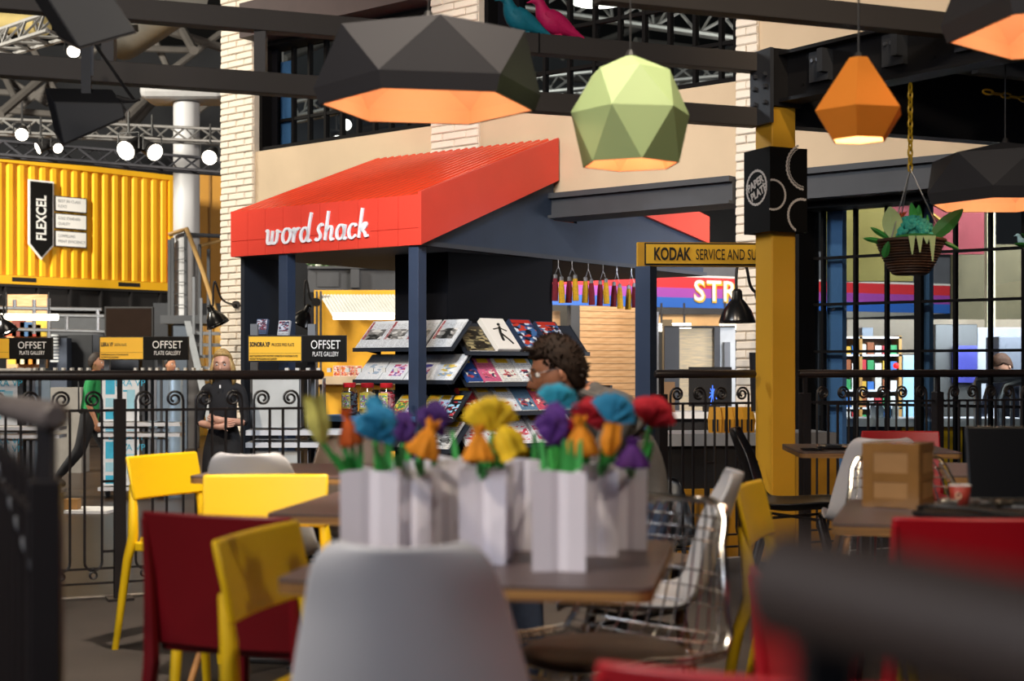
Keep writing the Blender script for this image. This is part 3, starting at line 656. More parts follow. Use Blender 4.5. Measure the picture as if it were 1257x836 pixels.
# corrugated roof, ridge at y = 2.05
b = MB(); rows = [(.004, EZ1 - .035), (2.05, RZ + .02)]
prof = []; k = 0; x = -SW
while x < -.05:
    prof.append((x, .0)); prof.append((x + .022, .034)); prof.append((x + .05, .034)); prof.append((x + .072, 0)); x += .098
b.rings([[Vector((px, y, z + dz)) for px, dz in prof] for y, z in rows], closed=False)
b.build('roof_sheet', ROOFR, sh, solid=.004)
MB().slab([(-SW, .031, EZ1 - .06), (0, .031, EZ1 - .06), (0, 2.05, RZ - .02), (-SW, 2.05, RZ - .02)], (0, 0, -.03)).build('roof_deck', NAVY, sh)
bb = .40
MB().slab([(.0, -.02, EZ0), (.0, -.02, EZ1 + .02), (.0, 2.05, RZ + .05), (.0, 2.05, RZ - .36)], (.035, 0, 0)).build('barge_board', RED, sh)
MB().slab([(.0, 2.5, RZ - .06), (.0, 5.1, 2.82), (.0, 5.1, 2.52), (.0, 2.5, RZ - .40)], (.035, 0, 0)).build('barge_board', RED, sh)
MB().slab([(-SW, 2.5, RZ - .06), (0, 2.5, RZ - .06), (0, 5.1, 2.8), (-SW, 5.1, 2.8)], (0, 0, -.04)).build('roof_deck', ROOFR, sh)
MB().slab([(-.02, .03, EZ0), (-.02, .03, EZ1 - .05), (-.02, 2.04, RZ - .08), (-.02, 2.04, 2.53), (-.02, 2.45, 2.53), (-.02, 2.5, RZ - .14), (-.02, 5.05, 2.72), (-.02, 5.05, EZ0)], (-.04, 0, 0)).build('gable_panel', mat('gable_navy', '#263449', .65, 0, .1, 3), sh)
MB().box(-SW, 0, .03, 5.1, EZ0, EZ0 + .04).build('soffit', mat('soffit_grey', '#3c3f47', .7), sh)
for nm, x, y in (('post', -.085, .07), ('post', -1.64, .07)):
    MB().box(x - .055, x + .055, y - .05, y + .06, FLOOR2, EZ0).build(nm, mat('post_navy', '#303d55', .55, 0, .12, 4), sh, bevel=.004)
MB().box(-SW, -SW + .05, .12, .62, FLOOR2, EZ0).build('side_panel', NAVY, sh)
MB().box(-2.28, -1.2, 4.95, 5.0, FLOOR2, .9).build('back_panel', NAVY, sh)
core = [Vector((-1.08, 13.14)), Vector((-.573, 12.775)), Vector((.387, 13.64)), Vector((.28, 13.70)), Vector((-.8, 13.62))]
b = MB(); b.prism([(p.x, p.y) for p in core], FLOOR2, EZ0); b.build('display_core', mat('display_black', '#101116', .7, 0, .1, 3, spec=.12), sh, inv=SM)

# script lettering, stroke by stroke (x to the right, z up, sheared)
def script(parent, origin, scale, m):
    xh = .5
    def arc(cx, cz, rx, rz, a0, a1, n=12): return [(cx + rx * math.cos(R(a0 + (a1 - a0) * i / n)), cz + rz * math.sin(R(a0 + (a1 - a0) * i / n))) for i in range(n + 1)]
    L = {
     'w': (.80, [[(0.0, .42), (.06, .5), (.10, .42), (.10, .16)] + arc(.21, .14, .11, .14, 180, 360) + [(.32, .46)], [(.32, .16)] + arc(.44, .14, .12, .14, 180, 360) + [(.57, .36), (.52, .47), (.60, .42), (.72, .40)]]),
     'o': (.50, [arc(.22, .25, .19, .25, 60, 420, 20), [(.30, .42), (.40, .40), (.52, .44)]]),
     'r': (.38, [[(.0, .42), (.06, .50), (.10, .42), (.08, .0)], [(.09, .26), (.15, .40), (.25, .50), (.31, .43)]]),
     'd': (.56, [arc(.20, .24, .17, .24, 40, 400, 20), [(.42, .98), (.38, .6), (.37, .14)] + arc(.46, .10, .09, .10, 180, 330, 6)]),
     's': (.40, [[(.02, .08), (.10, .0), (.22, .04), (.26, .16), (.18, .28), (.10, .38), (.14, .50), (.26, .58), (.30, .48)]]),
     'h': (.56, [[(.10, .98), (.09, .5), (.08, .0)], [(.09, .30), (.20, .46), (.31, .46), (.35, .34), (.33, .12)] + arc(.41, .09, .08, .09, 180, 330, 6)]),
     'a': (.54, [arc(.20, .24, .17, .24, 40, 400, 20), [(.38, .48), (.36, .14)] + arc(.44, .10, .08, .10, 180, 330, 6)]),
     'c': (.44, [[(.34, .38), (.30, .47)] + arc(.21, .24, .17, .24, 70, 300, 14) + [(.38, .10)]]),
     'k': (.54, [[(.10, .98), (.09, .5), (.08, .0)], [(.10, .24), (.22, .44), (.34, .50), (.36, .40), (.26, .28), (.12, .26)], [(.20, .26), (.32, .18), (.38, .02), (.50, .06)]]),
     ' ': (.16, []),
    }
    x = 0
    for ch in 'word shack':
        wd, strokes = L[ch]
        if strokes:
            b = MB()
            for s in strokes:
                # smooth polyline
                pts = s; 
                for _ in range(2):
                    q = [pts[0]]
                    for i in range(len(pts) - 1):
                        a, c = pts[i], pts[i + 1]; q += [(a[0] * .75 + c[0] * .25, a[1] * .75 + c[1] * .25), (a[0] * .25 + c[0] * .75, a[1] * .25 + c[1] * .75)]
                    q.append(pts[-1]); pts = q
                P3 = [(x + p[0] + p[1] * .16, p[1]) for p in pts]
                V = [Vector((p[0], 0, p[1])) for p in P3]; ringsL = []
                for i in range(len(V)):
                    t = (V[min(i + 1, len(V) - 1)] - V[max(i - 1, 0)]).normalized(); nn = Vector((-t.z, 0, t.x))
                    wv = (.034 + .024 * abs(t.z)); 
                    ringsL.append([V[i] + nn * wv + Vector((0, -.03, 0)), V[i] - nn * wv + Vector((0, -.03, 0)), V[i] - nn * wv, V[i] + nn * wv])
                b.rings(ringsL)
            for v in b.b.verts: v.co = Vector(origin) + Vector((v.co.x * scale, v.co.y * .5, v.co.z * scale))
            b.build('letter', m, parent)
        x += wd + .0
LETW = mat('letter_white', '#eef1f8', .5, 0, 0)
script(sh, (-1.83, -.012, EZ0 + .095), .262, LETW)

# ------------------------------------------------------------------ racks and what lies on them
LR = thing('magazine_rack', 'black sloped newspaper rack facing the gallery sign', 'rack', SO, SRZ)
LZ = [1.28, .99, .66, .385]
for z in LZ:
    MB().slab([(-1.16, .45, z - .012), (.0, .45, z - .012), (.0, .72, z + .245), (-1.16, .72, z + .245)], (0, .012, -.012)).build('shelf', NAVY, LR)
    MB().box(-1.16, .0, .435, .45, z - .025, z + .012).build('lip', NAVY, LR)
    MB().slab([(-1.1, .74, z + .25), (-1.1, .48, z - .01), (-1.1, .74, z - .05)], (.02, 0, 0)).build('bracket', NAVY, LR)
KR = Vector((-.42, 12.55, 0)); RRZ = math.atan2(.67, .74)
RR = thing('magazine_rack', 'black sloped book rack behind the seated man', 'rack', KR, RRZ)
RZL = [1.245, .965, .70, .40]
for z in RZL:
    MB().slab([(.02, 0, z - .012), (1.56, 0, z - .012), (1.56, .26, z + .27), (.02, .26, z + .27)], (0, .012, -.012)).build('shelf', NAVY, RR)
    MB().box(.02, 1.56, -.015, 0, z - .025, z + .014).build('lip', NAVY, RR)
    MB().slab([(1.55, -.01, z - .02), (1.55, .26, z + .28), (1.55, .27, z + .24)], (.012, 0, 0)).build('end_plate', NAVY, RR)
STICK = mat('yellow_sticker', '#f0bd20', .5, 0, 0)
def lie(name, label, cat, frame, x, y0, z0, w, h, th, m, slope, edge=None, sticker=False, group=None):
    """a paper or book lying on a sloped shelf: local x across, local z up the slope"""
    o = MB().box(-w / 2, w / 2, -th, 0, 0, h).build(name, m, bevel=0)
    o.matrix_world = frame @ Matrix.Translation((x, y0, z0)) @ Matrix.Rotation(slope, 4, 'X')
    tag(o, label, cat, group)
    if edge: MB().box(-w / 2 + .002, w / 2 - .002, -th * .9, -th * .1, -.004, .004).build('page_edge', edge, o)
    if sticker: MB().box(-w * .32, w * .32, -th - .002, -th, h * .80, h * .985).build('sticker', STICK, o)
    return o
slL = math.atan2(.27, .2575) * -1; slR = -math.atan2(.26, .282)
NP = lambda i, head, pic, **k: printed('news_%d' % i, '#dfe2e6', '#55585e', pic, None, 34, seed=i, side=head, **k)
GRY = ['#30302f', '#6b6a68', '#a8a6a2', '#d8d6d2', '#8a8884']
# upper row of newspapers
for i, (x, hd) in enumerate(((-1.0, '#9a3036'), (-.73, '#9a3036'), (-.46, '#8d2c30'), (-.16, '#9a3036'))):
    lie('newspaper', ['folded newspaper on the top shelf at the open end', 'second newspaper on the top shelf from the open end', 'newspaper on the top shelf half behind the navy post', 'newspaper on the top shelf between post and corner, with large photo'][i], 'newspaper', SM, x, .45, LZ[0] + .004 , .275, .36, .012,
        NP(i, hd, GRY, picbox=(.12, .85, .3, .68)), slL, WHITEP, group='newspapers on the rack')
for i, (x, pic) in enumerate(((-1.0, ['#e6e6ea', '#9fb2c6', '#e6e6ea']), (-.71, ['#f0d0e0', '#7a5aa8', '#e8e0f0', '#c04a70']), (-.42, ['#5a5ab0', '#c05a80', '#e8e0f0']), (-.14, ['#f2f2f2', '#e8c860', '#9fb2c6']))):
    lie('newspaper', ['white newspaper on the second shelf at the open end', 'white magazine with violet picture on the second shelf', 'colourful magazine on the second shelf half behind the post', 'white newspaper on the second shelf at the corner'][i], 'newspaper', SM, x, .45, LZ[1] + .004, .275, .33, .012,
        printed('news2_%d' % i, '#eef0f4', '#9aa2ac', pic, '#dfe6ee', 30, picbox=(.3, .85, .15, .6), seed=i + 10), slL, WHITEP, group='newspapers on the rack')
mags = [(-.66, '#d8d2a0', ['#3a9050', '#e8d040', '#c04040']), (-.50, '#e4e0f0', ['#b04a90', '#e8e0f0', '#6a4aa0']), (-.33, '#e2d95a', ['#e0d860', '#a8b040', '#f0f0d0']), (-.19, '#dfe8f4', ['#8fb8e0', '#e0e8f8', '#c04060']), (-.055, '#20222a', ['#20222a', '#9ad0ea', '#14161c', '#c03038'])]
for i, (x, c, pic) in enumerate(mags):
    lie('magazine', ['pale magazine with a sticker next to the jars', 'lilac magazine with a sticker next to the post', 'yellow-green magazine with a sticker right of the post', 'light blue magazine with a sticker on the third shelf', 'thick black magazine with a sticker at the rack corner'][i], 'magazine', SM, x, .45, LZ[2] + .004, .135, .27, .022,
        printed('mag_%d' % i, c, '#333333', pic, None, 10, (.05, .95, .05, .7), seed=i + 20), slL, WHITEP, True, 'stickered magazines')
for i, x in enumerate((-.5, -.17)):
    lie('newspaper', ['newspaper with a sticker low on the rack behind the orange flowers', 'newspaper with crossword on the lowest shelf at the corner'][i], 'newspaper', SM, x, .45, LZ[3] + .004, .25, .33, .02,
        printed('news3_%d' % i, '#e6e2dc', '#33343a', GRY, '#c8a0a0', 14, (.1, .9, .1, .5), seed=i + 30), slL, WHITEP, True, 'newspapers on the rack')
FR = mat4(KR, RRZ)
bk = [(.20, .30, .30, .02, '#3a3428', ['#2a2620', '#6a6248', '#a89a70', '#1a1814'], 'dark photo book on the top book shelf'),
      (.51, .28, .38, .05, '#ece8e2', None, 'white book with a black dancing figure on the cover'),
      (.84, .27, .37, .06, '#2c3850', ['#2a3a60', '#c04030', '#d0d8e8', '#406aa0', '#151a28'], 'thick comic book with red spine top next to the white book'),
      (1.16, .27, .35, .06, '#2c3850', ['#28385c', '#b83c30', '#c8d0e0', '#3a6296', '#151a28'], 'second thick comic book just above the man\'s hair')]
for i, (x, w, h, th, c, pic, lab) in enumerate(bk):
    m = printed('book_%d' % i, c, '#444444', pic, '#b03028' if i > 1 else None, 8, (.02, .98, .02, .86), seed=i + 40) if pic else mat('book_white', c, .4, 0, 0)
    o = lie('book', lab, 'book', FR, x, 0, RZL[0] + .004, w, h, th, m, slR, WHITEP, False, 'books on the top shelf')
    if i == 1:
        f = MB(); f.tube([(-.02, -th - .001, .10), (.0, -th - .001, .2), (.03, -th - .001, .27)], .014, 6); f.tube([(.0, -th - .001, .2), (.05, -th - .001, .12), (.08, -th - .001, .06)], .009, 5)
        f.tube([(-.06, -th - .001, .24), (.02, -th - .001, .26), (.09, -th - .001, .22)], .007, 5); f.ball((.035, -th - .001, .30), .016, 8, 6); f.build('cover_figure', BLKP, o)
rows = [(1, [(.12, .17, '#274a8c', 'blue book with a yellow label on the second book shelf'), (.33, .2, '#d8688a', 'pink magazine with a yellow label'), (.56, .23, '#e8e6e0', 'white magazine with a yellow label next to the pink one'), (.80, .22, '#eceef0', 'second white magazine with a yellow label'), (1.03, .2, '#5aa0a8', 'teal magazine by the man\'s forehead'), (1.28, .22, '#8a5a4a', 'brown magazine behind the man\'s head')]),
        (2, [(.12, .17, '#a82a2a', 'red book with a pale label on the third book shelf'), (.33, .2, '#c8b8a0', 'beige magazine with a yellow label'), (.56, .22, '#e4e6ea', 'white magazine with a yellow label on the third book shelf'), (.78, .2, '#6a8ca8', 'grey-blue magazine leaning on the third book shelf'), (.99, .2, '#d85a6a', 'coral pink magazine with a yellow label'), (1.2, .2, '#8ac0c8', 'pale teal magazine near the man\'s chin')]),
        (3, [(.15, .26, '#e6e2de', 'newspaper with a yellow label behind the yellow flower'), (.43, .26, '#e2e0e2', 'folded newspaper in the lowest book row'), (.72, .26, '#ece6ea', 'pink-printed newspaper with a yellow label'), (1.02, .26, '#e8eaec', 'newspaper in the lowest row near the man\'s neck'), (1.32, .26, '#e0dede', 'newspaper at the end of the lowest row')])]
for r, L_ in rows:
    for i, (x, w, c, lab) in enumerate(L_):
        news = r == 3
        m = printed('cover_%d_%d' % (r, i), c, '#3a3c44' if news else '#2c3450', ['#d04058', '#f0dce0', '#e8e8ec', '#c06878'] if news else ['#24324e', c, '#e8e0d0', c, '#b04a50'], None, 16, (.08, .9, .1, .6) if news else (.12, .85, .15, .5), seed=i + r * 10 + 50)
        lie('newspaper' if news else 'magazine', lab, 'newspaper' if news else 'magazine', FR, x, 0, RZL[r] + .004, w, .33 if news else .28, .03, m, slR, WHITEP, not (r == 2 and i == 3), 'papers on the book rack')
# leaflet pockets on the side panel
for i, (px, py) in enumerate(((323, 402), (323, 422), (350, 404))):
    o = MB().box(-.055, .055, -.03, 0, -.07, .07).build('leaflet', printed('leaflet_%d' % i, ['#4a5a7a', '#b8c4d8', '#c8ccd4'][i], '#20242c', ['#30405c', '#c8d0e0', '#8a3040'], None, 6, (.05, .95, .3, .95), seed=80 + i), loc=P(px, py, 12.6)); o.rotation_euler = (R(-15), 0, R(-20)); tag(o, ['upper dark leaflet on the navy side panel', 'lower pale leaflet on the navy side panel', 'small pale leaflet beside the navy post'][i], 'leaflet')
# ledge with sweet jars
t = thing('jar_ledge', 'low navy ledge under the sweet jars', 'ledge', P(460, 511, 12.2), SRZ)
MB().box(-.62, .35, -.1, .3, -.05, 0).build('board', SLATE, t); MB().box(-.6, -.55, 0, .25, FLOOR2 - Z(511, 12.2), -.05).build('leg', NAVY, t); MB().box(.28, .33, 0, .25, FLOOR2 - Z(511, 12.2), -.05).build('leg', NAVY, t)
JG = glassy('jar_glass', '#f4f2ea', .12)
def jar(px, cols, lab, seed):
    c = inv(t) @ Vector((0, 0, 0)); Yj = 12.2 + (460 - px) * .0016 * 3; p = P(px, 511, Yj); p.z = Z(511, 12.2) + .001
    j = thing('sweet_jar', lab, 'jar', p, 0, 'red-lidded sweet jars')
    MB().lathe([(.06, 0), (.072, .015), (.072, .18), (.066, .215), (.05, .24), (.05, .25)], 18, cap=False).build('glass_body', JG, j, smooth=True)
    MB().lathe([(.054, .245), (.056, .25), (.056, .28), (.05, .285)], 18).build('lid', mat('jar_lid', '#c8242c', .35, 0, 0), j, smooth=True)
    b = MB(); random.seed(seed)
    b.lathe([(.055, .006), (.063, .02), (.063, .19), (.03, .21)], 14)
    for k in range(150):
        a, z = random.uniform(0, 6.28), random.uniform(.02, .205); r = .062 if z < .19 else random.uniform(0, .05); b.ball((r * math.cos(a), r * math.sin(a), z), .011, 5, 4)
    o = b.build('sweets', cols, j); o['kind'] = 'stuff'
    o.data.polygons.foreach_set('material_index', [(i // 20) % len(cols) for i in range(len(o.data.polygons))])
    b = MB(); arc = [R(-150 + 9 * k) for k in range(9)]
    b.rings([[Vector((.0735 * math.cos(a), .0735 * math.sin(a), z)) for a in arc] for z in (.06, .2)], closed=False); b.build('label', printed('jar_label_%d' % seed, '#e8dc70', '#5a5090', ['#e8d850', '#b060b0', '#60b070', '#f0f0f0'], '#e8d040', 6, (.1, .9, .1, .9), seed=seed), j)
jar(429, [mat('sweet_dark', '#2c2a34', .4), mat('sweet_blue', '#6a7a94', .4), mat('sweet_wine', '#5a2030', .4)], 'sweet jar with dark liquorice sweets, first of the three', 5)
jar(451, [mat('sweet_cream', '#e0d4b0', .4), mat('sweet_lemon', '#dcc878', .4)], 'sweet jar with cream coloured sweets, between the other two', 6)
jar(474.5, [mat('sweet_pink', '#d0405c', .4), mat('sweet_rose', '#e8a8b4', .4), mat('sweet_red', '#a82038', .4)], 'sweet jar with pink and red sweets, next to the navy post', 7)

# ------------------------------------------------------------------ tassel pairs under the soffit
TY, TR = mat('mustard_yarn', '#c69a1c', .9, 0, .2, 60, .5, 150), mat('maroon_yarn', '#6d1226', .9, 0, .2, 60, .5, 150)
for i, px in enumerate((680, 697, 717, 735, 752, 770)):
    k = (px - CX) / F; yy = (k * SO.y - SO.x) / (math.sin(-SRZ) - k * math.cos(SRZ)); p = SM @ Vector((0.05, yy, 0)); p.z = EZ0 - .005; s = F / p.y
    t = thing('tassel_pair', 'maroon and mustard yarn tassels on a hook, %s' % ['half hidden at the black core', 'second from the black core', 'third from the black core', 'third from the sign post', 'second from the sign post', 'nearest the sign post'][i], 'tassels', p, 0, 'yarn tassels under the shack soffit')
    MB().tube([(0, 0, 0), (0, 0, -.07), (.01, 0, -.09)], .004, 5).build('hook', STEEL, t)
    drop = [.0, .01, .0, .0, -.02, -.02][i]
    for q, (dx, dz, m) in enumerate(((-.028, -.02 * (i % 2), TR if i not in (2, 5) else TY), (.03, .0 - .02 * ((i + 1) % 2), TY if i not in (2, 5) else TR))):
        MB().tube([(0, 0, -.06), (dx, 0, -.14 + dz + drop)], .003, 4).build('cord', STEEL, t)
        z = -.14 + dz + drop
        MB().lathe([(.012, z), (.02, z - .005), (.02, z - .04), (.012, z - .045)], 8, (dx, 0, 0)).build('cap', STEEL, t)
        MB().tube([(dx, 0, z - .04), (dx * 1.02, 0, z - .12), (dx * 1.2, 0, z - .255)], [.022, .03, .032], 8).build('yarn', m, t)

# ------------------------------------------------------------------ beyond the shack: striped kiosk, booths, awning
YK = 21.8; ka = Vector((X(640, 21.4), 21.4)); kb = Vector((X(1166, 25.2), 25.2)); krz = math.atan2(kb.y - ka.y, kb.x - ka.x); KL = (kb - ka).length; KM = mat4((ka.x, ka.y, 0), krz)
def kx(px): k = (px - CX) / F; return (k * ka.y - ka.x) / (math.cos(krz) - k * math.sin(krz))
def kz(px, py): return Z(py, ka.y + kx(px) * math.sin(krz))
kt = thing('striped_kiosk', 'kiosk front with red, violet and blue striped fascia and lettering', 'kiosk', (ka.x, ka.y, 0), krz)
KB, KT = 2.06, 2.55
for i, (c, f0, f1) in enumerate((('#d8343c', .64, 1), ('#a24bb0', .33, .64), ('#2f67c4', 0, .33))):
    MB().box(kx(660), KL, 0, .06, KB + (KT - KB) * f0, KB + (KT - KB) * f1).build('stripe', mat('kiosk_stripe_%d' % i, c, .5, 0, 0), kt)
MB().box(kx(660), KL, -.01, .1, KT, KT + .03).build('cap_strip', WHITEP, kt); MB().box(kx(660), KL, 0, .3, KT + .03, KT + .5).build('roof_board', mat('kiosk_roof', '#5d5f66', .7), kt)
MB().box(KL - .05, KL, .06, 3, KB, KT).build('end_board', WHITEP, kt)
for i, ch in enumerate('STR'):
    px = (858, 876, 895)[i]
    text(ch, .47, mat('kiosk_yellow', '#f2c22a', .5, 0, 0), kt, (kx(px), -.02, (KB + KT) / 2 - .0), bold=.018, ext=.01)
    text(ch, .47, WHITEP, kt, (kx(px) - .02, -.035, (KB + KT) / 2 + .015), bold=.006, ext=.005)
# pine cladding wall, board by board
pt = thing('pine_wall', 'wall of horizontal pine boards under the striped fascia', 'wall panel', KM @ Vector((kx(712), .02, 0)), krz)
wl = kx(781) - kx(712); zz = FLOOR2; bh = .101; k = 0; src = None
MB().box(0, wl, .03, .06, FLOOR2, KB).build('backing', BLACK, pt)
while zz < KB - .02:
    if src is None: src = MB().box(0, wl, -.012, .02, .004, bh - .004).build('board', PINE, pt); c = src
    else: c = inst(src, pt)
    c.location = (0, random.uniform(-.003, .003), zz); zz += bh; k += 1
o = MB().box(kx(700), kx(711), -.02, .1, FLOOR2, KB).build('kiosk_post', DGREY); o.matrix_world = KM; tag(o, 'dark grey post at the edge of the pine wall', 'post')
for i in range(5):
    o = MB().box(kx(678), kx(699), .3, .33, KB - .08 - i * .105 - .1, KB - .08 - i * .105).build('pine_board', PINE); o.matrix_world = KM; tag(o, 'short pine board in the recess beside the dark post, %s from above' % ['first', 'second', 'third', 'fourth', 'fifth'][i], 'board', 'short pine boards')
# back booth items between sign post and white brick column
o = MB().box(0, 6.6, 0, .12, FLOOR2, 3.0).build('booth_back_wall', mat('booth_back', '#77746f', .8)); o.matrix_world = KM @ Matrix.Translation((kx(800), 4.5, 0)); tag(o, 'pale back wall deep inside the booths', 'wall panel')
tube_light('lit tube light over the frosted panel', (805, 402), (848, 401.5), 19.6, .055, (812, 840))
tube_light('short lit tube light next to the brick column', (884, 401), (926, 401), 20.2, .04, (890,))
tube_light('lit tube light low behind the ground floor window', (1031, 404), (1050, 404), 18.6, .05, ())
t = thing('tiled_lintel', 'warm lit board behind the hanging tube lights', 'board', P(803, 396, 21)); MB().box(0, X(928, 21) - X(803, 21), 0, .06, -.06, .14).build('panel', mat('warm_board', '#c49a66', .6), t); MB().box(0, X(928, 21) - X(803, 21), -.05, 0, .12, .2).build('rail', BLACK, t)
YB_ = 17.6
t = thing('frosted_booth', 'dark framed booth with a frosted glass panel and a white side', 'booth', (X(816, YB_), YB_, FLOOR2))
bx = lambda px: X(px, YB_) - X(816, YB_); bz = lambda py: Z(py, YB_) - FLOOR2
for a, b_ in ((816, 834), (877, 884)): MB().box(bx(a), bx(b_), 0, .1, 0, bz(402)).build('frame_post', DGREY, t)
MB().box(bx(816), bx(903), 0, .1, bz(402), bz(400)).build('top_rail', BLACK, t); MB().box(bx(834), bx(877), 0, .1, bz(456), bz(453)).build('mid_rail', BLACK, t)
FROST = streak('frosted_glass', '#b5a894', '#d6c29c', (2, 1, 30), .25, bump=.03)
MB().box(bx(834), bx(877), .04, .06, bz(453), bz(403)).build('frosted_pane', FROST, t); MB().box(bx(834), bx(877), .04, .06, 0, bz(456)).build('frosted_pane', FROST, t)
MB().box(bx(884), bx(903), .02, .06, 0, bz(402)).build('white_panel', mat('booth_white', '#c4c8cb', .5), t); MB().box(bx(889), bx(896), -.03, .02, bz(470), bz(420)).build('grey_box', GREYP, t)
t = thing('brown_door', 'brown half open door beside the sign post', 'door panel', (X(804, 19), 19, FLOOR2)); MB().box(.1, X(820, 19) - X(808, 19) + .1, 0, .05, 0, 2.2).build('leaf', mat('olive_brown', '#5a4c34', .6), t); MB().box(0, .05, 0, .06, 0, 2.3).build('jamb', STEEL, t)
# monitors on white desk
t = thing('white_desk', 'white desk with dark front behind the middle railing', 'desk', (X(800, 13.2), 13.2, FLOOR2))
dw = X(926, 13.2) - X(800, 13.2); dz = Z(506, 13.2) - FLOOR2
MB().box(0, dw * 1.1, 0, .5, dz - .06, dz + .0).build('desk_top', WHITEP, t); MB().box(0, dw * 1.1, .05, .5, 0, dz - .06).build('front', BLACK, t)
t = thing('monitor', 'black monitor on the white desk showing a blue splash', 'monitor', (X(872, 13.3), 13.3, FLOOR2 + dz)); hw = .2
MB().box(-hw, hw, 0, .03, .05, .42).build('casing', BLACK, t)
sp = MB(); random.seed(4)
for k in range(9):
    a = R(40 * k + 10); l = .04 + .05 * random.random(); c0 = Vector((.02, -.004, .17)); e = c0 + Vector((math.cos(a) * l * .6, 0, math.sin(a) * l * 1.3)); sp.bar(c0, e, .008, .002, up=(0, 1, 0))
sp.build('screen_splash', mat('screen_blue', '#3a6ae0', .4, 0, 0, emit='#4a7cff', es=1.3), t); MB().box(-.06, .06, 0, .1, 0, .05).build('foot', BLACK, t)
o = MB().box(0, .11, 0, .1, 0, .28).build('desk_box', mat('parcel_brown2', '#8f6f50', .7), loc=(X(814, 13.25), 13.25, FLOOR2 + dz)); tag(o, 'brown box at the end of the white desk', 'box')
t = thing('grey_counter', 'long grey counter with orange bags behind the railing', 'counter', (X(790, 10.4), 10.4, FLOOR2), R(8)); cw = X(1040, 10.4) - X(790, 10.4); cz = Z(533, 10.4) - FLOOR2
MB().box(0, cw, 0, .6, cz - .09, cz).build('counter_top', mat('counter_top_grey', '#9b9896', .5), t); MB().box(0, cw, .06, .6, 0, cz - .09).build('front', BLACK, t)
for k in range(6): MB().box(cw * k / 6 + .02, cw * (k + 1) / 6 - .02, .03, .06, .02, cz * .62).build('drawer_front', mat('ochre_drawer', '#c8891c', .5), t)
for i, px in enumerate((878, 893, 908, 920)):
    b = MB(); b.rings([[(-.045, 0, 0), (.045, 0, 0), (.045, .12, 0), (-.045, .12, 0)], [(-.05, -.01, .1), (.05, -.01, .1), (.05, .13, .1), (-.05, .13, .1)], [(-.04, .04, .19), (.042, .04, .19), (.042, .07, .19), (-.04, .07, .19)]])
    l = (X(px, 10.7) - X(790, 10.4)); p = inv(t) @ Vector((l * 1.01, .12, cz + .001)); o = b.build('paper_bag', mat('orange_bag', '#dc961f', .6, 0, .1, 12), loc=p); o.rotation_euler = (0, 0, R(6 * i - 6)); tag(o, 'orange striped paper bag on the grey counter, %s' % ['end of the row by the desk', 'second in the row', 'third in the row', 'next to the yellow post'][i], 'bag', 'orange bags on the counter')
    for dx in (-.02, .012): MB().box(dx, dx + .012, -.014, -.008, .01, .1).build('stripe', BLKP, o)
# yellow awning stall seen through the shack
YA = 21.5
t = thing('yellow_stall', 'yellow stall with a white corrugated awning seen through the shack', 'stall', (X(380, YA), YA, FLOOR2))
ax = lambda px: X(px, YA) - X(380, YA); az = lambda py: Z(py, YA) - FLOOR2
MB().box(ax(380), ax(500), .5, .6, 0, az(354)).build('back_wall', mat('stall_yellow', '#e3a92c', .6), t)
b = MB(); prof = []; x0 = ax(388)
for k in range(26): prof += [(x0 + k * .05, 0), (x0 + k * .05 + .02, .018), (x0 + k * .05 + .035, .018)]
b.rings([[Vector((px, .45, az(361) + dz)) for px, dz in prof], [Vector((px + .30, -.35, az(390) + dz)) for px, dz in prof]], closed=False); b.build('awning', mat('awning_white', '#d9d9d4', .5, 0, .05), t, solid=.006)
MB().tube([(ax(412), -.3, az(389)), (ax(486), -.3, az(389))], .05, 8).build('tube', TUBE, t)
for px in (384, 389): MB().box(ax(px), ax(px) + .03, .3, .36, 0, az(356)).build('frame_tube', DGREY, t)
MB().box(ax(380), ax(500), .2, .5, az(472), az(462)).build('counter', mat('stall_counter', '#b9a68c', .6), t)
for k in range(4): MB().box(ax(407 + 9 * k), ax(407 + 9 * k) + .1, .22, .28, az(462), az(449)).build('print_card', printed('card_%d' % k, '#d8c8c0', '#a03040', ['#c04048', '#e8d8d0', '#e0883a', '#802838'], None, 5, (.05, .95, .05, .95), seed=90 + k), t)
bt = thing('deck_beam', 'dark bolted steel beam under the balcony seen through the shack', 'beam', (X(378, 23), 23, Z(343, 23)))
MB().box(0, 1.9, 0, .06, -.19, .19).build('web', DGREY, bt); MB().box(0, 1.9, -.08, .1, .17, .21).build('flange', DGREY, bt); MB().box(0, 1.9, -.08, .1, -.21, -.17).build('flange', DGREY, bt)
MB().box(.7, .84, -.1, 0, -.14, .16).build('bracket', DGREY, bt); MB().box(.15, .5, -.02, 0, -.12, .12).build('splice_plate', DGREY, bt)
o = MB().box(0, 1.9, 0, 1.0, 0, .14).build('balcony_floor', GREYP, loc=(X(378, 23.1), 23.1, Z(331, 23.6) - .142)); tag(o, 'grey balcony floor edge above the dark beam', 'balcony')
for i in range(3):
    o = MB().box(0, .2, 0, .1, 0, .26).build('yellow_crate', YELLOW, loc=(X(430 + 19 * i, 23.6), 23.6, Z(331, 23.6))); tag(o, ['first', 'second', 'third'][i] + ' yellow crate along the balcony, seen through the shack', 'crate', 'yellow crates on the balcony')
for i in range(3):
    random.seed(20 + i); b = MB()
    for k in range(60): b.ball((random.gauss(0, .08), random.gauss(0, .05), random.uniform(0, .26)), .03, 5, 4)
    o = b.build('balcony_plant', [mat('leaf_pale', '#cdd3c4', .6), mat('leaf_green', '#47683a', .6)], loc=P(386 + 15 * i, 331, 23.5)); o.data.polygons.foreach_set('material_index', [(k // 15) % 2 for k in range(len(o.data.polygons))]); tag(o, 'green and white plant on the balcony seen through the shack', 'plant', 'plants on the balcony'); o['kind'] = 'stuff'

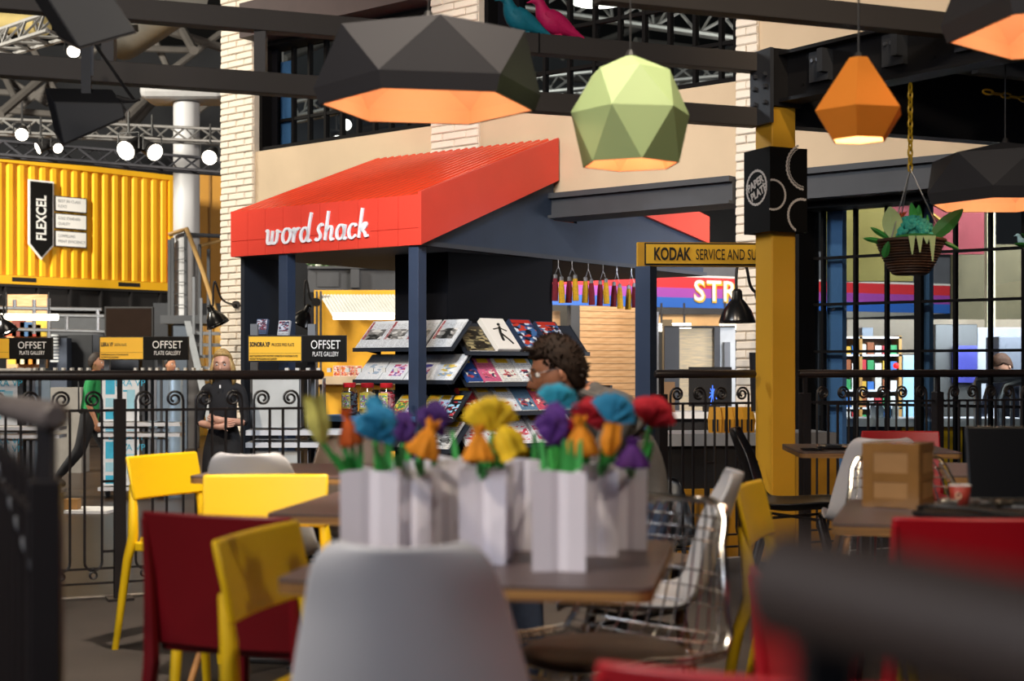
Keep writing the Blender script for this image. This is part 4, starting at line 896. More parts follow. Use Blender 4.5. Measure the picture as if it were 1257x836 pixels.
# ------------------------------------------------------------------ yellow hanging sign and its post
YS = 9.6
t = thing('projecting_sign', 'long yellow sign with black lettering between navy post and yellow post', 'sign', P(783, 312, YS), R(4))
sl = (X(970, YS) - X(783, YS)); h = (Z(297, YS) - Z(326.5, YS)) / 2
MB().box(0, sl, 0, .06, -h, h).build('casing', mat('sign_ochre', '#d39a24', .5), t); MB().box(.045, sl, -.006, 0, -h + .008, h - .004).build('border', BLKP, t); MB().box(.055, sl - .01, -.012, -.006, -h + .018, h - .014).build('board', SIGNY, t)
text('KODAK', .118, BLKP, t, (.105, -.015, -.002), align='LEFT', bold=.003, fit=.252); text('SERVICE AND SUPPORT', .103, BLKP, t, (.392, -.015, -.004), align='LEFT', fit=.585)
o = MB().box(-.055, .055, -.05, .06, FLOOR2, Z(327, YS) - .0).build('sign_post', mat('post_navy', '#303d55', .55, 0, .12, 4), loc=(X(793, YS), YS + .02, 0)); o.rotation_euler = (0, 0, R(-30)); tag(o, 'navy square post carrying the long yellow sign', 'post')

# ------------------------------------------------------------------ gooseneck wall lamps
def gooseneck(label, base, head, tilt, rz, s=1.0, lit=False):
    base, head = Vector(base), Vector(head); t = thing('wall_lamp', label, 'lamp', base, 0, 'black gooseneck wall lamps'); d = head - base
    MB().tube([(0, 0.02, 0), (0, -.02, 0)], .05 * s, 12).build('wall_plate', BLACK, t, smooth=True)
    pts = [Vector((0, 0, 0)), Vector((d.x * .3, d.y * .5, .0)), Vector((d.x * .58, d.y * .8, .05 * s)), Vector((d.x * .72, d.y, .20 * s)), Vector((d.x * .9, d.y, .26 * s)), Vector((d.x * 1.03, d.y, .18 * s)), Vector((d.x * 1.03, d.y, d.z + .1 * s))]
    q = pts
    for _ in range(2):
        r = [q[0]]
        for i in range(len(q) - 1): r += [q[i] * .75 + q[i + 1] * .25, q[i] * .25 + q[i + 1] * .75]
        r.append(q[-1]); q = r
    MB().tube(q, .012 * s, 8).build('arm', BLACK, t, smooth=True)
    b = MB(); b.lathe([(.02, .12), (.035, .10), (.04, .04), (.06, .02), (.11, -.05), (.135, -.12), (.14, -.14)], 20, cap=False); bmesh.ops.transform(b.b, matrix=Matrix.Translation(d) @ Matrix.Rotation(rz, 4, 'Z') @ Matrix.Rotation(tilt, 4, 'Y') @ Matrix.Diagonal((s, s, s, 1)), verts=b.b.verts)
    b.build('shade', mat('lamp_gloss_black', '#141415', .22, .2, .05), t, smooth=True, solid=.006)
    b = MB(); b.ball((0, 0, -.08), .055, 10, 8); bmesh.ops.transform(b.b, matrix=Matrix.Translation(d) @ Matrix.Rotation(rz, 4, 'Z') @ Matrix.Rotation(tilt, 4, 'Y') @ Matrix.Diagonal((s, s, s, 1)), verts=b.b.verts); b.build('bulb', LENS if lit else mat('bulb_off', '#d8d4cc', .3), t, smooth=True)
Yl = F / WS(290)
gooseneck('black gooseneck lamp on the white brick column above the blonde woman', P(290, 374, Yl - .08), P(262, 386, Yl - .75), R(-25), 0, .95)
gooseneck('black gooseneck lamp on the brick column behind the yellow post', P(934, 362, F / WS(918) - .1), P(905, 374, F / WS(918) - .6), R(0), 0, 1.08)
gooseneck('lit gooseneck lamp under the shack, next to its navy post', P(388, 371, 15.2), P(374, 386, 15.2), R(25), 0, .95, True)
gooseneck('lit gooseneck lamp at the picture edge by the plywood booth', P(-12, 385, 17.5), P(4, 397, 17.5), R(-25), 0, .95, True)
# ------------------------------------------------------------------ wrought iron railings round the platform
RA = math.atan(.425); RO = Vector((-2.0, 6.79, 0))
def rx(px): k = (px - CX) / F; return (k * RO.y - RO.x) / (math.cos(RA) - k * math.sin(RA))
BR = .0058
def m_plain(): return MB().box(-BR, BR, -BR, BR, .185, .91)
def m_scroll(sgn):
    pts = [Vector((0, 0, .185)), Vector((0, 0, .6)), Vector((0, 0, .955))]; cx, cz = sgn * .043, .962
    for i in range(1, 27):
        a = math.pi - 2 * math.pi * 1.72 * i / 26; r = .043 - .031 * (i / 26) ** .8
        pts.append(Vector((cx + sgn * -1 * -r * math.cos(a) * 1, 0, cz + r * math.sin(a))))
    return MB().tube(pts, .0068, 6)
def m_u(): return MB().tube([Vector((.04 - .04 * math.cos(math.pi * i / 8), 0, .185 - .04 * math.sin(math.pi * i / 8))) for i in range(9)], .0068, 6)
def m_ring(): return MB().tube([Vector((.016 * math.cos(R(30 * i)), 0, .123 + .016 * math.sin(R(30 * i)))) for i in range(12)], .006, 6, closed=True)
def m_bead(): return MB().ball((0, 0, .152), .011, 8, 6)
src = {}
def rpart(kind, mk, parent, x, smooth=False):
    nm = {'plain': 'baluster', 'sl': 'scroll_baluster', 'sr': 'scroll_baluster', 'u': 'loop', 'ring': 'ring', 'bead': 'bead'}[kind]
    if kind not in src: o = mk().build(nm, IRON, parent, smooth=smooth); src[kind] = o
    else: o = inst(src[kind], parent)
    o.location = (x, 0, 0); return o
def railing(label, x0, x1, posts, starts, endcap0=True, endcap1=True):
    t = thing('iron_railing', label, 'railing', RO, RA, None)
    MB().tube([(x0, 0, 1.078), (x0 + .01, 0, 1.078), (x1 - .01, 0, 1.078), (x1, 0, 1.078)], [.016, .0235, .0235, .016], 14).build('handrail', RAILM, t, smooth=True)
    for x in posts:
        MB().box(x - .027, x + .027, -.027, .027, 0, .965).build('post', IRON, t, bevel=.003); MB().box(x - .011, x + .011, -.011, .011, .965, 1.06).build('post_neck', IRON, t)
        MB().box(x - .06, x + .06, -.06, .06, 0, .012).build('base_plate', IRON, t)
    lo, hi = x0 + .02, x1 - .02
    for z, w in ((.91, .013), (.155, .011), (.085, .011)): MB().box(lo, hi, -.006, .006, z - w / 2, z + w / 2).build('crossbar', IRON, t)
    for xs, n in starts:
        for k in range(n):
            x = xs + k * .288
            rpart('sr', lambda: m_scroll(1), t, x, True); rpart('plain', m_plain, t, x + .08); rpart('plain', m_plain, t, x + .147); rpart('sl', lambda: m_scroll(-1), t, x + .227, True)
            for dx in (0, .147): rpart('u', m_u, t, x + dx, True); rpart('ring', m_ring, t, x + dx + .04, True); rpart('bead', m_bead, t, x + dx + .04, True)
            for z in (.57, .235): MB().box(x + .227, x + .288, -.004, .004, z - .006, z + .006).build('tie', IRON, t)
    return t
xp = rx(147)
railing('iron scroll railing with the square post by the slanted yellow chair', rx(-60), rx(397), [xp], [(xp - .37 - .288 * 2 + .31, 3) if False else (xp - .31 - .288 * 2, 3), (xp + .075, 3)])
MBx = rx(809); pe = rx(926); n_ = 1
railing('short iron scroll railing between the navy sign post and the yellow post', rx(804), rx(927), [rx(812)], [(rx(823), 1), (rx(823) + .288, 1)])
p1, p2 = rx(988), rx(1151)
railing('iron scroll railing in front of the ground floor window', rx(980), rx(1330), [p1, p2], [(p1 + .075, 4) if False else (p1 + .085, 3), (p2 + .085, 4)])

# near railings (out of focus)
NA = P(66, 511, 2.12); NB = P(-40, 489, 4.1)
t = thing('iron_railing', 'blurred railing close to the lens with a rounded handrail end and square post', 'railing', (NA.x, NA.y, 0)); iv = inv(t)
nd = (NA - NB).normalized()
MB().tube([NA + nd * .012, NA, NB - nd * 1.5], [.014, .0235, .0235], 14).build('handrail', mat('near_rail_sheen', '#6a625f', .32, 0, .1, 8), t, smooth=True, inv=iv)  # rail colour lightened to hold the sheen of light on its top
nb = Vector((X(57, 2.2), 2.2, 0))
MB().box(-.012, .012, -.012, .012, .9, 1.04, mat4(nb)).build('post_neck', IRON, t, inv=iv)
MB().box(-.0235, .0235, -.0235, .0235, 0, .945, mat4(nb, R(12))).build('post', IRON, t, inv=iv, bevel=.003)
for k in range(8):
    q = nb - nd * (.16 + .13 * k); q = Vector((q.x, q.y, 0)); MB().tube([(q.x, q.y, .09), (q.x, q.y, .93), (q.x, q.y, .975)], [.007, .007, .002], 6).build('baluster', IRON, t, inv=iv)
e = nb - nd * 1.4
for z in (.88, .12): MB().bar((nb.x, nb.y, z), (e.x, e.y, z), .012, .012).build('crossbar', IRON, t, inv=iv)
MB().bar((nb.x - .03, nb.y + .08, .74), (e.x, e.y, 1.0), .01, .012).build('brace', GREYP, t, inv=iv)
# the very near rail
A = P(962, 716, .56); B = P(1257, 788, .47); d = (B - A).normalized()
t = thing('handrail_end', 'very near blurred dark handrail end crossing the lower right corner', 'railing', A); iv = inv(t)
MB().tube([A - d * .008, A, A + d * .6], [.014, .0225, .0225], 16).build('handrail', mat('near_handrail', '#4c3e36', .6, 0, .1, 8), t, smooth=True, inv=iv)
q = A + d * .022; MB().box(-.011, .011, -.011, .011, -.5, -.01, mat4(q)).build('upright', IRON, t, inv=iv)

# ------------------------------------------------------------------ pergola frame, yellow post, I-beam
pg = thing('pergola_frame', 'charcoal steel pergola beams crossing above the cafe', 'pergola', (0, 0, 0))
BL, BRt = Vector((-2.47, 6.86, 0)), Vector((1.43, 8.31, 0)); bd = (BRt - BL).normalized()
def beam(z, a, b_, hh=.108, w=.09, name='beam'): MB().bar(Vector((a.x, a.y, z)), Vector((b_.x, b_.y, z)), w, hh).build(name, BEAM, pg, bevel=.004)
Z2, Z1 = 2.572, 2.891
beam(Z2, BL - bd * 2.5, BRt); beam(Z1, BL - bd * 2.5, BRt)
def onbeam(px, dz=0): k = (px - CX) / F; l = (k * BL.y - BL.x) / (bd.x - k * bd.y); return BL + bd * l
for px in (134, 320): q = onbeam(px); MB().bar((q.x, q.y, Z2 + .05), (q.x, q.y, Z1 - .05), .06, .06).build('strut', BEAM, pg)
b3 = Vector((2.17, 7.13, 0)); beam(2.83, b3 - bd * 1.9, b3 + bd * 1.6, .112)
b4 = P(400, -20, 6.6); 
q = onbeam(658); MB().box(-.004, .004, -.05, .05, Z1 - .056, Z1 + .056, mat4(q, math.atan2(bd.y, bd.x))).build('joint', BLKP, pg)
# yellow post with plate
YP = Vector((1.535, 8.29, 0)); YRZ = R(25)
yp = thing('yellow_post', 'square yellow steel post between the railing sections', 'post', YP, YRZ)
MB().box(-.0835, .0835, -.0835, .0835, 0, 2.62).build('shaft', PILLAR, yp, bevel=.008); MB().box(-.14, .14, -.14, .14, 0, .02).build('base_plate', PILLAR, yp)
MB().box(-.09, .11, -.1, .1, 2.62, 2.95).build('head_block', BLACK, yp); MB().box(-.115, -.09, -.11, .09, 2.52, 2.95).build('end_plate', DGREY, yp)
for z in (2.64, 2.73, 2.8): 
    for y in (-.07, .03): MB().lathe([(.016, -.012), (.016, .012), (.008, .016)], 6).build('bolt', STEEL if False else DGREY, yp, loc=(-.12, y, z)).rotation_euler = (0, R(-90), 0)
ib = thing('steel_beam', 'dark steel I-beam with bolted cleats running from the yellow post towards the lens', 'beam', (1.55, 8.28, 2.64), math.atan2(-.8, .59))
IL = 3.2
MB().box(.05, IL, -.012, .012, .02, .28).build('web', BLACK, ib); MB().box(.05, IL, -.075, .075, 0, .02).build('flange', BLACK, ib); MB().box(.05, IL, -.075, .075, .27, .29).build('flange', BLACK, ib)
for x in (.35, .86, 1.32):
    cl = MB().box(x - .07, x + .07, -.05, -.012, .08, .25).build('cleat', DGREY, ib); MB().box(x + .03, x + .07, -.10, -.05, .12, .25).build('cleat_flange', DGREY, cl)
    for dx in (-.04, .0): MB().lathe([(.011, -.01), (.011, .01)], 6).build('bolt', STEEL, cl, loc=(x + dx, -.055, .2)).rotation_euler = (R(90), 0, 0)
for x in (.2, .27, .55, 1.1): MB().lathe([(.011, 0), (.011, .004)], 8).build('bolt_hole', BLKP, ib, loc=(x, -.0125, .09)).rotation_euler = (R(90), 0, 0)
cb = thing('canopy', 'black canopy edge running on behind the orange lamp', 'canopy', (1.55, 8.36, 0), math.atan2(.39, .92))
MB().box(.1, 4, -.06, .06, 2.53, 2.93).build('edge_beam', BLACK, cb)
MB().slab([(.1, 0, 2.94), (4, 0, 2.94), (4, -3.0, 2.94), (1.6, -3.0, 2.94)], (0, 0, .04)).build('soffit', BLACK, cb)
MB().box(.8, 4, -.8, -.75, 2.76, 2.84).build('purlin', DGREY, cb)
# sign box on the post
sb = thing('cube_sign', 'black box sign with white scalloped circles round the yellow post', 'sign', (YP.x, YP.y, Z(287, 8.29)), YRZ); sh_ = Z(185, 8.29) - Z(287, 8.29); hw = .130
for x0, x1, y0, y1 in ((-hw, hw, -hw, -hw + .012), (-hw, -hw + .012, -hw + .012, hw), (hw - .012, hw, -hw + .012, hw), (-hw + .012, hw - .012, hw - .012, hw)): MB().box(x0, x1, y0, y1, 0, sh_).build('panel', SIGNB, sb)
CRM = mat('cream_print', '#d8ccc2', .5, 0, 0)
def scallop(cx, cz, r, a0, a1, face, w=.011, n=60, clip=None, wob=.0028):
    pts = []
    for i in range(n + 1):
        a = R(a0 + (a1 - a0) * i / n); rr = r + wob * math.cos(34 * a); x, z = cx + rr * math.cos(a), cz + rr * math.sin(a)
        pts.append(Vector((x, -hw - .001, z)) if face == 0 else Vector((-hw - .001, -x, z)))
    b = MB(); nrm = Vector((0, -.002, 0)) if face == 0 else Vector((-.002, 0, 0)); rg = []
    for i, p in enumerate(pts):
        tn = (pts[min(i + 1, n)] - pts[max(i - 1, 0)]).normalized(); sd = tn.cross(nrm).normalized() * w / 2; rg.append([p + sd, p - sd, p - sd + nrm, p + sd + nrm])
    b.rings(rg).build('ring_print', CRM, sb)
u = sh_
scallop(.115, u * .78, .13, 112, 264, 0); scallop(.115, u * .78, .115, 112, 264, 0, .004)
scallop(-.11, u * .43, .085, -107, 102, 0, .010); scallop(.09, u * .20, .095, 72, 245, 0, .012)
scallop(.0, u * .54, .098, 0, 360, 1, .013)
MR = Matrix.Rotation(R(-90), 4, 'Z')
text('PAPER', .064, CRM, sb, (-hw - .002, .012, u * .585), spin=R(20), M=MR, bold=.002, sx=.9); text('PLATE', .064, CRM, sb, (-hw - .002, -.022, u * .475), spin=R(20), M=MR, bold=.002, sx=.9); text('&', .03, CRM, sb, (-hw - .002, -.068, u * .565), spin=R(20), M=MR)

# ------------------------------------------------------------------ pendant lamps
def facets(rings, name, m, parent, apex=None, sc=1.0, zoff=0):
    """triangulated rings of a folded card shade"""
    b = MB(); V = [[b.b.verts.new(Vector((r * sc * math.cos(a), r * sc * math.sin(a), z * sc + zoff))) for a in ang] for r, z, ang in rings]
    for i in range(len(V) - 1):
        A, B = V[i], V[i + 1]; n = len(A); off = rings[i + 1][2][0] - rings[i][2][0]
        for j in range(n):
            k = (j + 1) % n
            if abs(off) < 1e-6: b.face([A[j], A[k], B[k], B[j]])
            else: b.face([A[j], A[k], B[j]]); b.face([A[k], B[k], B[j]])
    if apex is not None:
        t = b.b.verts.new((0, 0, apex * sc + zoff)); n = len(V[-1])
        for j in range(n): b.face([V[-1][j], V[-1][(j + 1) % n], t])
    return b.build(name, m, parent, solid=.004)
def hexa(ph, n=6): return [R(ph + 360 / n * i) for i in range(n)]
def pendant(name, label, c, Rr, rings, apex, m, top, power, lin_m=None):
    t = thing(name, label, 'lamp', c, 0, 'folded card pendant lamps'); sc = Rr
    facets(rings, 'shade', m, t, apex, sc); facets([(r * .975, z + (.0 if i == 0 else -.012), a) for i, (r, z, a) in enumerate(rings)], 'lining', lin_m or LAMPIN, t, apex - .03, sc)
    MB().tube([(0, 0, apex * sc), (0, 0, top - c[2])], .0035, 6).build('cord', BLACK, t)
    MB().lathe([(.02, apex * sc - .05), (.02, apex * sc), (.012, apex * sc + .02)], 10).build('cord_cap', BLACK, t)
    MB().ball((0, 0, apex * sc * .5), .035, 10, 8).build('bulb', BULB, t, smooth=True)
    l = lamp('POINT', 'lamp_bulb', Vector(c) + Vector((0, 0, apex * sc * .5 - .06)), Vector(c) + Vector((0, 0, -1)), power, (1, .70, .46), .05); return t
CARD = mat('black_card', '#2c2b2f', .62, 0, .05, 4)
DISH = lambda ph: [(.95, 0, hexa(ph)), (1.0, .14, hexa(ph)), (.90, .60, hexa(ph + 30))]
cA = P(526, 132, 5.2); pendant('pendant_lamp', 'big black faceted pendant lamp over the table with white paper bags', cA, .415, DISH(-110.5), .80, CARD, 3.4, 4.2)
cB = P(1234, 252, 7.3); pendant('pendant_lamp', 'black faceted pendant lamp beside the hanging basket', cB, .405, DISH(-117), .80, CARD, 3.2, 4.2)
cC = P(1322, 42, 4.7); pendant('pendant_lamp', 'black faceted pendant lamp cut by the upper right picture corner', cC, .43, DISH(-138.6), .80, CARD, 3.4, 4.2)
GC = mat('olive_card', '#93a673', .62, 0, .04, 4)
cG = P(774, 143, 5.3); pendant('pendant_lamp', 'olive green faceted globe pendant lamp', cG, .226, [(.82, -.80, hexa(-142)), (.99, .04, hexa(-112)), (.66, .72, hexa(-82)), (.05, 1.0, hexa(-82))], 1.0, GC, 3.3, 2.4)
OC = mat('orange_card', '#d97e22', .6, 0, .04, 4)
cO = P(1054, 138, 5.0); pendant('pendant_lamp', 'small orange faceted pendant lamp next to the yellow post', cO, .163, [(.60, -.60, hexa(-107)), (1.0, 0, hexa(-107)), (.21, 1.16, hexa(-107))], 1.16, OC, 3.2, 1.8, mat('lamp_lining_pale', '#ffe6c0', .6, 0, 0))

# ------------------------------------------------------------------ loudspeakers
def speaker(label, quad, Y, ext, bracket, rz=0):
    q = [P(*p, Y) for p in quad]; c = sum(q, Vector()) / 4; t = thing('loudspeaker', label, 'loudspeaker', c); iv = inv(t)
    MB().slab(q, ext).build('cabinet', mat('speaker_black', '#17171a', .6, 0, .1, 6), t, inv=iv, bevel=.008)
    e = Vector(ext)
    g = [q[3] + e * .03, q[2] + e * .03, q[2] + e * .97, q[3] + e * .97]; dn = Vector((0, 0, -.006))
    MB().slab(g, dn).build('grille', mat('speaker_grille', '#2a2422', .8, 0, .1, 40, .4, 300), t, inv=iv)
    m0 = (g[0] + g[2]) / 2; MB().tube([m0 + (g[0] - g[1]) * .1 + dn * 2, m0 + (g[1] - g[0]) * .1 + dn * 2], .018, 8).build('handle', BLKP, t, inv=iv)
    return t, q, iv
t, q, iv = speaker('lower black loudspeaker clamped under the pergola beam', [(54, 107), (138, 109), (142, 126), (66, 160)], 6.55, (.075, -.10, -.085), None)
bk_ = onbeam(106); hb = P(106, 120, 6.52)
MB().bar((hb.x, hb.y + .0, hb.z - .03), (hb.x, hb.y, Z2 + .03), .045, .012).build('bracket', BLACK, t, inv=iv); MB().tube([(hb.x + .03, hb.y - .01, Z2 - .12), (hb.x + .03, hb.y - .01, Z2 + .08)], .008, 6).build('threaded_rod', STEEL, t, inv=iv)
MB().ball((hb.x, hb.y - .012, hb.z - .01), .012, 8, 6).build('bolt', STEEL, t, inv=iv)
MB().tube([P(143, 120, 6.5), P(152, 123, 6.5), P(165, 124, 6.5), P(172, 122, 6.5)], [.014, .014, .008, .006], 8).build('plug', BLACK, t, smooth=True, inv=iv)
MB().tube([P(112, 40, 6.6), P(122, 62, 6.6), P(140, 88, 6.6), P(158, 114, 6.55), P(164, 122, 6.5)], .008, 6).build('cable', BLACK, t, smooth=True, inv=iv)
for k in range(4): MB().tube([P(141 + 2 * k, 124, 6.5), P(148 + 3 * k, 135, 6.48), P(146 + 2 * k, 148, 6.46)], .003, 5).build('wire', STEEL if k % 2 else BLACK, t, inv=iv)
t, q, iv = speaker('upper black loudspeaker tilted down at the top of the picture', [(16, -40), (102, -34), (141, 25), (70, 45)], 5.4, (.11, -.09, -.065), None)
hb = P(118, 40, 5.6); MB().bar((hb.x, hb.y, hb.z - .02), (hb.x + .02, hb.y + .5, Z2), .03, .03).build('bracket', BLACK, t, inv=iv)

# ------------------------------------------------------------------ painted pigeons
def pigeon(name, label, feet, m, s=1.0, rz=0):
    t = thing(name, label, 'bird', feet, rz, 'painted pigeons')
    ax = [(-.158, .178, .004), (-.150, .181, .012), (-.135, .187, .024), (-.118, .186, .030), (-.105, .172, .030), (-.098, .150, .033), (-.090, .122, .046), (-.068, .088, .060), (-.035, .062, .061), (.0, .044, .050), (.04, .026, .035), (.08, .006, .024), (.12, -.028, .017), (.172, -.072, .010)]
    b = MB(); rg = []
    for i, (x, z, r) in enumerate(ax):
        a = ax[max(i - 1, 0)]; c = ax[min(i + 1, len(ax) - 1)]; tn = Vector((c[0] - a[0], 0, c[1] - a[1])).normalized(); up = Vector((-tn.z, 0, tn.x)); fl = 1.0 if i < 10 else .55
        rg.append([Vector((x, 0, z)) * s + (Vector((0, 1, 0)) * math.cos(2 * math.pi * k / 14) * (1.0 if i < 11 else 1.25) + up * math.sin(2 * math.pi * k / 14) * fl) * r * s for k in range(14)])
    b.rings(rg); b.build('body', m, t, smooth=True, subsurf=1)
    b = MB(); b.cone(Vector((-.150, 0, .181)) * s, Vector((-.178, 0, .171)) * s, .009 * s, .002 * s, 8); b.build('beak', m, t, smooth=True)
    for sg in (-1, 1):
        wx = [(-.085, .115, .012, .016), (-.06, .105, .036, .02), (-.02, .085, .042, .02), (.03, .055, .034, .016), (.08, .022, .018, .010), (.135, -.008, .006, .004)]
        rg = [[Vector((x, sg * (.045 - .02 * (i / 5)), z)) * s + (Vector((.4, 0, .9)) * math.cos(2 * math.pi * k / 10) * h + Vector((0, 1, 0)) * math.sin(2 * math.pi * k / 10) * w) * s for k in range(10)] for i, (x, z, h, w) in enumerate(wx)]
        MB().rings(rg).build('wing', m, t, smooth=True)
        MB().tube([Vector((.0, sg * .018, .05)) * s, Vector((.002, sg * .018, .004)) * s], .006 * s, 6).build('leg', m, t)
        MB().box(-.03 * s, .012 * s, (sg * .018 - .008) * s, (sg * .018 + .008) * s, 0, .008 * s).build('foot', m, t)
    return t
q = onbeam(646); pigeon('pigeon', 'teal painted pigeon on the upper pergola beam', (q.x, q.y - .0, Z1 + .055), mat('teal_paint', '#1c8ea4', .6, 0, .15, 20, .3, 90), 1.0, R(14))
q = onbeam(686); pigeon('pigeon', 'hot pink painted pigeon on the upper pergola beam', (q.x, q.y + .0, Z1 + .055), mat('magenta_paint', '#f0206e', .6, 0, .1, 20, .3, 90), 1.03, R(14))
tz = WZ(1089, 312); tw_ = Vector((WO.x, WO.y, 0)) + WU * WT(1241); pn = Vector((-WU.y, WU.x, 0)) * .34
pigeon('pigeon', 'small pale blue bird on a window bar behind the second basket', (tw_.x + pn.x, tw_.y + pn.y, tz + .018), mat('pale_blue_paint', '#9fc4cc', .6, 0, .05), .55, R(-10))

# ------------------------------------------------------------------ hanging baskets
WICK = streak('dark_wicker', '#22130b', '#4c2f1b', (1, 1, 22), .6, .35, .65, .5)
LGT, LGD, LGM = mat('pale_leaf_paper', '#a9bf86', .6, 0, .06, 6), mat('dark_leaf_paper', '#1f6a2c', .6, 0, .1, 6), mat('mid_leaf_paper', '#3f9a45', .6, 0, .1, 6)
def leaf(t, base, tip, w, m, bow=.02, nm='leaf'):
    base, tip = Vector(base), Vector(tip); d = tip - base; sd = d.cross(Vector((.2, 1, .1))).normalized(); up = sd.cross(d).normalized(); rg = []
    for i in range(8):
        f = i / 7; ww = w * math.sin(math.pi * min(.98, f * .93 + .05)) ** .8; c = base + d * f + up * bow * math.sin(math.pi * f)
        rg.append([c - sd * ww, c + up * -.012 * math.sin(math.pi * f), c + sd * ww])
    return MB().rings(rg, closed=False).build(nm, m, t, solid=.002)
def basket(label, c, top, yaw=0, pom='#2c9488', link=True):
    t = thing('hanging_basket', label, 'basket', c, yaw, 'wicker hanging baskets')
    b = MB(); rg = []
    for i in range(27):
        f = i / 26; r = .082 + (.176 - .082) * f ** .7 + (.004 if i % 2 else -.004); rg.append([Vector((r * math.cos(R(15 * k)), r * math.sin(R(15 * k)), -.175 + .175 * f)) for k in range(24)])
    b.rings(rg, True, True, False); b.build('wicker_bowl', WICK, t, solid=.008)
    MB().tube([Vector((.178 * math.cos(R(15 * k)), .178 * math.sin(R(15 * k)), .0)) for k in range(24)], .009, 6, closed=True).build('rim', WICK, t, smooth=True)
    random.seed(9); b = MB(); b.ball((.0, 0, .03), .108, 14, 10, (1, 1, .85))
    for k in range(260):
        a, z = random.uniform(0, 6.28), random.uniform(-.1, 1); r = math.sqrt(max(0, 1 - z * z)); b.ball((r * math.cos(a) * .113, r * math.sin(a) * .113, .03 + z * .094), random.uniform(.013, .02), 5, 4)
    o = b.build('pompom', mat('teal_tissue', pom, .8, 0, .35, 16), t, smooth='all')
    for bs, tp, w, m in (((-.10, -.08, .0), (-.135, -.10, .17), .052, LGT), ((.08, -.08, .0), (.24, -.12, .155), .042, LGD), ((-.11, -.05, .0), (-.23, -.08, .065), .014, LGM), ((-.12, -.02, -.01), (-.26, -.05, .01), .014, LGM), ((.03, 0, .06), (.0, -.02, .20), .022, LGM), ((.04, 0, .05), (.045, 0, .19), .022, LGM), ((.1, .02, .02), (.09, .0, .14), .012, LGM), ((-.14, -.1, -.01), (-.18, -.16, -.10), .02, LGD), ((.14, -.05, .0), (.23, -.09, -.05), .012, LGD), ((.1, .03, .02), (.24, .0, .09), .016, LGM), ((-.12, -.15, .01), (.08, -.19, .015), .012, LGD)):
        leaf(t, bs, tp, w, m)
    for k, (x, l) in enumerate(((-.045, .085), (-.005, .075), (.06, .12), (.03, .03))):
        MB().slab([(x - .018, -.188, .012), (x + .018, -.188, .012), (x + .004, -.192, -l), (x - .002, -.192, -l)], (0, -.003, 0)).build('paper_point', LGT, t)
    b = MB()
    for k in range(10): a = R(36 * k); b.cone((-.06, -.03, .12), (-.06 + .035 * math.cos(a), -.03 + .035 * math.sin(a), .15), .012, .001, 5)
    b.build('orange_flower', mat('rust_paper', '#c0501c', .7), t)
    for k in range(3):
        a = R(100 + 120 * k); MB().tube([(.17 * math.cos(a), .17 * math.sin(a), .0), (0, 0, .38)], .0035, 5).build('wire_chain', STEEL, t)
    if link:
        n = int((top - c[2] - .37) / .038); ls = None
        for k in range(n):
            if ls is None: ls = MB().tube([Vector((.012 * math.cos(R(30 * i)), 0, .026 * math.sin(R(30 * i)))) for i in range(12)], .0055, 6, closed=True).build('chain_link', mat('chain_yellow', '#b48f14', .4, .2, .1), t, smooth=True); o = ls
            else: o = inst(ls, t)
            o.location = (0, 0, .39 + k * .038); o.rotation_euler = (0, 0, R(90 * (k % 2) + 20))
    return t
basket('wicker hanging basket with teal tissue pompom and paper leaves on a yellow chain', Vector((2.10, 7.5, Z(296, 7.5))), 2.64)
basket('second hanging basket, only its leaf tips inside the picture edge', Vector((X(1296, 8.3), 8.3, Z(302, 8.3))), 2.94)
t = thing('slack_chain', 'slack yellow chain under the black canopy', 'chain', P(1213, 113, 7.9)); ls = None
for k in range(8):
    if ls is None: ls = MB().tube([Vector((.03 * math.cos(R(30 * i)), 0, .013 * math.sin(R(30 * i)))) for i in range(12)], .006, 6, closed=True).build('chain_link', mat('chain_yellow', '#b48f14', .4, .2, .1), t, smooth=True); o = ls
    else: o = inst(ls, t)
    o.location = (.05 * k, 0, -.012 * k * .8); o.rotation_euler = (R(90 * (k % 2)), R(8), 0)
# ------------------------------------------------------------------ chairs
def slat_chair(name, label, loc, rz, m=CHAIRY, group='yellow plastic chairs'):
    t = thing(name, label, 'chair', loc, rz, group)          # faces +y
    pr = []
    b = MB(); rg = []
    for i in range(9):
        f = i / 8; x = -.205 + .41 * f; bw = .018 * (1 - (2 * f - 1) ** 2)
        rg.append([Vector((x, -.205 - bw, .595)), Vector((x, -.222 - bw, .595)), Vector((x, -.262 - bw, .765)), Vector((x, -.245 - bw, .765))])
    b.rings(rg).build('backrest', m, t, smooth=True, bevel=.008)
    b = MB(); b.prism([(-.2, -.19), (.2, -.19), (.215, .19), (.19, .21), (-.19, .21), (-.215, .19)], .425, .452); b.build('seat', m, t, bevel=.01)
    for s in (-1, 1):
        MB().tube([(s * .20, -.315, 0), (s * .205, -.245, .36), (s * .205, -.215, .45), (s * .198, -.222, .56), (s * .185, -.24, .655)], [.013, .018, .021, .019, .012], 10).build('rear_leg', m, t, smooth=True)
        MB().tube([(s * .215, .235, 0), (s * .205, .20, .25), (s * .195, .165, .435)], [.013, .017, .021], 10).build('front_leg', m, t, smooth=True)
        MB().bar((s * .2, -.2, .415), (s * .195, .17, .415), .03, .035).build('side_rail', m, t, bevel=.005)
    return t
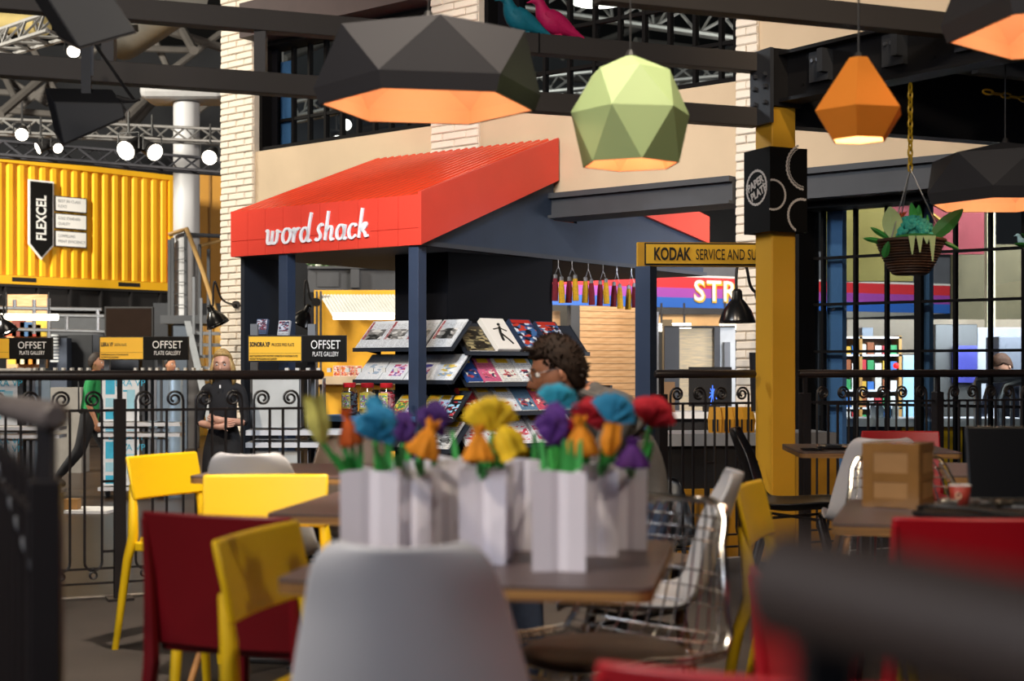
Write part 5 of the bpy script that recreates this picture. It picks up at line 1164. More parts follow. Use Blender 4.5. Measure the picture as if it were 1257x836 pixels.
def panel_chair(name, label, loc, rz, m=CHAIRR, group='red plastic chairs'):
    t = thing(name, label, 'chair', loc, rz, group)
    b = MB(); rg = []
    for i in range(9):
        f = i / 8; x = -.205 + .41 * f; bw = .022 * (1 - (2 * f - 1) ** 2)
        rg.append([Vector((x, -.195 - bw, .445)), Vector((x, -.211 - bw, .445)), Vector((x, -.235 - bw, .62)), Vector((x, -.268 - bw, .772)), Vector((x, -.252 - bw, .772)), Vector((x, -.218 - bw, .62))])
    b.rings(rg).build('backrest', m, t, smooth=True, bevel=.006)
    b = MB(); b.prism([(-.2, -.20), (.2, -.20), (.21, .2), (-.21, .2)], .425, .45); b.build('seat', m, t, bevel=.01)
    for s in (-1, 1):
        MB().tube([(s * .218, -.29, 0), (s * .205, -.225, .40), (s * .200, -.24, .6), (s * .198, -.262, .755)], [.016, .02, .014, .009], 8).build('rear_leg', m, t, smooth=True)
        MB().tube([(s * .222, .22, 0), (s * .2, .175, .43)], [.015, .021], 8).build('front_leg', m, t, smooth=True)
    return t
PROF = [(.225, .415, .165), (.215, .437, .19), (.14, .440, .208), (.03, .428, .22), (-.07, .424, .224), (-.145, .44, .222), (-.193, .49, .215), (-.220, .56, .201), (-.244, .64, .183), (-.268, .715, .163), (-.288, .775, .148), (-.299, .808, .130), (-.303, .824, .096)]
def spt(i, u, wk=1.0):
    y, z, h = PROF[i]; e = abs(u) ** 2.4; k = min(1, max(0, (i - 4) / 3))
    seat = (0, .045 * e * (1 - k)); back = .062 * e * k * (1 if i < 10 else .7)
    dip = -.006 * (1 - u * u) if i == len(PROF) - 1 else 0
    return Vector((u * h * wk, y + back, z + seat[1] + dip))
def wood_legs(t, m, foot=.26, nm='leg'):
    for sx in (-1, 1):
        for sy, yy in ((1, .13), (-1, -.12)):
            MB().tube([(sx * .12, yy, .40), (sx * .225, yy * 1.0 + sy * .10, 0)], [.017, .012], 10).build(nm, m, t, smooth=True)
    MB().bar((-.14, .13, .395), (.14, -.12, .395), .016, .012).build('cross_strut', BLACK, t); MB().bar((.14, .13, .393), (-.14, -.12, .393), .016, .012).build('cross_strut', BLACK, t)
def shell_chair(name, label, loc, rz, m=CHAIRW, legm=BEECH, group='moulded shell chairs', scale=None):
    t = thing(name, label, 'chair', loc, rz, group)
    us = [-1, -.93, -.75, -.45, -.15, .15, .45, .75, .93, 1]
    MB().rings([[spt(i, u) for u in us] for i in range(len(PROF))], closed=False).build('shell', m, t, smooth='all', solid=.012, subsurf=2)
    wood_legs(t, legm)
    if scale: t.scale = (1, 1, scale)
    return t
def wire_chair(name, label, loc, rz, pad=True):
    t = thing(name, label, 'chair', loc, rz, 'chrome wire chairs'); n = len(PROF); wk = 1.12
    edge = [spt(i, -1, wk) for i in range(n)] + [spt(n - 1, u, wk) for u in (-.5, 0, .5)] + [spt(i, 1, wk) for i in reversed(range(n))] + [spt(0, u, wk) for u in (.5, 0, -.5)]
    MB().tube(edge, .0065, 6, closed=True).build('rim', CHROME, t, smooth=True)
    MB().tube([p + Vector((0, 0, -.012)) * (1 if p.z < .5 else 0) + Vector((0, -.012, 0)) * (1 if p.z >= .5 else 0) for p in edge], .0045, 6, closed=True).build('rim', CHROME, t, smooth=True)
    for k in range(1, 12):
        u = -1 + k / 6; MB().tube([spt(i, u, wk) for i in range(n)], .0028, 5).build('wire', CHROME, t, smooth=True)
    for i in range(1, n - 1): MB().tube([spt(i, u, wk) for u in (-1, -.8, -.5, 0, .5, .8, 1)], .0028, 5).build('wire', CHROME, t, smooth=True)
    for i in range(0, n - 1):
        if i % 2: MB().tube([(spt(i, u, wk) + spt(i + 1, u, wk)) / 2 for u in (-1, -.8, -.5, 0, .5, .8, 1)], .0028, 5).build('wire', CHROME, t, smooth=True)
    if pad:
        b = MB(); b.lathe([(.02, .432), (.13, .434), (.19, .446), (.2, .456), (.185, .468), (.1, .474), (.02, .474)], 24, (0, .02, 0)); b.build('seat_pad', LEATH, t, smooth=True)
        MB().tube([Vector((.199 * math.cos(R(15 * k)), .02 + .199 * math.sin(R(15 * k)), .447)) for k in range(24)], .005, 6, closed=True).build('pad_piping', LEATH, t, smooth=True)
    for sx in (-1, 1):
        for sy, yy in ((1, .12), (-1, -.12)): MB().tube([(sx * .10, yy, .425), (sx * .20, yy + sy * .10, 0)], .006, 6).build('leg', CHROME, t, smooth=True)
    MB().tube([(-.10, .12, .42), (.1, -.12, .42)], .005, 5).build('cross_rod', CHROME, t); MB().tube([(.10, .12, .42), (-.1, -.12, .42)], .005, 5).build('cross_rod', CHROME, t)
    return t
def face(dx, dy): return math.atan2(dy, dx) - math.pi / 2       # yaw that turns +y to (dx, dy)
def table(label, c, rz, w=.69, d=.72, zt=.73):
    t = thing('cafe_table', label, 'table', (c[0], c[1], 0), rz, 'square cafe tables')
    b = MB(); r = .035; poly = []
    for sx, sy, a0 in ((1, 1, 0), (-1, 1, 90), (-1, -1, 180), (1, -1, 270)):
        for k in range(5): a = R(a0 + 22.5 * k); poly.append((sx * (w / 2 - r) + r * math.cos(a), sy * (d / 2 - r) + r * math.sin(a)))
    b.prism(poly, zt - .006, zt); b.build('laminate', TOPM, t); MB().prism(poly, zt - .026, zt - .0062).build('plywood_board', PLY, t)
    MB().box(-.15, .15, -.15, .15, zt - .04, zt - .0262).build('mounting_plate', BLACK, t)
    MB().tube([(0, 0, .02), (0, 0, zt - .04)], .03, 14).build('pedestal', mat('pedestal_brown', '#2a1d18', .4, .2), t, smooth=True)
    MB().box(-.24, .24, -.035, .035, 0, .025).build('foot', BLACK, t, bevel=.008); MB().box(-.035, .035, -.24, .24, 0.0255, .04).build('foot', BLACK, t, bevel=.005)
    return t
TA = R(-9.5)
T1 = table('brown square table with white paper bags of flowers on it', (-.037, 2.895), TA)
T2 = table('brown square table behind the paper bags, corner at the red chair', (-.256, 4.06), TA)
T3 = table('brown square table holding the cardboard box and laptop', (1.237, 3.76), R(-17), .72, .70)
T4 = table('brown square table in front of the railing by the black chair', (1.70, 6.8), R(-4), .73, .72)
T5 = table('brown square table in the gap left of the laptop screen', (1.98, 5.35), R(-14))
T6 = table('brown square table with yellow chair pushed in, by the iron railing', (-.755, 5.37), R(-6), .72, .72)

slat_chair('cafe_chair', 'slanted yellow slat-back chair beside the railing post', (-1.20, 5.66, 0), face(.88, -.48))
slat_chair('cafe_chair', 'yellow slat-back chair seen squarely, its backrest just over the red chair', (-.80, 4.43, 0), face(.04, -1))
slat_chair('cafe_chair', 'yellow slat-back chair in front of the dark red chair', (-.310, 3.03, 0), face(.96, -.27))
slat_chair('cafe_chair', 'yellow slat-back chair edge-on beside the wooden-legged white chair', (.955, 4.22, 0), face(.95, -.35))
panel_chair('cafe_chair', 'dark red solid-back chair left of the white chair', (-.605, 3.60, 0), face(.36, .93), CHAIRD)
panel_chair('cafe_chair', 'red solid-back chair in front of the laptop table', (1.10, 3.54, 0), face(.06, 1))
panel_chair('cafe_chair', 'red solid-back chair against the railing behind the cardboard box', (2.07, 7.42, 0), face(-.1, -1))
panel_chair('cafe_chair', 'red chair of which only the top edge shows at the lower picture edge', (.385, 1.855, 0), face(.36, .93), mat('bright_red_plastic', '#b8202a', .40, 0, .04, 5))
panel_chair('cafe_chair', 'red chair half hidden under the blurred handrail', (.70, 2.33, 0), face(1, .1), mat('bright_red_plastic', '#b8202a', .40, 0, .04, 5))
shell_chair('cafe_chair', 'white moulded shell chair seen from behind, close to the lens', (-.15, 2.45, 0), face(.08, 1), scale=1.035)
shell_chair('cafe_chair', 'white moulded shell chair seen from the side with brown wooden legs', (.36, 4.10, 0), face(-1, .08), legm=streak('dark_wood_leg', '#3c2716', '#6a4526', (10, 10, 1), .4, bump=.05))
shell_chair('cafe_chair', 'white moulded shell chair just showing over the squarely seen yellow chair', (-.885, 5.18, 0), face(.1, 1))
shell_chair('cafe_chair', 'white moulded shell chair partly behind the cardboard box', (1.58, 6.22, 0), face(.1, 1))
shell_chair('cafe_chair', 'white moulded shell chair tip near the railing above the laptop', (2.66, 7.75, 0), face(-.9, .4))
shell_chair('cafe_chair', 'black moulded shell chair in front of the yellow post', (1.36, 6.9, 0), face(1, -.26), CHAIRK, CHAIRK)
shell_chair('cafe_chair', 'dark brown shell chair behind the pale yellow and blue flowers', (-.68, 5.92, 0), face(.05, -1), CHAIRB, CHAIRK)
wire_chair('cafe_chair', 'chrome wire chair with brown seat pad at the corner of the flower table', (.235, 3.42, 0), face(-.68, -.73)).scale = (1, 1, .96)
wire_chair('cafe_chair', 'chrome wire chair hidden behind the cardboard box', (1.33, 4.55, 0), face(.1, -1), pad=False)

# ------------------------------------------------------------------ things on the right-hand tables
ZT = .7305
b = MB(); w, d, h = .155, .155, .176; cb_ = thing('cardboard_box', 'taped brown cardboard box on the table by the red chair', 'box', (1.080, 3.975, ZT), R(-31))
CARDB = mat('cardboard', '#a37a4a', .7, 0, .12, 9, .15, 30); TAPE = mat('brown_tape', '#8c6537', .2, 0, .12, 12)
MB().box(-w / 2, w / 2, -d / 2, d / 2, 0, h).build('carton', CARDB, cb_, bevel=.006)
for z in (.070, .0, h - .025): MB().box(-w / 2 - .0015, w / 2 + .0015, -d / 2 - .0015, d / 2 + .0015, z + .002, z + .027).build('tape_band', TAPE, cb_)
MB().box(-w / 2 - .001, w / 2 + .001, -.03, .03, h, h + .0015).build('tape_band', TAPE, cb_)
for x in (-w / 2 - .002, w / 2 + .0005): MB().box(x, x + .0015, -d / 2 + .0, -d / 2 + .035, .0, h).build('tape_band', TAPE, cb_)
MB().box(-w / 2, -w / 2 + .03, -d / 2 - .0025, -d / 2 - .001, 0, h).build('tape_band', TAPE, cb_); MB().box(w / 2 - .03, w / 2, -d / 2 - .0025, -d / 2 - .001, 0, h).build('tape_band', TAPE, cb_)
cp = thing('paper_cup', 'small red paper cup beside the laptop', 'cup', (1.228, 3.90, ZT)); CUPR = mat('cup_red', '#a8392c', .5, 0, .05)
MB().lathe([(.021, 0), (.029, .064)], 20, cap=False).build('cup_wall', CUPR, cp, smooth=True, solid=.001); MB().lathe([(.005, .002), (.021, .002)], 20).build('cup_base', CUPR, cp)
MB().tube([Vector((.0292 * math.cos(R(18 * k)), .0292 * math.sin(R(18 * k)), .064)) for k in range(20)], .0016, 6, closed=True).build('rim', WHITEP, cp, smooth=True)
MB().lathe([(.0285, .056), (.0293, .063)], 20, cap=False).build('pale_band', mat('cup_band', '#d8a890', .5), cp)
b = MB(); b.tube([Vector((-.012 + .007 * math.cos(R(30 * k)), -.0285 + .003 * abs(math.cos(R(30 * k))), .038 + .008 * math.sin(R(30 * k)))) for k in range(12)], .0022, 5, closed=True); b.build('ring_mark', mat('cup_mark', '#e8c8a8', .5), cp)
lp = thing('laptop', 'black laptop with its lid back to the lens', 'laptop', (1.46, 4.0, ZT), R(176))
MB().box(-.17, .17, -.02, .22, .0, .02).build('base', mat('laptop_silver', '#7f858c', .35, .5), lp, bevel=.003); MB().box(-.15, .15, .03, .14, .02, .0225).build('keyboard', BLKP, lp)
b = MB(); b.box(-.17, .17, -.006, .006, .0, .205, Matrix.Translation((0, -.012, .018)) @ Matrix.Rotation(R(12), 4, 'X')); b.build('lid', mat('laptop_black', '#0d0d10', .3), lp, bevel=.004)
lp.rotation_euler.z = R(178)
for i, x in enumerate((-.17, -.152)): pass
MB().box(.171, .176, .0, .05, .004, .014).build('plug', STEEL, lp)
bg = thing('camera_bag', 'flat black camera bag with gear behind the red chair', 'bag', (1.20, 3.62, ZT), R(-10))
b = MB(); b.lathe([(.1, 0), (.15, .006), (.155, .018), (.12, .026)], 24); bmesh.ops.transform(b.b, matrix=Matrix.Diagonal((1.15, .55, 1, 1)), verts=b.b.verts); b.build('pouch', mat('bag_black', '#19181a', .6, 0, .1, 20), bg, smooth=True)
MB().tube([Vector((.16 * math.cos(R(20 * k)), .075 * math.sin(R(20 * k)), .028 + .01 * math.sin(R(40 * k)))) for k in range(18)], .006, 6, closed=True).build('strap', BLKP, bg, smooth=True)
for i, (px, Yl_) in enumerate(((1165, 3.66), (1232, 3.64))):
    o = MB().tube([(-.022, 0, .0), (-.008, .0, .0), (.0, 0, .0), (.02, 0, 0)], [.010, .012, .009, .009], 12).build('lens_barrel', mat('gear_silver', '#8a8580', .25, .7) if i == 0 else mat('gear_bronze', '#4a4238', .3, .5), loc=(X(px, Yl_), Yl_, ZT + .04), smooth=True); tag(o, ['small silver lens barrel on the camera bag', 'small bronze lens barrel on the camera bag'][i], 'camera gear')
t = thing('glass_ashtray', 'round glass dish on the table by the black chair', 'dish', (1.52, 6.72, ZT)); MB().lathe([(.02, .001), (.07, .003), (.085, .012), (.08, .016), (.06, .008)], 24).build('dish', mat('dish_dark', '#3a3838', .1), t, smooth=True); MB().lathe([(.03, .009), (.045, .02), (.042, .022)], 20, cap=False).build('ring', STEEL, t, smooth=True)
o = MB().lathe([(.02, .001), (.055, .003), (.06, .008)], 20).build('saucer', mat('dish_dark', '#3a3838', .1), loc=(1.40, 6.62, ZT), smooth=True); tag(o, 'small dark saucer at the edge of the same table', 'saucer')

# ------------------------------------------------------------------ paper bags and tissue flowers
BAGS = []
def inbag(px, Y):
    """the spot inside the nearest bag where a stem seen at this column stands"""
    best = min(BAGS, key=lambda q: max(0, abs(X(px, q[1]) - q[0]) - q[2] * .6) * 6 + abs(q[1] - Y))
    x = max(best[0] - best[2] * .6, min(best[0] + best[2] * .6, X(px, best[1]))); return Vector((x, best[1], 0))
def bag(label, px0, px1, Y, yaw, h=.19, seed=0):
    w = (px1 - px0) / F * Y; c = (X((px0 + px1) / 2, Y), Y + w / 2, ZT); BAGS.append((c[0], c[1], w / 2))
    t = thing('paper_bag', label, 'bag', c, yaw, 'white paper bags on the table')
    random.seed(seed); a = w / 2; n = .012
    poly = [(-a, -a), (-a * .3, -a + n * .6), (0, -a + n), (a * .35, -a + n * .4), (a, -a), (a - n * 1.6, -a * .4), (a, 0), (a - n * 1.6, a * .45), (a, a), (a * .3, a - n), (-a * .3, a - n * .4), (-a, a), (-a + n * 1.6, a * .45), (-a, 0), (-a + n * 1.6, -a * .4)]
    b = MB(); b.rings([[Vector((x * (1 + .02 * f), y * (1 + .02 * f), h * f + (random.uniform(-.003, .003) if f == 1 else 0))) for x, y in poly] for f in (0, .5, 1)], True, True, False)
    b.build('paper_wall', PAPER, t, solid=.0015)
    ip = [(x * .72, y * .72) for x, y in poly]
    MB().prism(ip, .004, h - .04).build('filling', mat('filling_green', '#2a4a2c', .8, 0, .3, 30), t)
    return t
bags = [('white paper bag with blue and orange flowers, at the row end', 417, 487, 2.72, .04, 1), ('white paper bag squeezed behind the first one', 478, 524, 2.98, .2, 2), ('greyish white paper bag under the orange and purple flowers', 513, 572, 3.06, -.05, 3), ('white paper bag in front under the yellow flower', 568, 625, 2.80, -.16, 4),
        ('narrow white paper bag deep between the front ones', 622, 662, 3.0, .1, 5), ('frontmost white paper bag on the table', 655, 720, 2.70, -.05, 6), ('white paper bag just behind the frontmost one', 712, 760, 2.92, -.08, 7), ('white paper bag at the table edge by the wire chair', 748, 795, 3.02, -.06, 8)]
for l, a, c, Y, yw, sd in bags: bag(l, a, c, Y, yw, .19, sd)
TIS = {}
def tissue(c): return mat('tissue_' + c.lstrip('#'), c, .75, 0, .22, 25, .1, 80)
PRF = {'ruffle': ([(.0, .12), (.12, .45), (.35, .85), (.6, 1.0), (.82, .9), (.95, .55), (1.0, .2)], 9, .17),
       'bell': ([(.0, 1.0), (.05, 1.03), (.3, .86), (.55, .58), (.72, .28), (.8, .22), (.88, .34), (1.0, .42)], 8, .10),
       'tulip': ([(.0, .14), (.15, .55), (.4, .9), (.6, .92), (.8, .75), (1.0, .85)], 5, .20),
       'fan': ([(.0, .1), (.1, .5), (.25, .95), (.45, 1.1), (.6, .95), (.75, .6), (.9, .25)], 11, .20)}
def flower(label, px, py, w, h, Y, kind, col, stem_px, tilt=0, seed=0, two=None):
    c = P(px, py, Y); wm, hm = w / F * Y, h / F * Y
    ib_ = inbag(stem_px, Y); t = thing('paper_flower', label, 'flower', (ib_.x, ib_.y, ZT + .15), 0, 'tissue paper flowers'); iv = inv(t)
    prof, k, amp = PRF[kind]; random.seed(seed); ph = random.uniform(0, 6); b = MB(); rg = []; N = 64
    T = Matrix.Translation(c) @ Matrix.Rotation(R(tilt), 4, 'Y') @ Matrix.Rotation(R(random.uniform(-12, 12)), 4, 'X')
    for f, r in prof:
        ring = []
        for j in range(N):
            a = 2 * math.pi * j / N; rr = r * wm / 2 * (1 + amp * (1 - 2 * abs(math.sin((k * a + ph + 1.2 * f) / 2))) * min(1, r * 1.4) + .10 * noise.noise(Vector((math.cos(a) * 1.6, math.sin(a) * 1.6, f * 2 + seed))))
            z = (f - .5) * hm + .06 * hm * math.sin(k * a * .5 + ph) * f + .07 * hm * noise.noise(Vector((math.cos(a) * 2, math.sin(a) * 2, f * 3 + seed * 2)))
            ring.append(T @ Vector((rr * math.cos(a), rr * math.sin(a) * .8, z)))
        rg.append(ring)
    if kind in ('ruffle', 'fan'):                    # pleated tissue petals radiating from one knot
        b.b.free(); knot = Vector((0, 0, -hm * (.42 if kind == 'fan' else .36))); npet = 9 if kind == 'fan' else 11
        for q in range(npet):
            az = 2 * math.pi * (q * .618) + random.uniform(-.3, .3); el = (math.pi / 2) * (.10 + .85 * (q + .5) / npet) if kind == 'fan' else (math.pi / 2) * (-.25 + 1.2 * (q + .5) / npet)
            d = Vector((math.cos(az) * math.cos(el), math.sin(az) * math.cos(el), math.sin(el))); tip = Vector((d.x * wm * .5, d.y * wm * .46, d.z * hm * .5 + hm * .04))
            ax = tip - knot; L_ = ax.length; a = ax.normalized(); sd = a.cross(Vector((.3, .9, .2))).normalized(); up = sd.cross(a); rg2 = []
            ww = wm * random.uniform(.26, .36)
            for r in range(5):
                f = r / 4; row = []
                for c_ in range(9):
                    u = c_ / 4 - 1; zz = (.055 if c_ % 2 else -.055) * wm * f + random.uniform(-.02, .02) * wm * f
                    row.append(T @ (knot + a * L_ * f * (1 - .16 * u * u * f + random.uniform(-.05, .05) * (r == 4)) + sd * ww * u * f ** .8 + up * (zz + wm * .16 * f * f * (1 if q % 2 else -.6))))
                rg2.append(row)
            MB().rings(rg2, closed=False).build('petal', tissue(two or col), t, smooth='all', inv=iv, solid=.0012)
    else:
        b.rings(rg, True, True, False); b.build('bloom', tissue(col), t, smooth='all', inv=iv, subsurf=1)
    b0 = T @ Vector((0, .0, -hm * .42)); s1 = Vector((ib_.x, ib_.y, ZT + .151))
    b = MB(); b.tube([s1, (s1 + b0) / 2 + Vector((.002, 0, 0)), b0], [.007, .0065, .005], 6); b.build('stem', GREENP, t, inv=iv)
    leaf(t, iv.inverted() @ (s1 + Vector((.004, -.004, 0))), iv.inverted() @ (s1.lerp(b0, .75) + Vector((.012 * (1 if seed % 2 else -1), -.012, 0))), .008, GREENP, .004)
    return t
BL_, OR, YE, PU, RE, PY, LB = '#1c7fa8', '#e8651c', '#e8c016', '#4a2270', '#c01426', '#d8cf6a', '#2fa3c0'
OY = '#ee9414'
fl = [('crumpled pale yellow flower leaning out at the row end', 391, 517, 30, 62, 2.74, 'tulip', PY, 428, -8, None), ('small orange flower next to the pale yellow one', 428, 525, 30, 44, 2.76, 'bell', OR, 436, -10, None),
      ('big crumpled blue flower with a second head on top', 463, 522, 44, 52, 2.70, 'ruffle', BL_, 472, 8, None), ('dark purple flower behind the big blue one', 494, 527, 30, 46, 2.9, 'ruffle', PU, 488, 0, None),
      ('purple flower behind the orange-yellow bell', 531, 514, 34, 44, 2.98, 'ruffle', PU, 528, 20, None), ('orange-yellow bell flower below the purple one', 524, 538, 46, 46, 2.9, 'bell', OY, 520, 22, None),
      ('large yellow flower with spread petals', 601, 512, 58, 46, 2.84, 'fan', YE, 593, -10, YE), ('drooping yellow flower below the large yellow one', 624, 542, 40, 42, 2.80, 'tulip', YE, 622, 160, None),
      ('orange bell flower under the large yellow flower', 587, 545, 40, 44, 2.78, 'bell', OY, 588, 0, None), ('light blue fan flower against the man\'s collar', 684, 489, 46, 34, 2.95, 'fan', LB, 690, 8, LB),
      ('tall crumpled purple flower below the light blue one', 678, 526, 34, 60, 2.84, 'ruffle', '#5a2a86', 676, 6, None), ('red flower behind the orange bell, upper of the two', 723, 507, 40, 34, 2.95, 'ruffle', RE, 712, 20, None),
      ('red flower half hidden behind the orange bell', 697, 534, 30, 40, 2.9, 'ruffle', RE, 694, -20, None), ('orange-yellow bell flower with tied top in front of the red ones', 713, 536, 42, 48, 2.78, 'bell', OY, 702, -4, None),
      ('blue fan flower between the red ones', 753, 504, 50, 40, 2.92, 'fan', BL_, 744, 18, BL_), ('small orange flower below the blue fan', 750, 541, 26, 40, 2.88, 'tulip', OY, 736, 10, None),
      ('big red flower leaning out over the table edge', 801, 508, 50, 42, 2.98, 'fan', RE, 788, 12, RE), ('purple bell flower hanging at the last bag', 776, 556, 42, 36, 2.88, 'bell', '#5c2480', 774, 0, None)]
for i, f in enumerate(fl): flower(f[0], *f[1:10], seed=i + 1, two=f[10])
t = thing('paper_flower', 'small blue head rising behind the big crumpled blue flower', 'flower', P(461, 498, 2.74), 0, 'tissue paper flowers'); b = MB(); b.ball((0, 0, 0), .02, 14, 10); 
for v in b.b.verts: v.co *= 1 + .22 * noise.noise(v.co * 60)
b.build('bloom', tissue(BL_), t, smooth='all'); MB().tube([(0, .02, -.16), (0, .01, -.015)], .005, 6).build('stem', GREENP, t)
for i, (px, Y, lean) in enumerate(((432, 2.76, -.3), (440, 2.76, .05), (476, 2.72, .05), (484, 2.8, -.05), (497, 2.9, .1), (511, 2.9, .2), (528, 2.9, -.2), (562, 3.0, -.15), (588, 2.78, .1), (655, 2.88, .05), (668, 2.86, -.1), (692, 2.86, .0), (700, 2.72, .0), (708, 2.74, .12), (736, 2.88, .1), (748, 2.95, .05))):
    b = MB(); c = inbag(px, Y) + Vector((0, -.01, ZT + .151)); o = MB().slab([(-.006, 0, 0), (.006, 0, 0), (.009 + lean * .05, 0, .06), (.004 + lean * .08, 0, .10), (-.003 + lean * .08, 0, .095)], (0, .002, 0)).build('paper_leaf', mat('green_paper_b', '#46b054', .6, 0, .15, 20), loc=c)
    o.rotation_euler = (0, 0, R(20 * math.sin(i * 2.3))); tag(o, 'green folded paper leaf, %s from the row end, in a white paper bag' % ['first', 'second', 'third', 'fourth', 'fifth', 'sixth', 'seventh', 'eighth', 'ninth', 'tenth', 'eleventh', 'twelfth', 'thirteenth', 'fourteenth', 'fifteenth', 'last'][i], 'leaf', 'green paper leaves in the bags')
# ------------------------------------------------------------------ behind the ground floor window and deep in the hall
o = MB().box(X(1015, 19), X(1075, 19) + .5, 19, 19.2, Z(345, 19), Z(225, 19)).build('olive_board', mat('olive_board', '#6c6428', .7, 0, .1, 2)); tag(o, 'olive yellow board high behind the ground floor window', 'board')
t = thing('maroon_banner', 'maroon banner with a gold zigzag behind the hanging basket', 'banner', P(1150, 275, 17.5)); hw = X(1208, 17.5) - X(1150, 17.5)
MB().box(-hw, hw, 0, .08, Z(312, 17.5) - Z(275, 17.5), Z(222, 17.5) - Z(275, 17.5)).build('board', mat('maroon', '#6a1626', .7, 0, .1, 2), t)
GD = mat('dull_gold', '#a58a32', .6)
MB().bar((-.55, -.03, .5), (.15, -.03, -.05), .02, .09, up=(0, 1, 0)).build('gold_band', GD, t); MB().bar((.15, -.03, -.05), (-.45, -.03, -.33), .02, .07, up=(0, 1, 0)).build('gold_band', GD, t)
o = MB().box(X(1176, 18), X(1300, 18), 18, 18.3, FLOOR2, Z(300, 18)).build('booth_wall', mat('booth_olive', '#4b4630', .7)); tag(o, 'dull olive booth wall behind the second basket', 'wall panel')
o = MB().box(X(1212, 16.5), X(1222, 16.5), 16.5, 16.6, FLOOR2, Z(252, 16.5)).build('cream_post', mat('cream_post', '#cfc4a4', .5)); tag(o, 'cream post behind the small pale blue bird', 'post')
t = thing('tall_shelf', 'white shelf of small goods seen low through the ground floor window', 'shelf', (X(1031, 14.5), 14.5, FLOOR2)); w = X(1107, 14.5) - X(1031, 14.5); hh = Z(412, 14.5) - FLOOR2
MB().box(0, w, .28, .3, 0, hh).build('back', mat('shelf_cream', '#c9b795', .6), t)
for x in (0, .2, w - .03): MB().box(x, x + .03, 0, .28, 0, hh).build('upright', mat('shelf_wood', '#c08f4a', .5), t)
sz = [hh - .02 - .18 * k for k in range(8)]
for z in sz: MB().box(0, w, 0, .28, z - .01, z + .01).build('board', WHITEP, t)
random.seed(31); gc = ['#c8343c', '#3a9a58', '#e8e4da', '#e0b03a', '#3a72b8', '#d8d0c0', '#a05a30', '#f0ece4']
for r in range(1, 6):
    for k in range(7):
        x = .05 + k * (w - .08) / 7; o = MB().box(0, .065, .02, .14, 0, random.uniform(.08, .14)).build('goods_box', mat('goods_%d' % ((r * 3 + k) % 8), gc[(r * 3 + k) % 8], .5), loc=(X(1031, 14.5) + x, 14.5, FLOOR2 + sz[r] + .0105)); tag(o, '%s pack on the goods shelf behind the window, shelf %s from the top' % (['red', 'green', 'cream', 'ochre', 'blue', 'beige', 'brown', 'off-white'][(r * 3 + k) % 8], ['one', 'two', 'three', 'four', 'five'][r - 1]), 'pack', 'packs on the goods shelf')
for i, (a, b_, ya, yb, Y, c, lab) in enumerate(((1058, 1072, 402, 520, 16, '#8d949e', 'grey display column behind the window beside the goods shelf'), (1108, 1126, 436, 520, 15, '#9cc4dc', 'pale blue rounded cooler behind the window'), (1148, 1200, 398, 530, 15.5, '#57544e', 'dark framed display case behind the window'), (1200, 1260, 402, 540, 16.2, '#c9ccd2', 'white cabinet behind the dark haired man at the window'), (1226, 1262, 413, 500, 14.4, '#4a4c52', 'grey screen on the white cabinet'))):
    o = MB().box(X(a, Y), X(b_, Y), Y, Y + .4, max(FLOOR2, Z(yb, Y)) if i in (4,) else FLOOR2, Z(ya, Y)).build(['display_column', 'cooler', 'display_case', 'cabinet', 'wall_screen'][i], mat('win_item_%d' % i, c, .4), bevel=.01); tag(o, lab, ['column', 'cooler', 'case', 'cabinet', 'screen'][i])
o = MB().box(-.13, .13, 0, .03, -.2, .2).build('violet_screen', mat('violet_screen', '#4a4a9a', .3, 0, .2, 5, emit='#5058c8', es=.5), loc=P(1185, 447, 15.4)); tag(o, 'violet glowing screen in the display case', 'screen')
o = MB().ball((0, 0, 0), .03, 10, 8).build('red_signal', mat('red_glow', '#ff2020', .4, 0, 0, emit='#ff2020', es=3), loc=P(1100, 449, 14)); tag(o, 'small glowing red signal behind the window', 'light')
t = thing('white_counter', 'long white counter behind the ground floor window', 'counter', (X(1031, 12.6), 12.6, FLOOR2)); cw = X(1262, 12.6) - X(1031, 12.6); cz = Z(514, 12.6) - FLOOR2
MB().box(0, cw, 0, .5, cz - .07, cz).build('counter_top', WHITEP, t)
for k in range(6): MB().box(cw * k / 6 + .01, cw * (k + 1) / 6 - .01, .05, .5, 0, cz - .07).build('front_panel', YELLOW if k in (2, 3) else DGREY, t)
for k in range(4):
    o = MB().lathe([(.03, 0), (.03, .1), (.02, .12)], 10).build('tin', mat('tin_%d' % k, ['#e8ecf0', '#cfe0e8', '#3a8ac0', '#e8e4d8'][k], .4), loc=(X(1072 + 9 * k, 12.7), 12.7, FLOOR2 + cz + .001)); tag(o, '%s tin on the white counter behind the window' % ['white', 'pale blue', 'blue', 'cream'][k], 'tin', 'tins on the white counter')
t = thing('steel_barrier', 'galvanised tube barrier behind the ground floor window', 'barrier', P(1240, 480, 12.0)); iv = inv(t)
MB().tube([P(1228, 600, 12), P(1228, 490, 12), P(1234, 474, 12), P(1250, 469, 12), P(1290, 469, 12)], .03, 8).build('tube', STEEL, t, smooth=True, inv=iv)
for px in (1242, 1254): MB().tube([P(px, 470, 12), P(px, 600, 12)], .016, 6).build('bar', STEEL, t, smooth=True, inv=iv)
MB().tube([P(1198, 467, 12.1), P(1262, 464, 12.1)], .03, 8).build('tube', STEEL, t, smooth=True, inv=iv); MB().bar(P(1200, 467, 12.1), P(1200, 620, 12.1), .05, .05).build('post', STEEL, t, inv=iv); 
o = MB().box(-.25, .25, 0, .3, 0, .12).build('blue_crate', mat('blue_crate', '#2a6ab0', .5), loc=(X(1215, 11.9), 11.9, FLOOR2)); tag(o, 'blue crate on the floor behind the barrier', 'crate')
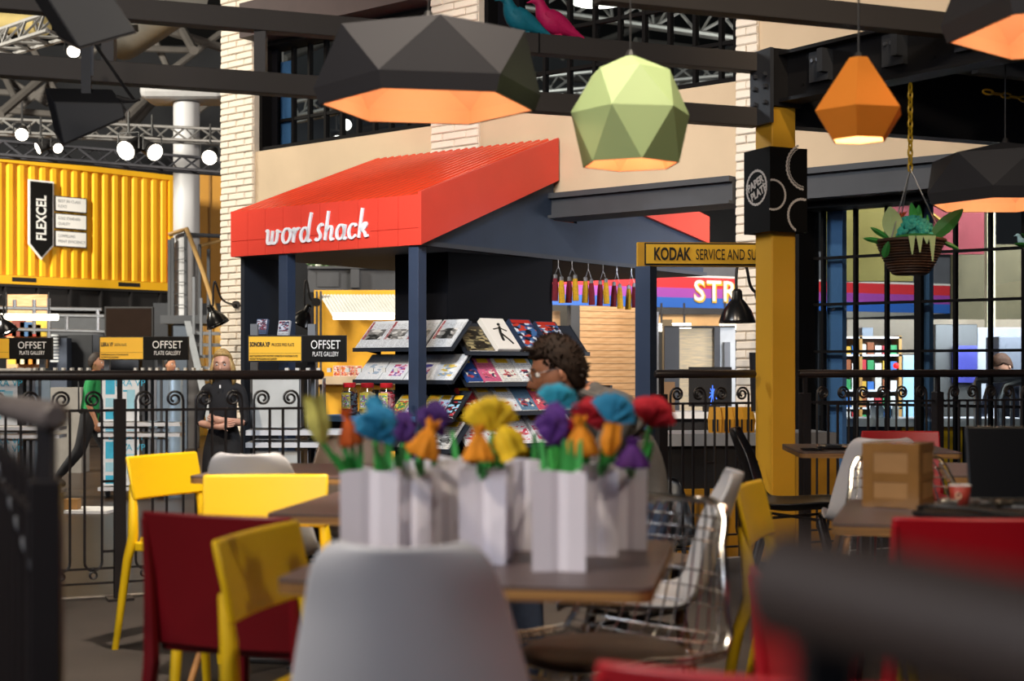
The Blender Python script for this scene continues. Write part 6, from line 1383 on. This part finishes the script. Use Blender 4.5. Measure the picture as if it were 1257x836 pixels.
o = MB().box(0, X(1030, 9.7) - X(980, 9.7), 0, .4, FLOOR2, Z(552, 9.7)).build('ochre_unit', mat('ochre_drawer', '#c8891c', .5), loc=(X(980, 9.7), 9.7, 0)); tag(o, 'ochre cupboard under the counter by the yellow post', 'cupboard')
o = MB().tube([(0, 0, 0), (0, 0, .43)], [.07, .085], 14).build('black_bin', BLACK, loc=(X(934, 10.4), 10.4, Z(505, 10.4)), smooth=True); tag(o, 'black tapered container against the brick column behind the yellow post', 'bin')

o = MB().box(X(1040, 17.2), X(1300, 17.2), 17.2, 17.3, FLOOR2, Z(392, 17.2)).build('booth_back_wall', mat('warm_back_wall', '#a39684', .7, 0, .15, 1)); tag(o, 'warm grey back wall of the booth behind the ground floor window', 'wall panel')

# ------------------------------------------------------------------ people
SKIN = mat('skin', '#c08a6c', .5, 0, .05, 20); SKIND = mat('skin_shade', '#96644a', .5, 0, .05, 20)  # the darker skin carries the seated man's face shadow in its colour
EYEW, EYED, LIP = mat('eye_white', '#e6e2dc', .3, 0, 0), mat('eye_dark', '#2a211c', .3, 0, 0), mat('lip', '#a5574e', .5, 0, 0)
def g2(x, z, cx, cz, sx, sz): return math.exp(-((x - cx) / sx) ** 2 - ((z - cz) / sz) ** 2)
def head_bm(M, fem=False, k=1.0):
    """head with brow, sockets, nose, lips, chin and ears; +y is the face"""
    b = MB(); N, H = 44, 36; rg = []
    for i in range(1, H):
        a = math.pi * i / H; ring = []
        for j in range(N):
            t = 2 * math.pi * j / N; sx, sy, sz = math.sin(a) * math.cos(t), math.sin(a) * math.sin(t), -math.cos(a)
            x, y, z = sx * .074, sy * .096, sz * .118
            if z < 0: q = (-z / .118); x *= 1 - .30 * q ** 1.5; y = y * (1 - .12 * q) + .012 * q if sy > 0 else y * (1 - .45 * q)
            if sy > 0.0:
                f = min(1, sy * 1.6)
                y -= .010 * f * (1 if abs(z) < .09 else .5)
                y += f * (.026 * g2(x, z, 0, -.030, .013, .016) + .014 * g2(x, z, 0, -.008, .010, .026) + .005 * g2(x, z, 0, .022, .05, .012) - .010 * (g2(x, z, .031, .004, .016, .011) + g2(x, z, -.031, .004, .016, .011)) + .006 * g2(x, z, 0, -.062, .024, .009) - .004 * g2(x, z, 0, -.075, .03, .006) + .010 * g2(x, z, 0, -.098, .024, .018))
                x *= 1 + .05 * g2(abs(x), z, .05, -.025, .03, .03)
            ring.append(Vector((x, y, z)) * k)
        rg.append(ring)
    b.rings(rg)
    nsk = len(b.b.faces)
    for s in (-1, 1):   # ears
        b.ball(Vector((s * .073, -.006, -.012)) * k, .03 * k, 10, 8, (.28, .55, 1.0))
        b.ball(Vector((s * .080, -.002, -.010)) * k, .017 * k, 8, 6, (.3, .5, 1.0))
    n1 = len(b.b.faces)
    for s in (-1, 1): b.ball(Vector((s * .031, .071, .004)) * k, .0105 * k, 10, 8)
    n2 = len(b.b.faces)
    for s in (-1, 1): b.ball(Vector((s * .031, .0775, .004)) * k, .0062 * k, 8, 6)
    for s in (-1, 1): b.tube([Vector((s * .014, .086, .024)) * k, Vector((s * .032, .087, .030)) * k, Vector((s * .047, .078, .024)) * k], [.002 * k, .0035 * k, .0015 * k], 5)
    n3 = len(b.b.faces)
    b.tube([Vector((-.022, .083, -.064)) * k, Vector((0, .092, -.061)) * k, Vector((.022, .083, -.064)) * k], [.002 * k, .005 * k, .002 * k], 6); b.tube([Vector((-.020, .083, -.068)) * k, Vector((0, .091, -.070)) * k, Vector((.020, .083, -.068)) * k], [.002 * k, .005 * k, .002 * k], 6)
    b.b.faces.ensure_lookup_table()
    for i, f in enumerate(b.b.faces): f.material_index = 0 if i < n1 else 1 if i < n2 else 2 if i < n3 else 3
    for v in b.b.verts: v.co = M @ v.co
    return b
def hand(Jt, E, nm, wrist, dirv, up, curl=.5, s=1.0, thumb=1):
    """palm, four unequal fingers and a thumb leaving the side of the palm"""
    d = Vector(dirv).normalized(); u = Vector(up); u = (u - d * u.dot(d)).normalized(); sd = d.cross(u); w = Vector(wrist)
    k0 = nm + 'palm'; Jt[k0] = (w + d * .05 * s, .024 * s); E.append((nm + 'wrist', k0))
    for i, (off, ln) in enumerate(((-.027, .068), (-.009, .078), (.009, .072), (.026, .056))):
        b0 = w + d * .088 * s + sd * off * s; p1 = b0 + (d * math.cos(curl * .5) - u * math.sin(curl * .5)) * ln * .45 * s; p2 = p1 + (d * math.cos(curl * 1.3) - u * math.sin(curl * 1.3)) * ln * .55 * s
        a, b_, c = '%sf%da' % (nm, i), '%sf%db' % (nm, i), '%sf%dc' % (nm, i); Jt[a] = (b0, .0095 * s); Jt[b_] = (p1, .0085 * s); Jt[c] = (p2, .007 * s); E += [(k0, a), (a, b_), (b_, c)]
    t0 = w + d * .04 * s - sd * .032 * s * thumb; t1 = t0 + (d * .7 - sd * .6 * thumb - u * .3).normalized() * .045 * s
    Jt[nm + 't0'] = (t0, .011 * s); Jt[nm + 't1'] = (t1, .008 * s); E += [(k0, nm + 't0'), (nm + 't0', nm + 't1')]
def person(label, loc, rz, J, E, mats, region, headM, fem=False, k=1.0, group=None):
    t = thing('person', label, 'person', loc, rz, group)
    names = list(J); me = bpy.data.meshes.new('body'); me.from_pydata([tuple(J[n][0]) for n in names], [(names.index(a), names.index(b)) for a, b in E], [])
    o = bpy.data.objects.new('body', me); COL.objects.link(o)
    o.modifiers.new('skin', 'SKIN'); sv = me.skin_vertices[0].data
    for i, n in enumerate(names):
        r = J[n][1]; sv[i].radius = r if isinstance(r, tuple) else (r, r); sv[i].use_root = (n == 'pelvis')
    sub = o.modifiers.new('sub', 'SUBSURF'); sub.levels = 2; sub.render_levels = 2
    dg = bpy.context.evaluated_depsgraph_get(); nm = bpy.data.meshes.new_from_object(o.evaluated_get(dg)); o.modifiers.clear(); o.data = nm; bpy.data.meshes.remove(me)
    nm.materials.clear()
    for q in mats: nm.materials.append(q)
    RD = lambda n: sum(J[n][1]) / 2 if isinstance(J[n][1], tuple) else J[n][1]
    segs = [(Vector(J[a][0]), Vector(J[b][0]), region(a, b), (RD(a) + RD(b)) / 2) for a, b in E]
    def near(p):
        best = (9, 0)
        for a, c, r, rr in segs:
            d = c - a; f = max(0, min(1, (p - a).dot(d) / max(1e-9, d.length_squared))); l = (a + d * f - p).length - rr
            if l < best[0]: best = (l, r)
        return best[1]
    for p in nm.polygons: p.material_index = near(p.center); p.use_smooth = True
    hb = head_bm(headM, fem, k); hm = bpy.data.meshes.new('head'); 
    off = len(mats) - 4
    for f in hb.b.faces: f.material_index += off; f.smooth = True
    bmesh.ops.recalc_face_normals(hb.b, faces=hb.b.faces)
    b2 = bmesh.new(); b2.from_mesh(nm); hb.b.to_mesh(hm); b2.from_mesh(hm); b2.to_mesh(nm); b2.free(); hb.b.free(); bpy.data.meshes.remove(hm)
    o.parent = t
    return t, o
def skel(hip=.90, sh=.175, lean=0, arms=None, legs=None, s=1.0):
    J = {'pelvis': ((0, 0, .95), (.145, .105)), 'waist': ((0, lean * .3, 1.09), (.125, .092)), 'chest': ((0, lean * .7, 1.27), (.155, .105)), 'upper': ((0, lean, 1.39), (.10, .075)), 'neck0': ((0, lean, 1.455), .058), 'neck1': ((0, lean + .02, 1.53), .052)}
    E = [('pelvis', 'waist'), ('waist', 'chest'), ('chest', 'upper'), ('upper', 'neck0'), ('neck0', 'neck1')]
    for n, sg in (('r', 1), ('l', -1)):
        A = arms[n]; L = legs[n]
        J[n + 'sh'] = ((sg * sh, lean, 1.395), .056); J[n + 'el'] = (A[0], .043); J[n + 'wrist'] = (A[1], .027); E += [('upper', n + 'sh'), (n + 'sh', n + 'el'), (n + 'el', n + 'wrist')]
        J[n + 'hip'] = ((sg * .088, 0, .90), .098); J[n + 'kn'] = (L[0], .064); J[n + 'an'] = (L[1], .043); J[n + 'toe'] = (L[2], .036); E += [('pelvis', n + 'hip'), (n + 'hip', n + 'kn'), (n + 'kn', n + 'an'), (n + 'an', n + 'toe')]
    return J, E
def reg(sleeve):
    def f(a, b):
        if 'toe' in b: return 3
        if any(q in b for q in ('hip', 'kn', 'an')): return 1
        if b.endswith('palm') or 'f' in b[1:3] and b[0] in 'rl' and b not in ('rsh',) and len(b) > 2 and b[1] == 'f' or b[1:] in ('t0', 't1') or b == 'neck1': return 2
        if b.endswith('wrist'): return 0 if sleeve else 2
        if b == 'neck0': return 0
        return 0
    return f
def hair_cap(parent, M, m, k=1.0, front=.045, back=-.06, puff=.012, rough=.0, seed=0, side=.0, nm='hair'):
    b = MB(); N, H = 40, 26; rg = []
    for i in range(0, H + 1):
        f = i / H; ring = []
        for j in range(N):
            t = 2 * math.pi * j / N; fy = math.sin(t); zl = back + (front - back) * max(0, min(1, (fy + .55) / .9)) + side * abs(math.cos(t)) ** 4
            cz = zl / .118; a0 = math.acos(max(-1, min(1, -cz))); a = a0 + (math.pi - .02 - a0) * f
            sx, sy, sz = math.sin(a) * math.cos(t), math.sin(a) * fy, -math.cos(a)
            p = Vector((sx * .074, sy * .096, sz * .118))
            if p.z < 0 and sy < 0: p.y *= 1 - .22 * (-p.z / .118)
            pf = puff * (1 if i else .25) * (1 + .4 * max(0, sz)); n = noise.noise(Vector((p.x * 45 + seed, p.y * 45, p.z * 45))) * rough + noise.noise(Vector((p.x * 130 + seed, p.y * 130, p.z * 130))) * rough * .6
            p += Vector((sx, sy, sz)) * (pf + n); ring.append(M @ (p * k))
        rg.append(ring)
    b.rings(rg, True, True, True); return b.build(nm, m, parent, smooth='all')
# --- blonde woman, arms folded
J, E = skel(arms={'r': [(.185, .03, 1.12), (.0, .175, 1.10)], 'l': [(-.185, .03, 1.12), (-.02, .185, 1.15)]}, legs={'r': [(.09, .02, .50), (.09, -.02, .09), (.11, .13, .035)], 'l': [(-.10, .02, .50), (-.11, -.02, .09), (-.14, .13, .035)]}, sh=.145)
J['pelvis'] = ((0, 0, .95), (.14, .10)); J['waist'] = ((0, 0, 1.09), (.11, .085)); J['chest'] = ((0, .015, 1.26), (.125, .10)); J['rsh'] = (J['rsh'][0], .048); J['lsh'] = (J['lsh'][0], .048); J['rel'] = (J['rel'][0], .036); J['lel'] = (J['lel'][0], .036)
hand(J, E, 'r', J['rwrist'][0], (-1, .1, .25), (0, 1, .1), .5, .85, -1); hand(J, E, 'l', J['lwrist'][0], (1, -.2, .25), (0, 1, .1), .6, .85, 1)
BLKC, JEAN = mat('black_knit', '#17161a', .85, 0, .1, 40, .2, 120), mat('dark_trousers', '#1c1a1c', .8, 0, .1, 20)
SHOE = mat('dark_shoe', '#151314', .5)
HM = Matrix.Translation((0, .03, 1.585)) @ Matrix.Rotation(R(-4), 4, 'X')
wl_ = (X(274, 11.3), 11.3, FLOOR2)
SKW = mat('skin_light', '#d09c84', .5, 0, .05, 20)
pw, _ = person('blonde woman in black with folded arms behind the railing', wl_, R(180), J, E, [BLKC, JEAN, SKW, SHOE, SKW, EYEW, EYED, LIP], reg(False), HM, True, .97)
_.data.materials[2] = SKW
BLOND = streak('blonde_hair', '#8a6a3c', '#c9a76a', (30, 30, 3), .5, .3, .7, .3)
hair_cap(pw, HM, BLOND, .97, .080, -.09, .011, .004, 3, -.02)
random.seed(12)
b = MB()
for k in range(34):
    a = R(-200 + 220 * k / 33); rx_, ry_ = .085, .092; p0 = Vector((rx_ * .75 * math.cos(a), ry_ * .8 * math.sin(a) - .008, .06)); s_ = random.uniform(.9, 1.12)
    p1 = Vector((rx_ * math.cos(a) * 1.02, ry_ * math.sin(a) - .01, -.03)); p2 = Vector((rx_ * math.cos(a) * 1.12 * s_, ry_ * math.sin(a) * .95 - .01, -.11)); p3 = Vector((rx_ * math.cos(a) * 1.05 * s_, ry_ * math.sin(a) * .8, -.16 * s_))
    if math.sin(a) > .55 and abs(math.cos(a)) < .62: continue
    b.tube([HM @ p0, HM @ p1, HM @ p2, HM @ p3], [.010, .015, .015, .005], 6)
o = b.build('hair_locks', BLOND, pw, smooth='all')
MB().box(-.006, .006, .118, .124, 1.40, 1.425).build('pendant', WHITEP, pw); 
# --- man in green, walking
J, E = skel(arms={'r': [(.25, .02, 1.12), (.24, .12, .88)], 'l': [(-.24, -.10, 1.12), (-.24, -.05, .87)]}, legs={'r': [(.09, -.10, .50), (.10, -.40, .13), (.11, -.28, .04)], 'l': [(-.09, .20, .52), (-.10, .27, .09), (-.10, .43, .035)]}, sh=.2, lean=.05)
for n_ in 'rl': J[n_ + 'hip'] = (J[n_ + 'hip'][0], .115); J[n_ + 'kn'] = (J[n_ + 'kn'][0], .083); J[n_ + 'an'] = (J[n_ + 'an'][0], .056)
J['chest'] = ((0, .03, 1.27), (.175, .12)); J['waist'] = ((0, .01, 1.09), (.155, .115))
hand(J, E, 'r', J['rwrist'][0], (0, .2, -1), (1, 0, 0), .5, 1, 1); hand(J, E, 'l', J['lwrist'][0], (0, .1, -1), (-1, 0, 0), .5, 1, -1)
GRN = mat('green_tshirt', '#1f8a4c', .85, 0, .1, 20); WORK = mat('black_work_trousers', '#1b1b20', .85, 0, .1, 15)
HM = Matrix.Translation((0, .085, 1.625)) @ Matrix.Rotation(R(-6), 4, 'X')
pg_, _ = person('man in green T-shirt and black work trousers walking behind the railing', (X(110, 18.4), 18.4, FLOOR2), R(-84), J, E, [GRN, WORK, SKIN, SHOE, SKIN, EYEW, EYED, LIP], reg(False), HM)
DKH = mat('dark_brown_hair', '#2a1d16', .7, 0, .2, 60)
hair_cap(pg_, HM, DKH, 1, .075, -.07, .010, .004, 5)
MB().tube([Vector((.152 * math.cos(R(18 * k)), .0 + .118 * math.sin(R(18 * k)), .985)) for k in range(20)], .022, 6, closed=True, flat=1).build('belt', BLACK, pg_)
MB().slab([(.13, -.12, 1.30), (.05, -.14, 1.38), (.09, -.13, 1.0), (.15, -.11, 1.0)], (0, .015, 0)).build('overall_bib', WORK, pg_)
# --- dark haired person behind the middle sign, and the man at the window
J, E = skel(arms={'r': [(.22, .02, 1.12), (.21, .06, .88)], 'l': [(-.22, .02, 1.12), (-.21, .06, .88)]}, legs={'r': [(.09, .02, .50), (.09, -.02, .09), (.10, .12, .035)], 'l': [(-.09, .02, .50), (-.09, -.02, .09), (-.10, .12, .035)]}, sh=.19)
hand(J, E, 'r', J['rwrist'][0], (0, .1, -1), (1, 0, 0), .4, 1, 1); hand(J, E, 'l', J['lwrist'][0], (0, .1, -1), (-1, 0, 0), .4, 1, -1)
HM = Matrix.Translation((0, .03, 1.60)); GREYS = mat('dark_grey_shirt', '#34343a', .85, 0, .1, 20)
pd_, _ = person('dark haired person mostly hidden behind the middle gallery sign', (X(207, 21.5), 21.5, FLOOR2), R(-120), J, E, [GREYS, WORK, SKIN, SHOE, SKIN, EYEW, EYED, LIP], reg(True), HM); hair_cap(pd_, HM, mat('black_hair', '#191414', .6, 0, .1, 50), 1, .07, -.08, .012, .003, 8)
J, E = skel(arms={'r': [(.25, .22, 1.08), (.16, .42, .98)], 'l': [(-.25, .22, 1.08), (-.16, .42, .98)]}, legs={'r': [(.09, .02, .50), (.09, -.02, .09), (.10, .12, .035)], 'l': [(-.09, .02, .50), (-.09, -.02, .09), (-.10, .12, .035)]}, sh=.19, lean=.14)
hand(J, E, 'r', J['rwrist'][0], (-.3, 1, -.2), (0, 0, 1), .4, 1, 1); hand(J, E, 'l', J['lwrist'][0], (.3, 1, -.2), (0, 0, 1), .4, 1, -1)
HM = Matrix.Translation((0, .22, 1.575)) @ Matrix.Rotation(R(-38), 4, 'X')
pr_, _ = person('brown haired man bending forward behind the ground floor window', (X(1250, 13.6), 13.6, FLOOR2), R(120), J, E, [mat('dark_blue_shirt', '#23293a', .85, 0, .1, 20), WORK, SKIN, SHOE, SKIN, EYEW, EYED, LIP], reg(True), HM); hair_cap(pr_, HM, mat('mid_brown_hair', '#3a2517', .7, 0, .2, 50, spec=.12), 1, .06, -.07, .012, .004, 9)
# --- seated man with brown hair behind the flowers
J = {'pelvis': ((0, 0, .55), (.16, .13)), 'waist': ((0, .03, .70), (.15, .12)), 'chest': ((0, .10, .87), (.175, .125)), 'upper': ((0, .155, .965), (.115, .085)), 'neck0': ((0, .195, 1.005), .062), 'neck1': ((0, .245, 1.05), .056)}
E = [('pelvis', 'waist'), ('waist', 'chest'), ('chest', 'upper'), ('upper', 'neck0'), ('neck0', 'neck1')]
for n, sg in (('r', 1), ('l', -1)):
    J[n + 'sh'] = ((sg * .20, .13, .955), .06); J[n + 'el'] = ((sg * .26, .24, .70), .047); J[n + 'wrist'] = ((sg * .12, .44, .69), .03); E += [('upper', n + 'sh'), (n + 'sh', n + 'el'), (n + 'el', n + 'wrist')]
    J[n + 'hip'] = ((sg * .10, .04, .53), .10); J[n + 'kn'] = ((sg * .14, .46, .51), .07); J[n + 'an'] = ((sg * .14, .42, .09), .046); J[n + 'toe'] = ((sg * .15, .57, .036), .038); E += [('pelvis', n + 'hip'), (n + 'hip', n + 'kn'), (n + 'kn', n + 'an'), (n + 'an', n + 'toe')]
    hand(J, E, n, J[n + 'wrist'][0], (-sg * .5, 1, 0), (0, 0, 1), .7, 1, sg)
HM = Matrix.Translation((0, .325, 1.104)) @ Matrix.Rotation(R(-14), 4, 'X')
DENIM = mat('dark_denim', '#26324a', .85, 0, .15, 30)
ps_, _ = person('brown haired man with glasses sitting behind the flowers', (.485, 5.0, 0), R(93), J, E, [mat('charcoal_jersey', '#3b3836', .85, 0, .1, 20, .2, 80), DENIM, SKIND, SHOE, SKIND, EYEW, EYED, LIP], reg(True), HM, False, 1.02)
BRH = mat('brown_hair', '#1e130c', .75, 0, .4, 70, spec=.15)
h = hair_cap(ps_, HM, BRH, 1.02, .060, -.075, .009, .0045, 2, -.0)
random.seed(5); b = MB()
for k in range(620):
    a, e = random.uniform(0, 6.28), random.uniform(-.35, 1.45); d = Vector((math.cos(a) * math.cos(e), math.sin(a) * math.cos(e), math.sin(e))); p = Vector((d.x * .076, d.y * .098, d.z * .122))
    if d.y > .72 or (e < .15 and d.y > -.15) or (e < .5 and d.y > .45): continue
    q = p + d * random.uniform(.008, .02) + Vector((random.uniform(-.01, .01), random.uniform(-.008, .012), random.uniform(-.004, .008))); b.cone(HM @ (p * .98), HM @ q, .0075, .001, 4)
for k in range(12): x = -.045 + .09 * k / 11; b.cone(HM @ Vector((x, .070, .092)), HM @ Vector((x * 1.1, .098 + .008 * math.sin(k * 3), .104 + .008 * math.sin(k * 2))), .010, .001, 5)
b.build('hair_tufts', BRH, ps_, smooth=True)
gl = MB(); gl.tube([HM @ Vector((.078, -.01, .012)), HM @ Vector((.066, .088, .010))], .0018, 5); 
for s in (-1, 1): gl.tube([HM @ Vector((s * .034 + .021 * math.cos(R(30 * k)), .100, .002 + .016 * math.sin(R(30 * k)))) for k in range(12)], .0016, 5, closed=True)
gl.tube([HM @ Vector((-.078, -.01, .012)), HM @ Vector((-.066, .088, .010))], .0018, 5); gl.build('glasses', STEEL, ps_, smooth=True)
MB().tube([(0 + .085 * math.cos(R(30 * k)), .175 + .075 * math.sin(R(30 * k)), 1.0 + .03 * math.sin(R(30 * k))) for k in range(12)], .018, 8, closed=True).build('collar', mat('charcoal_jersey', '#3b3836'), ps_, smooth=True)
st = thing('stool', 'dark round stool under the seated man', 'stool', (.49, 5.0, 0))
MB().lathe([(.02, .425), (.16, .425), (.17, .435), (.165, .45), (.02, .452)], 24).build('seat', CHAIRB, st, smooth=True)
for k in range(4):
    a = R(45 + 90 * k); MB().tube([(.11 * math.cos(a), .11 * math.sin(a), .425), (.19 * math.cos(a), .19 * math.sin(a), 0)], .013, 8).build('leg', CHAIRK, st, smooth=True)
o = shell_chair('cafe_chair', 'black shell chair beyond the middle railing', (1.02, 9.3, FLOOR2), face(.1, -1), CHAIRK, CHAIRK)
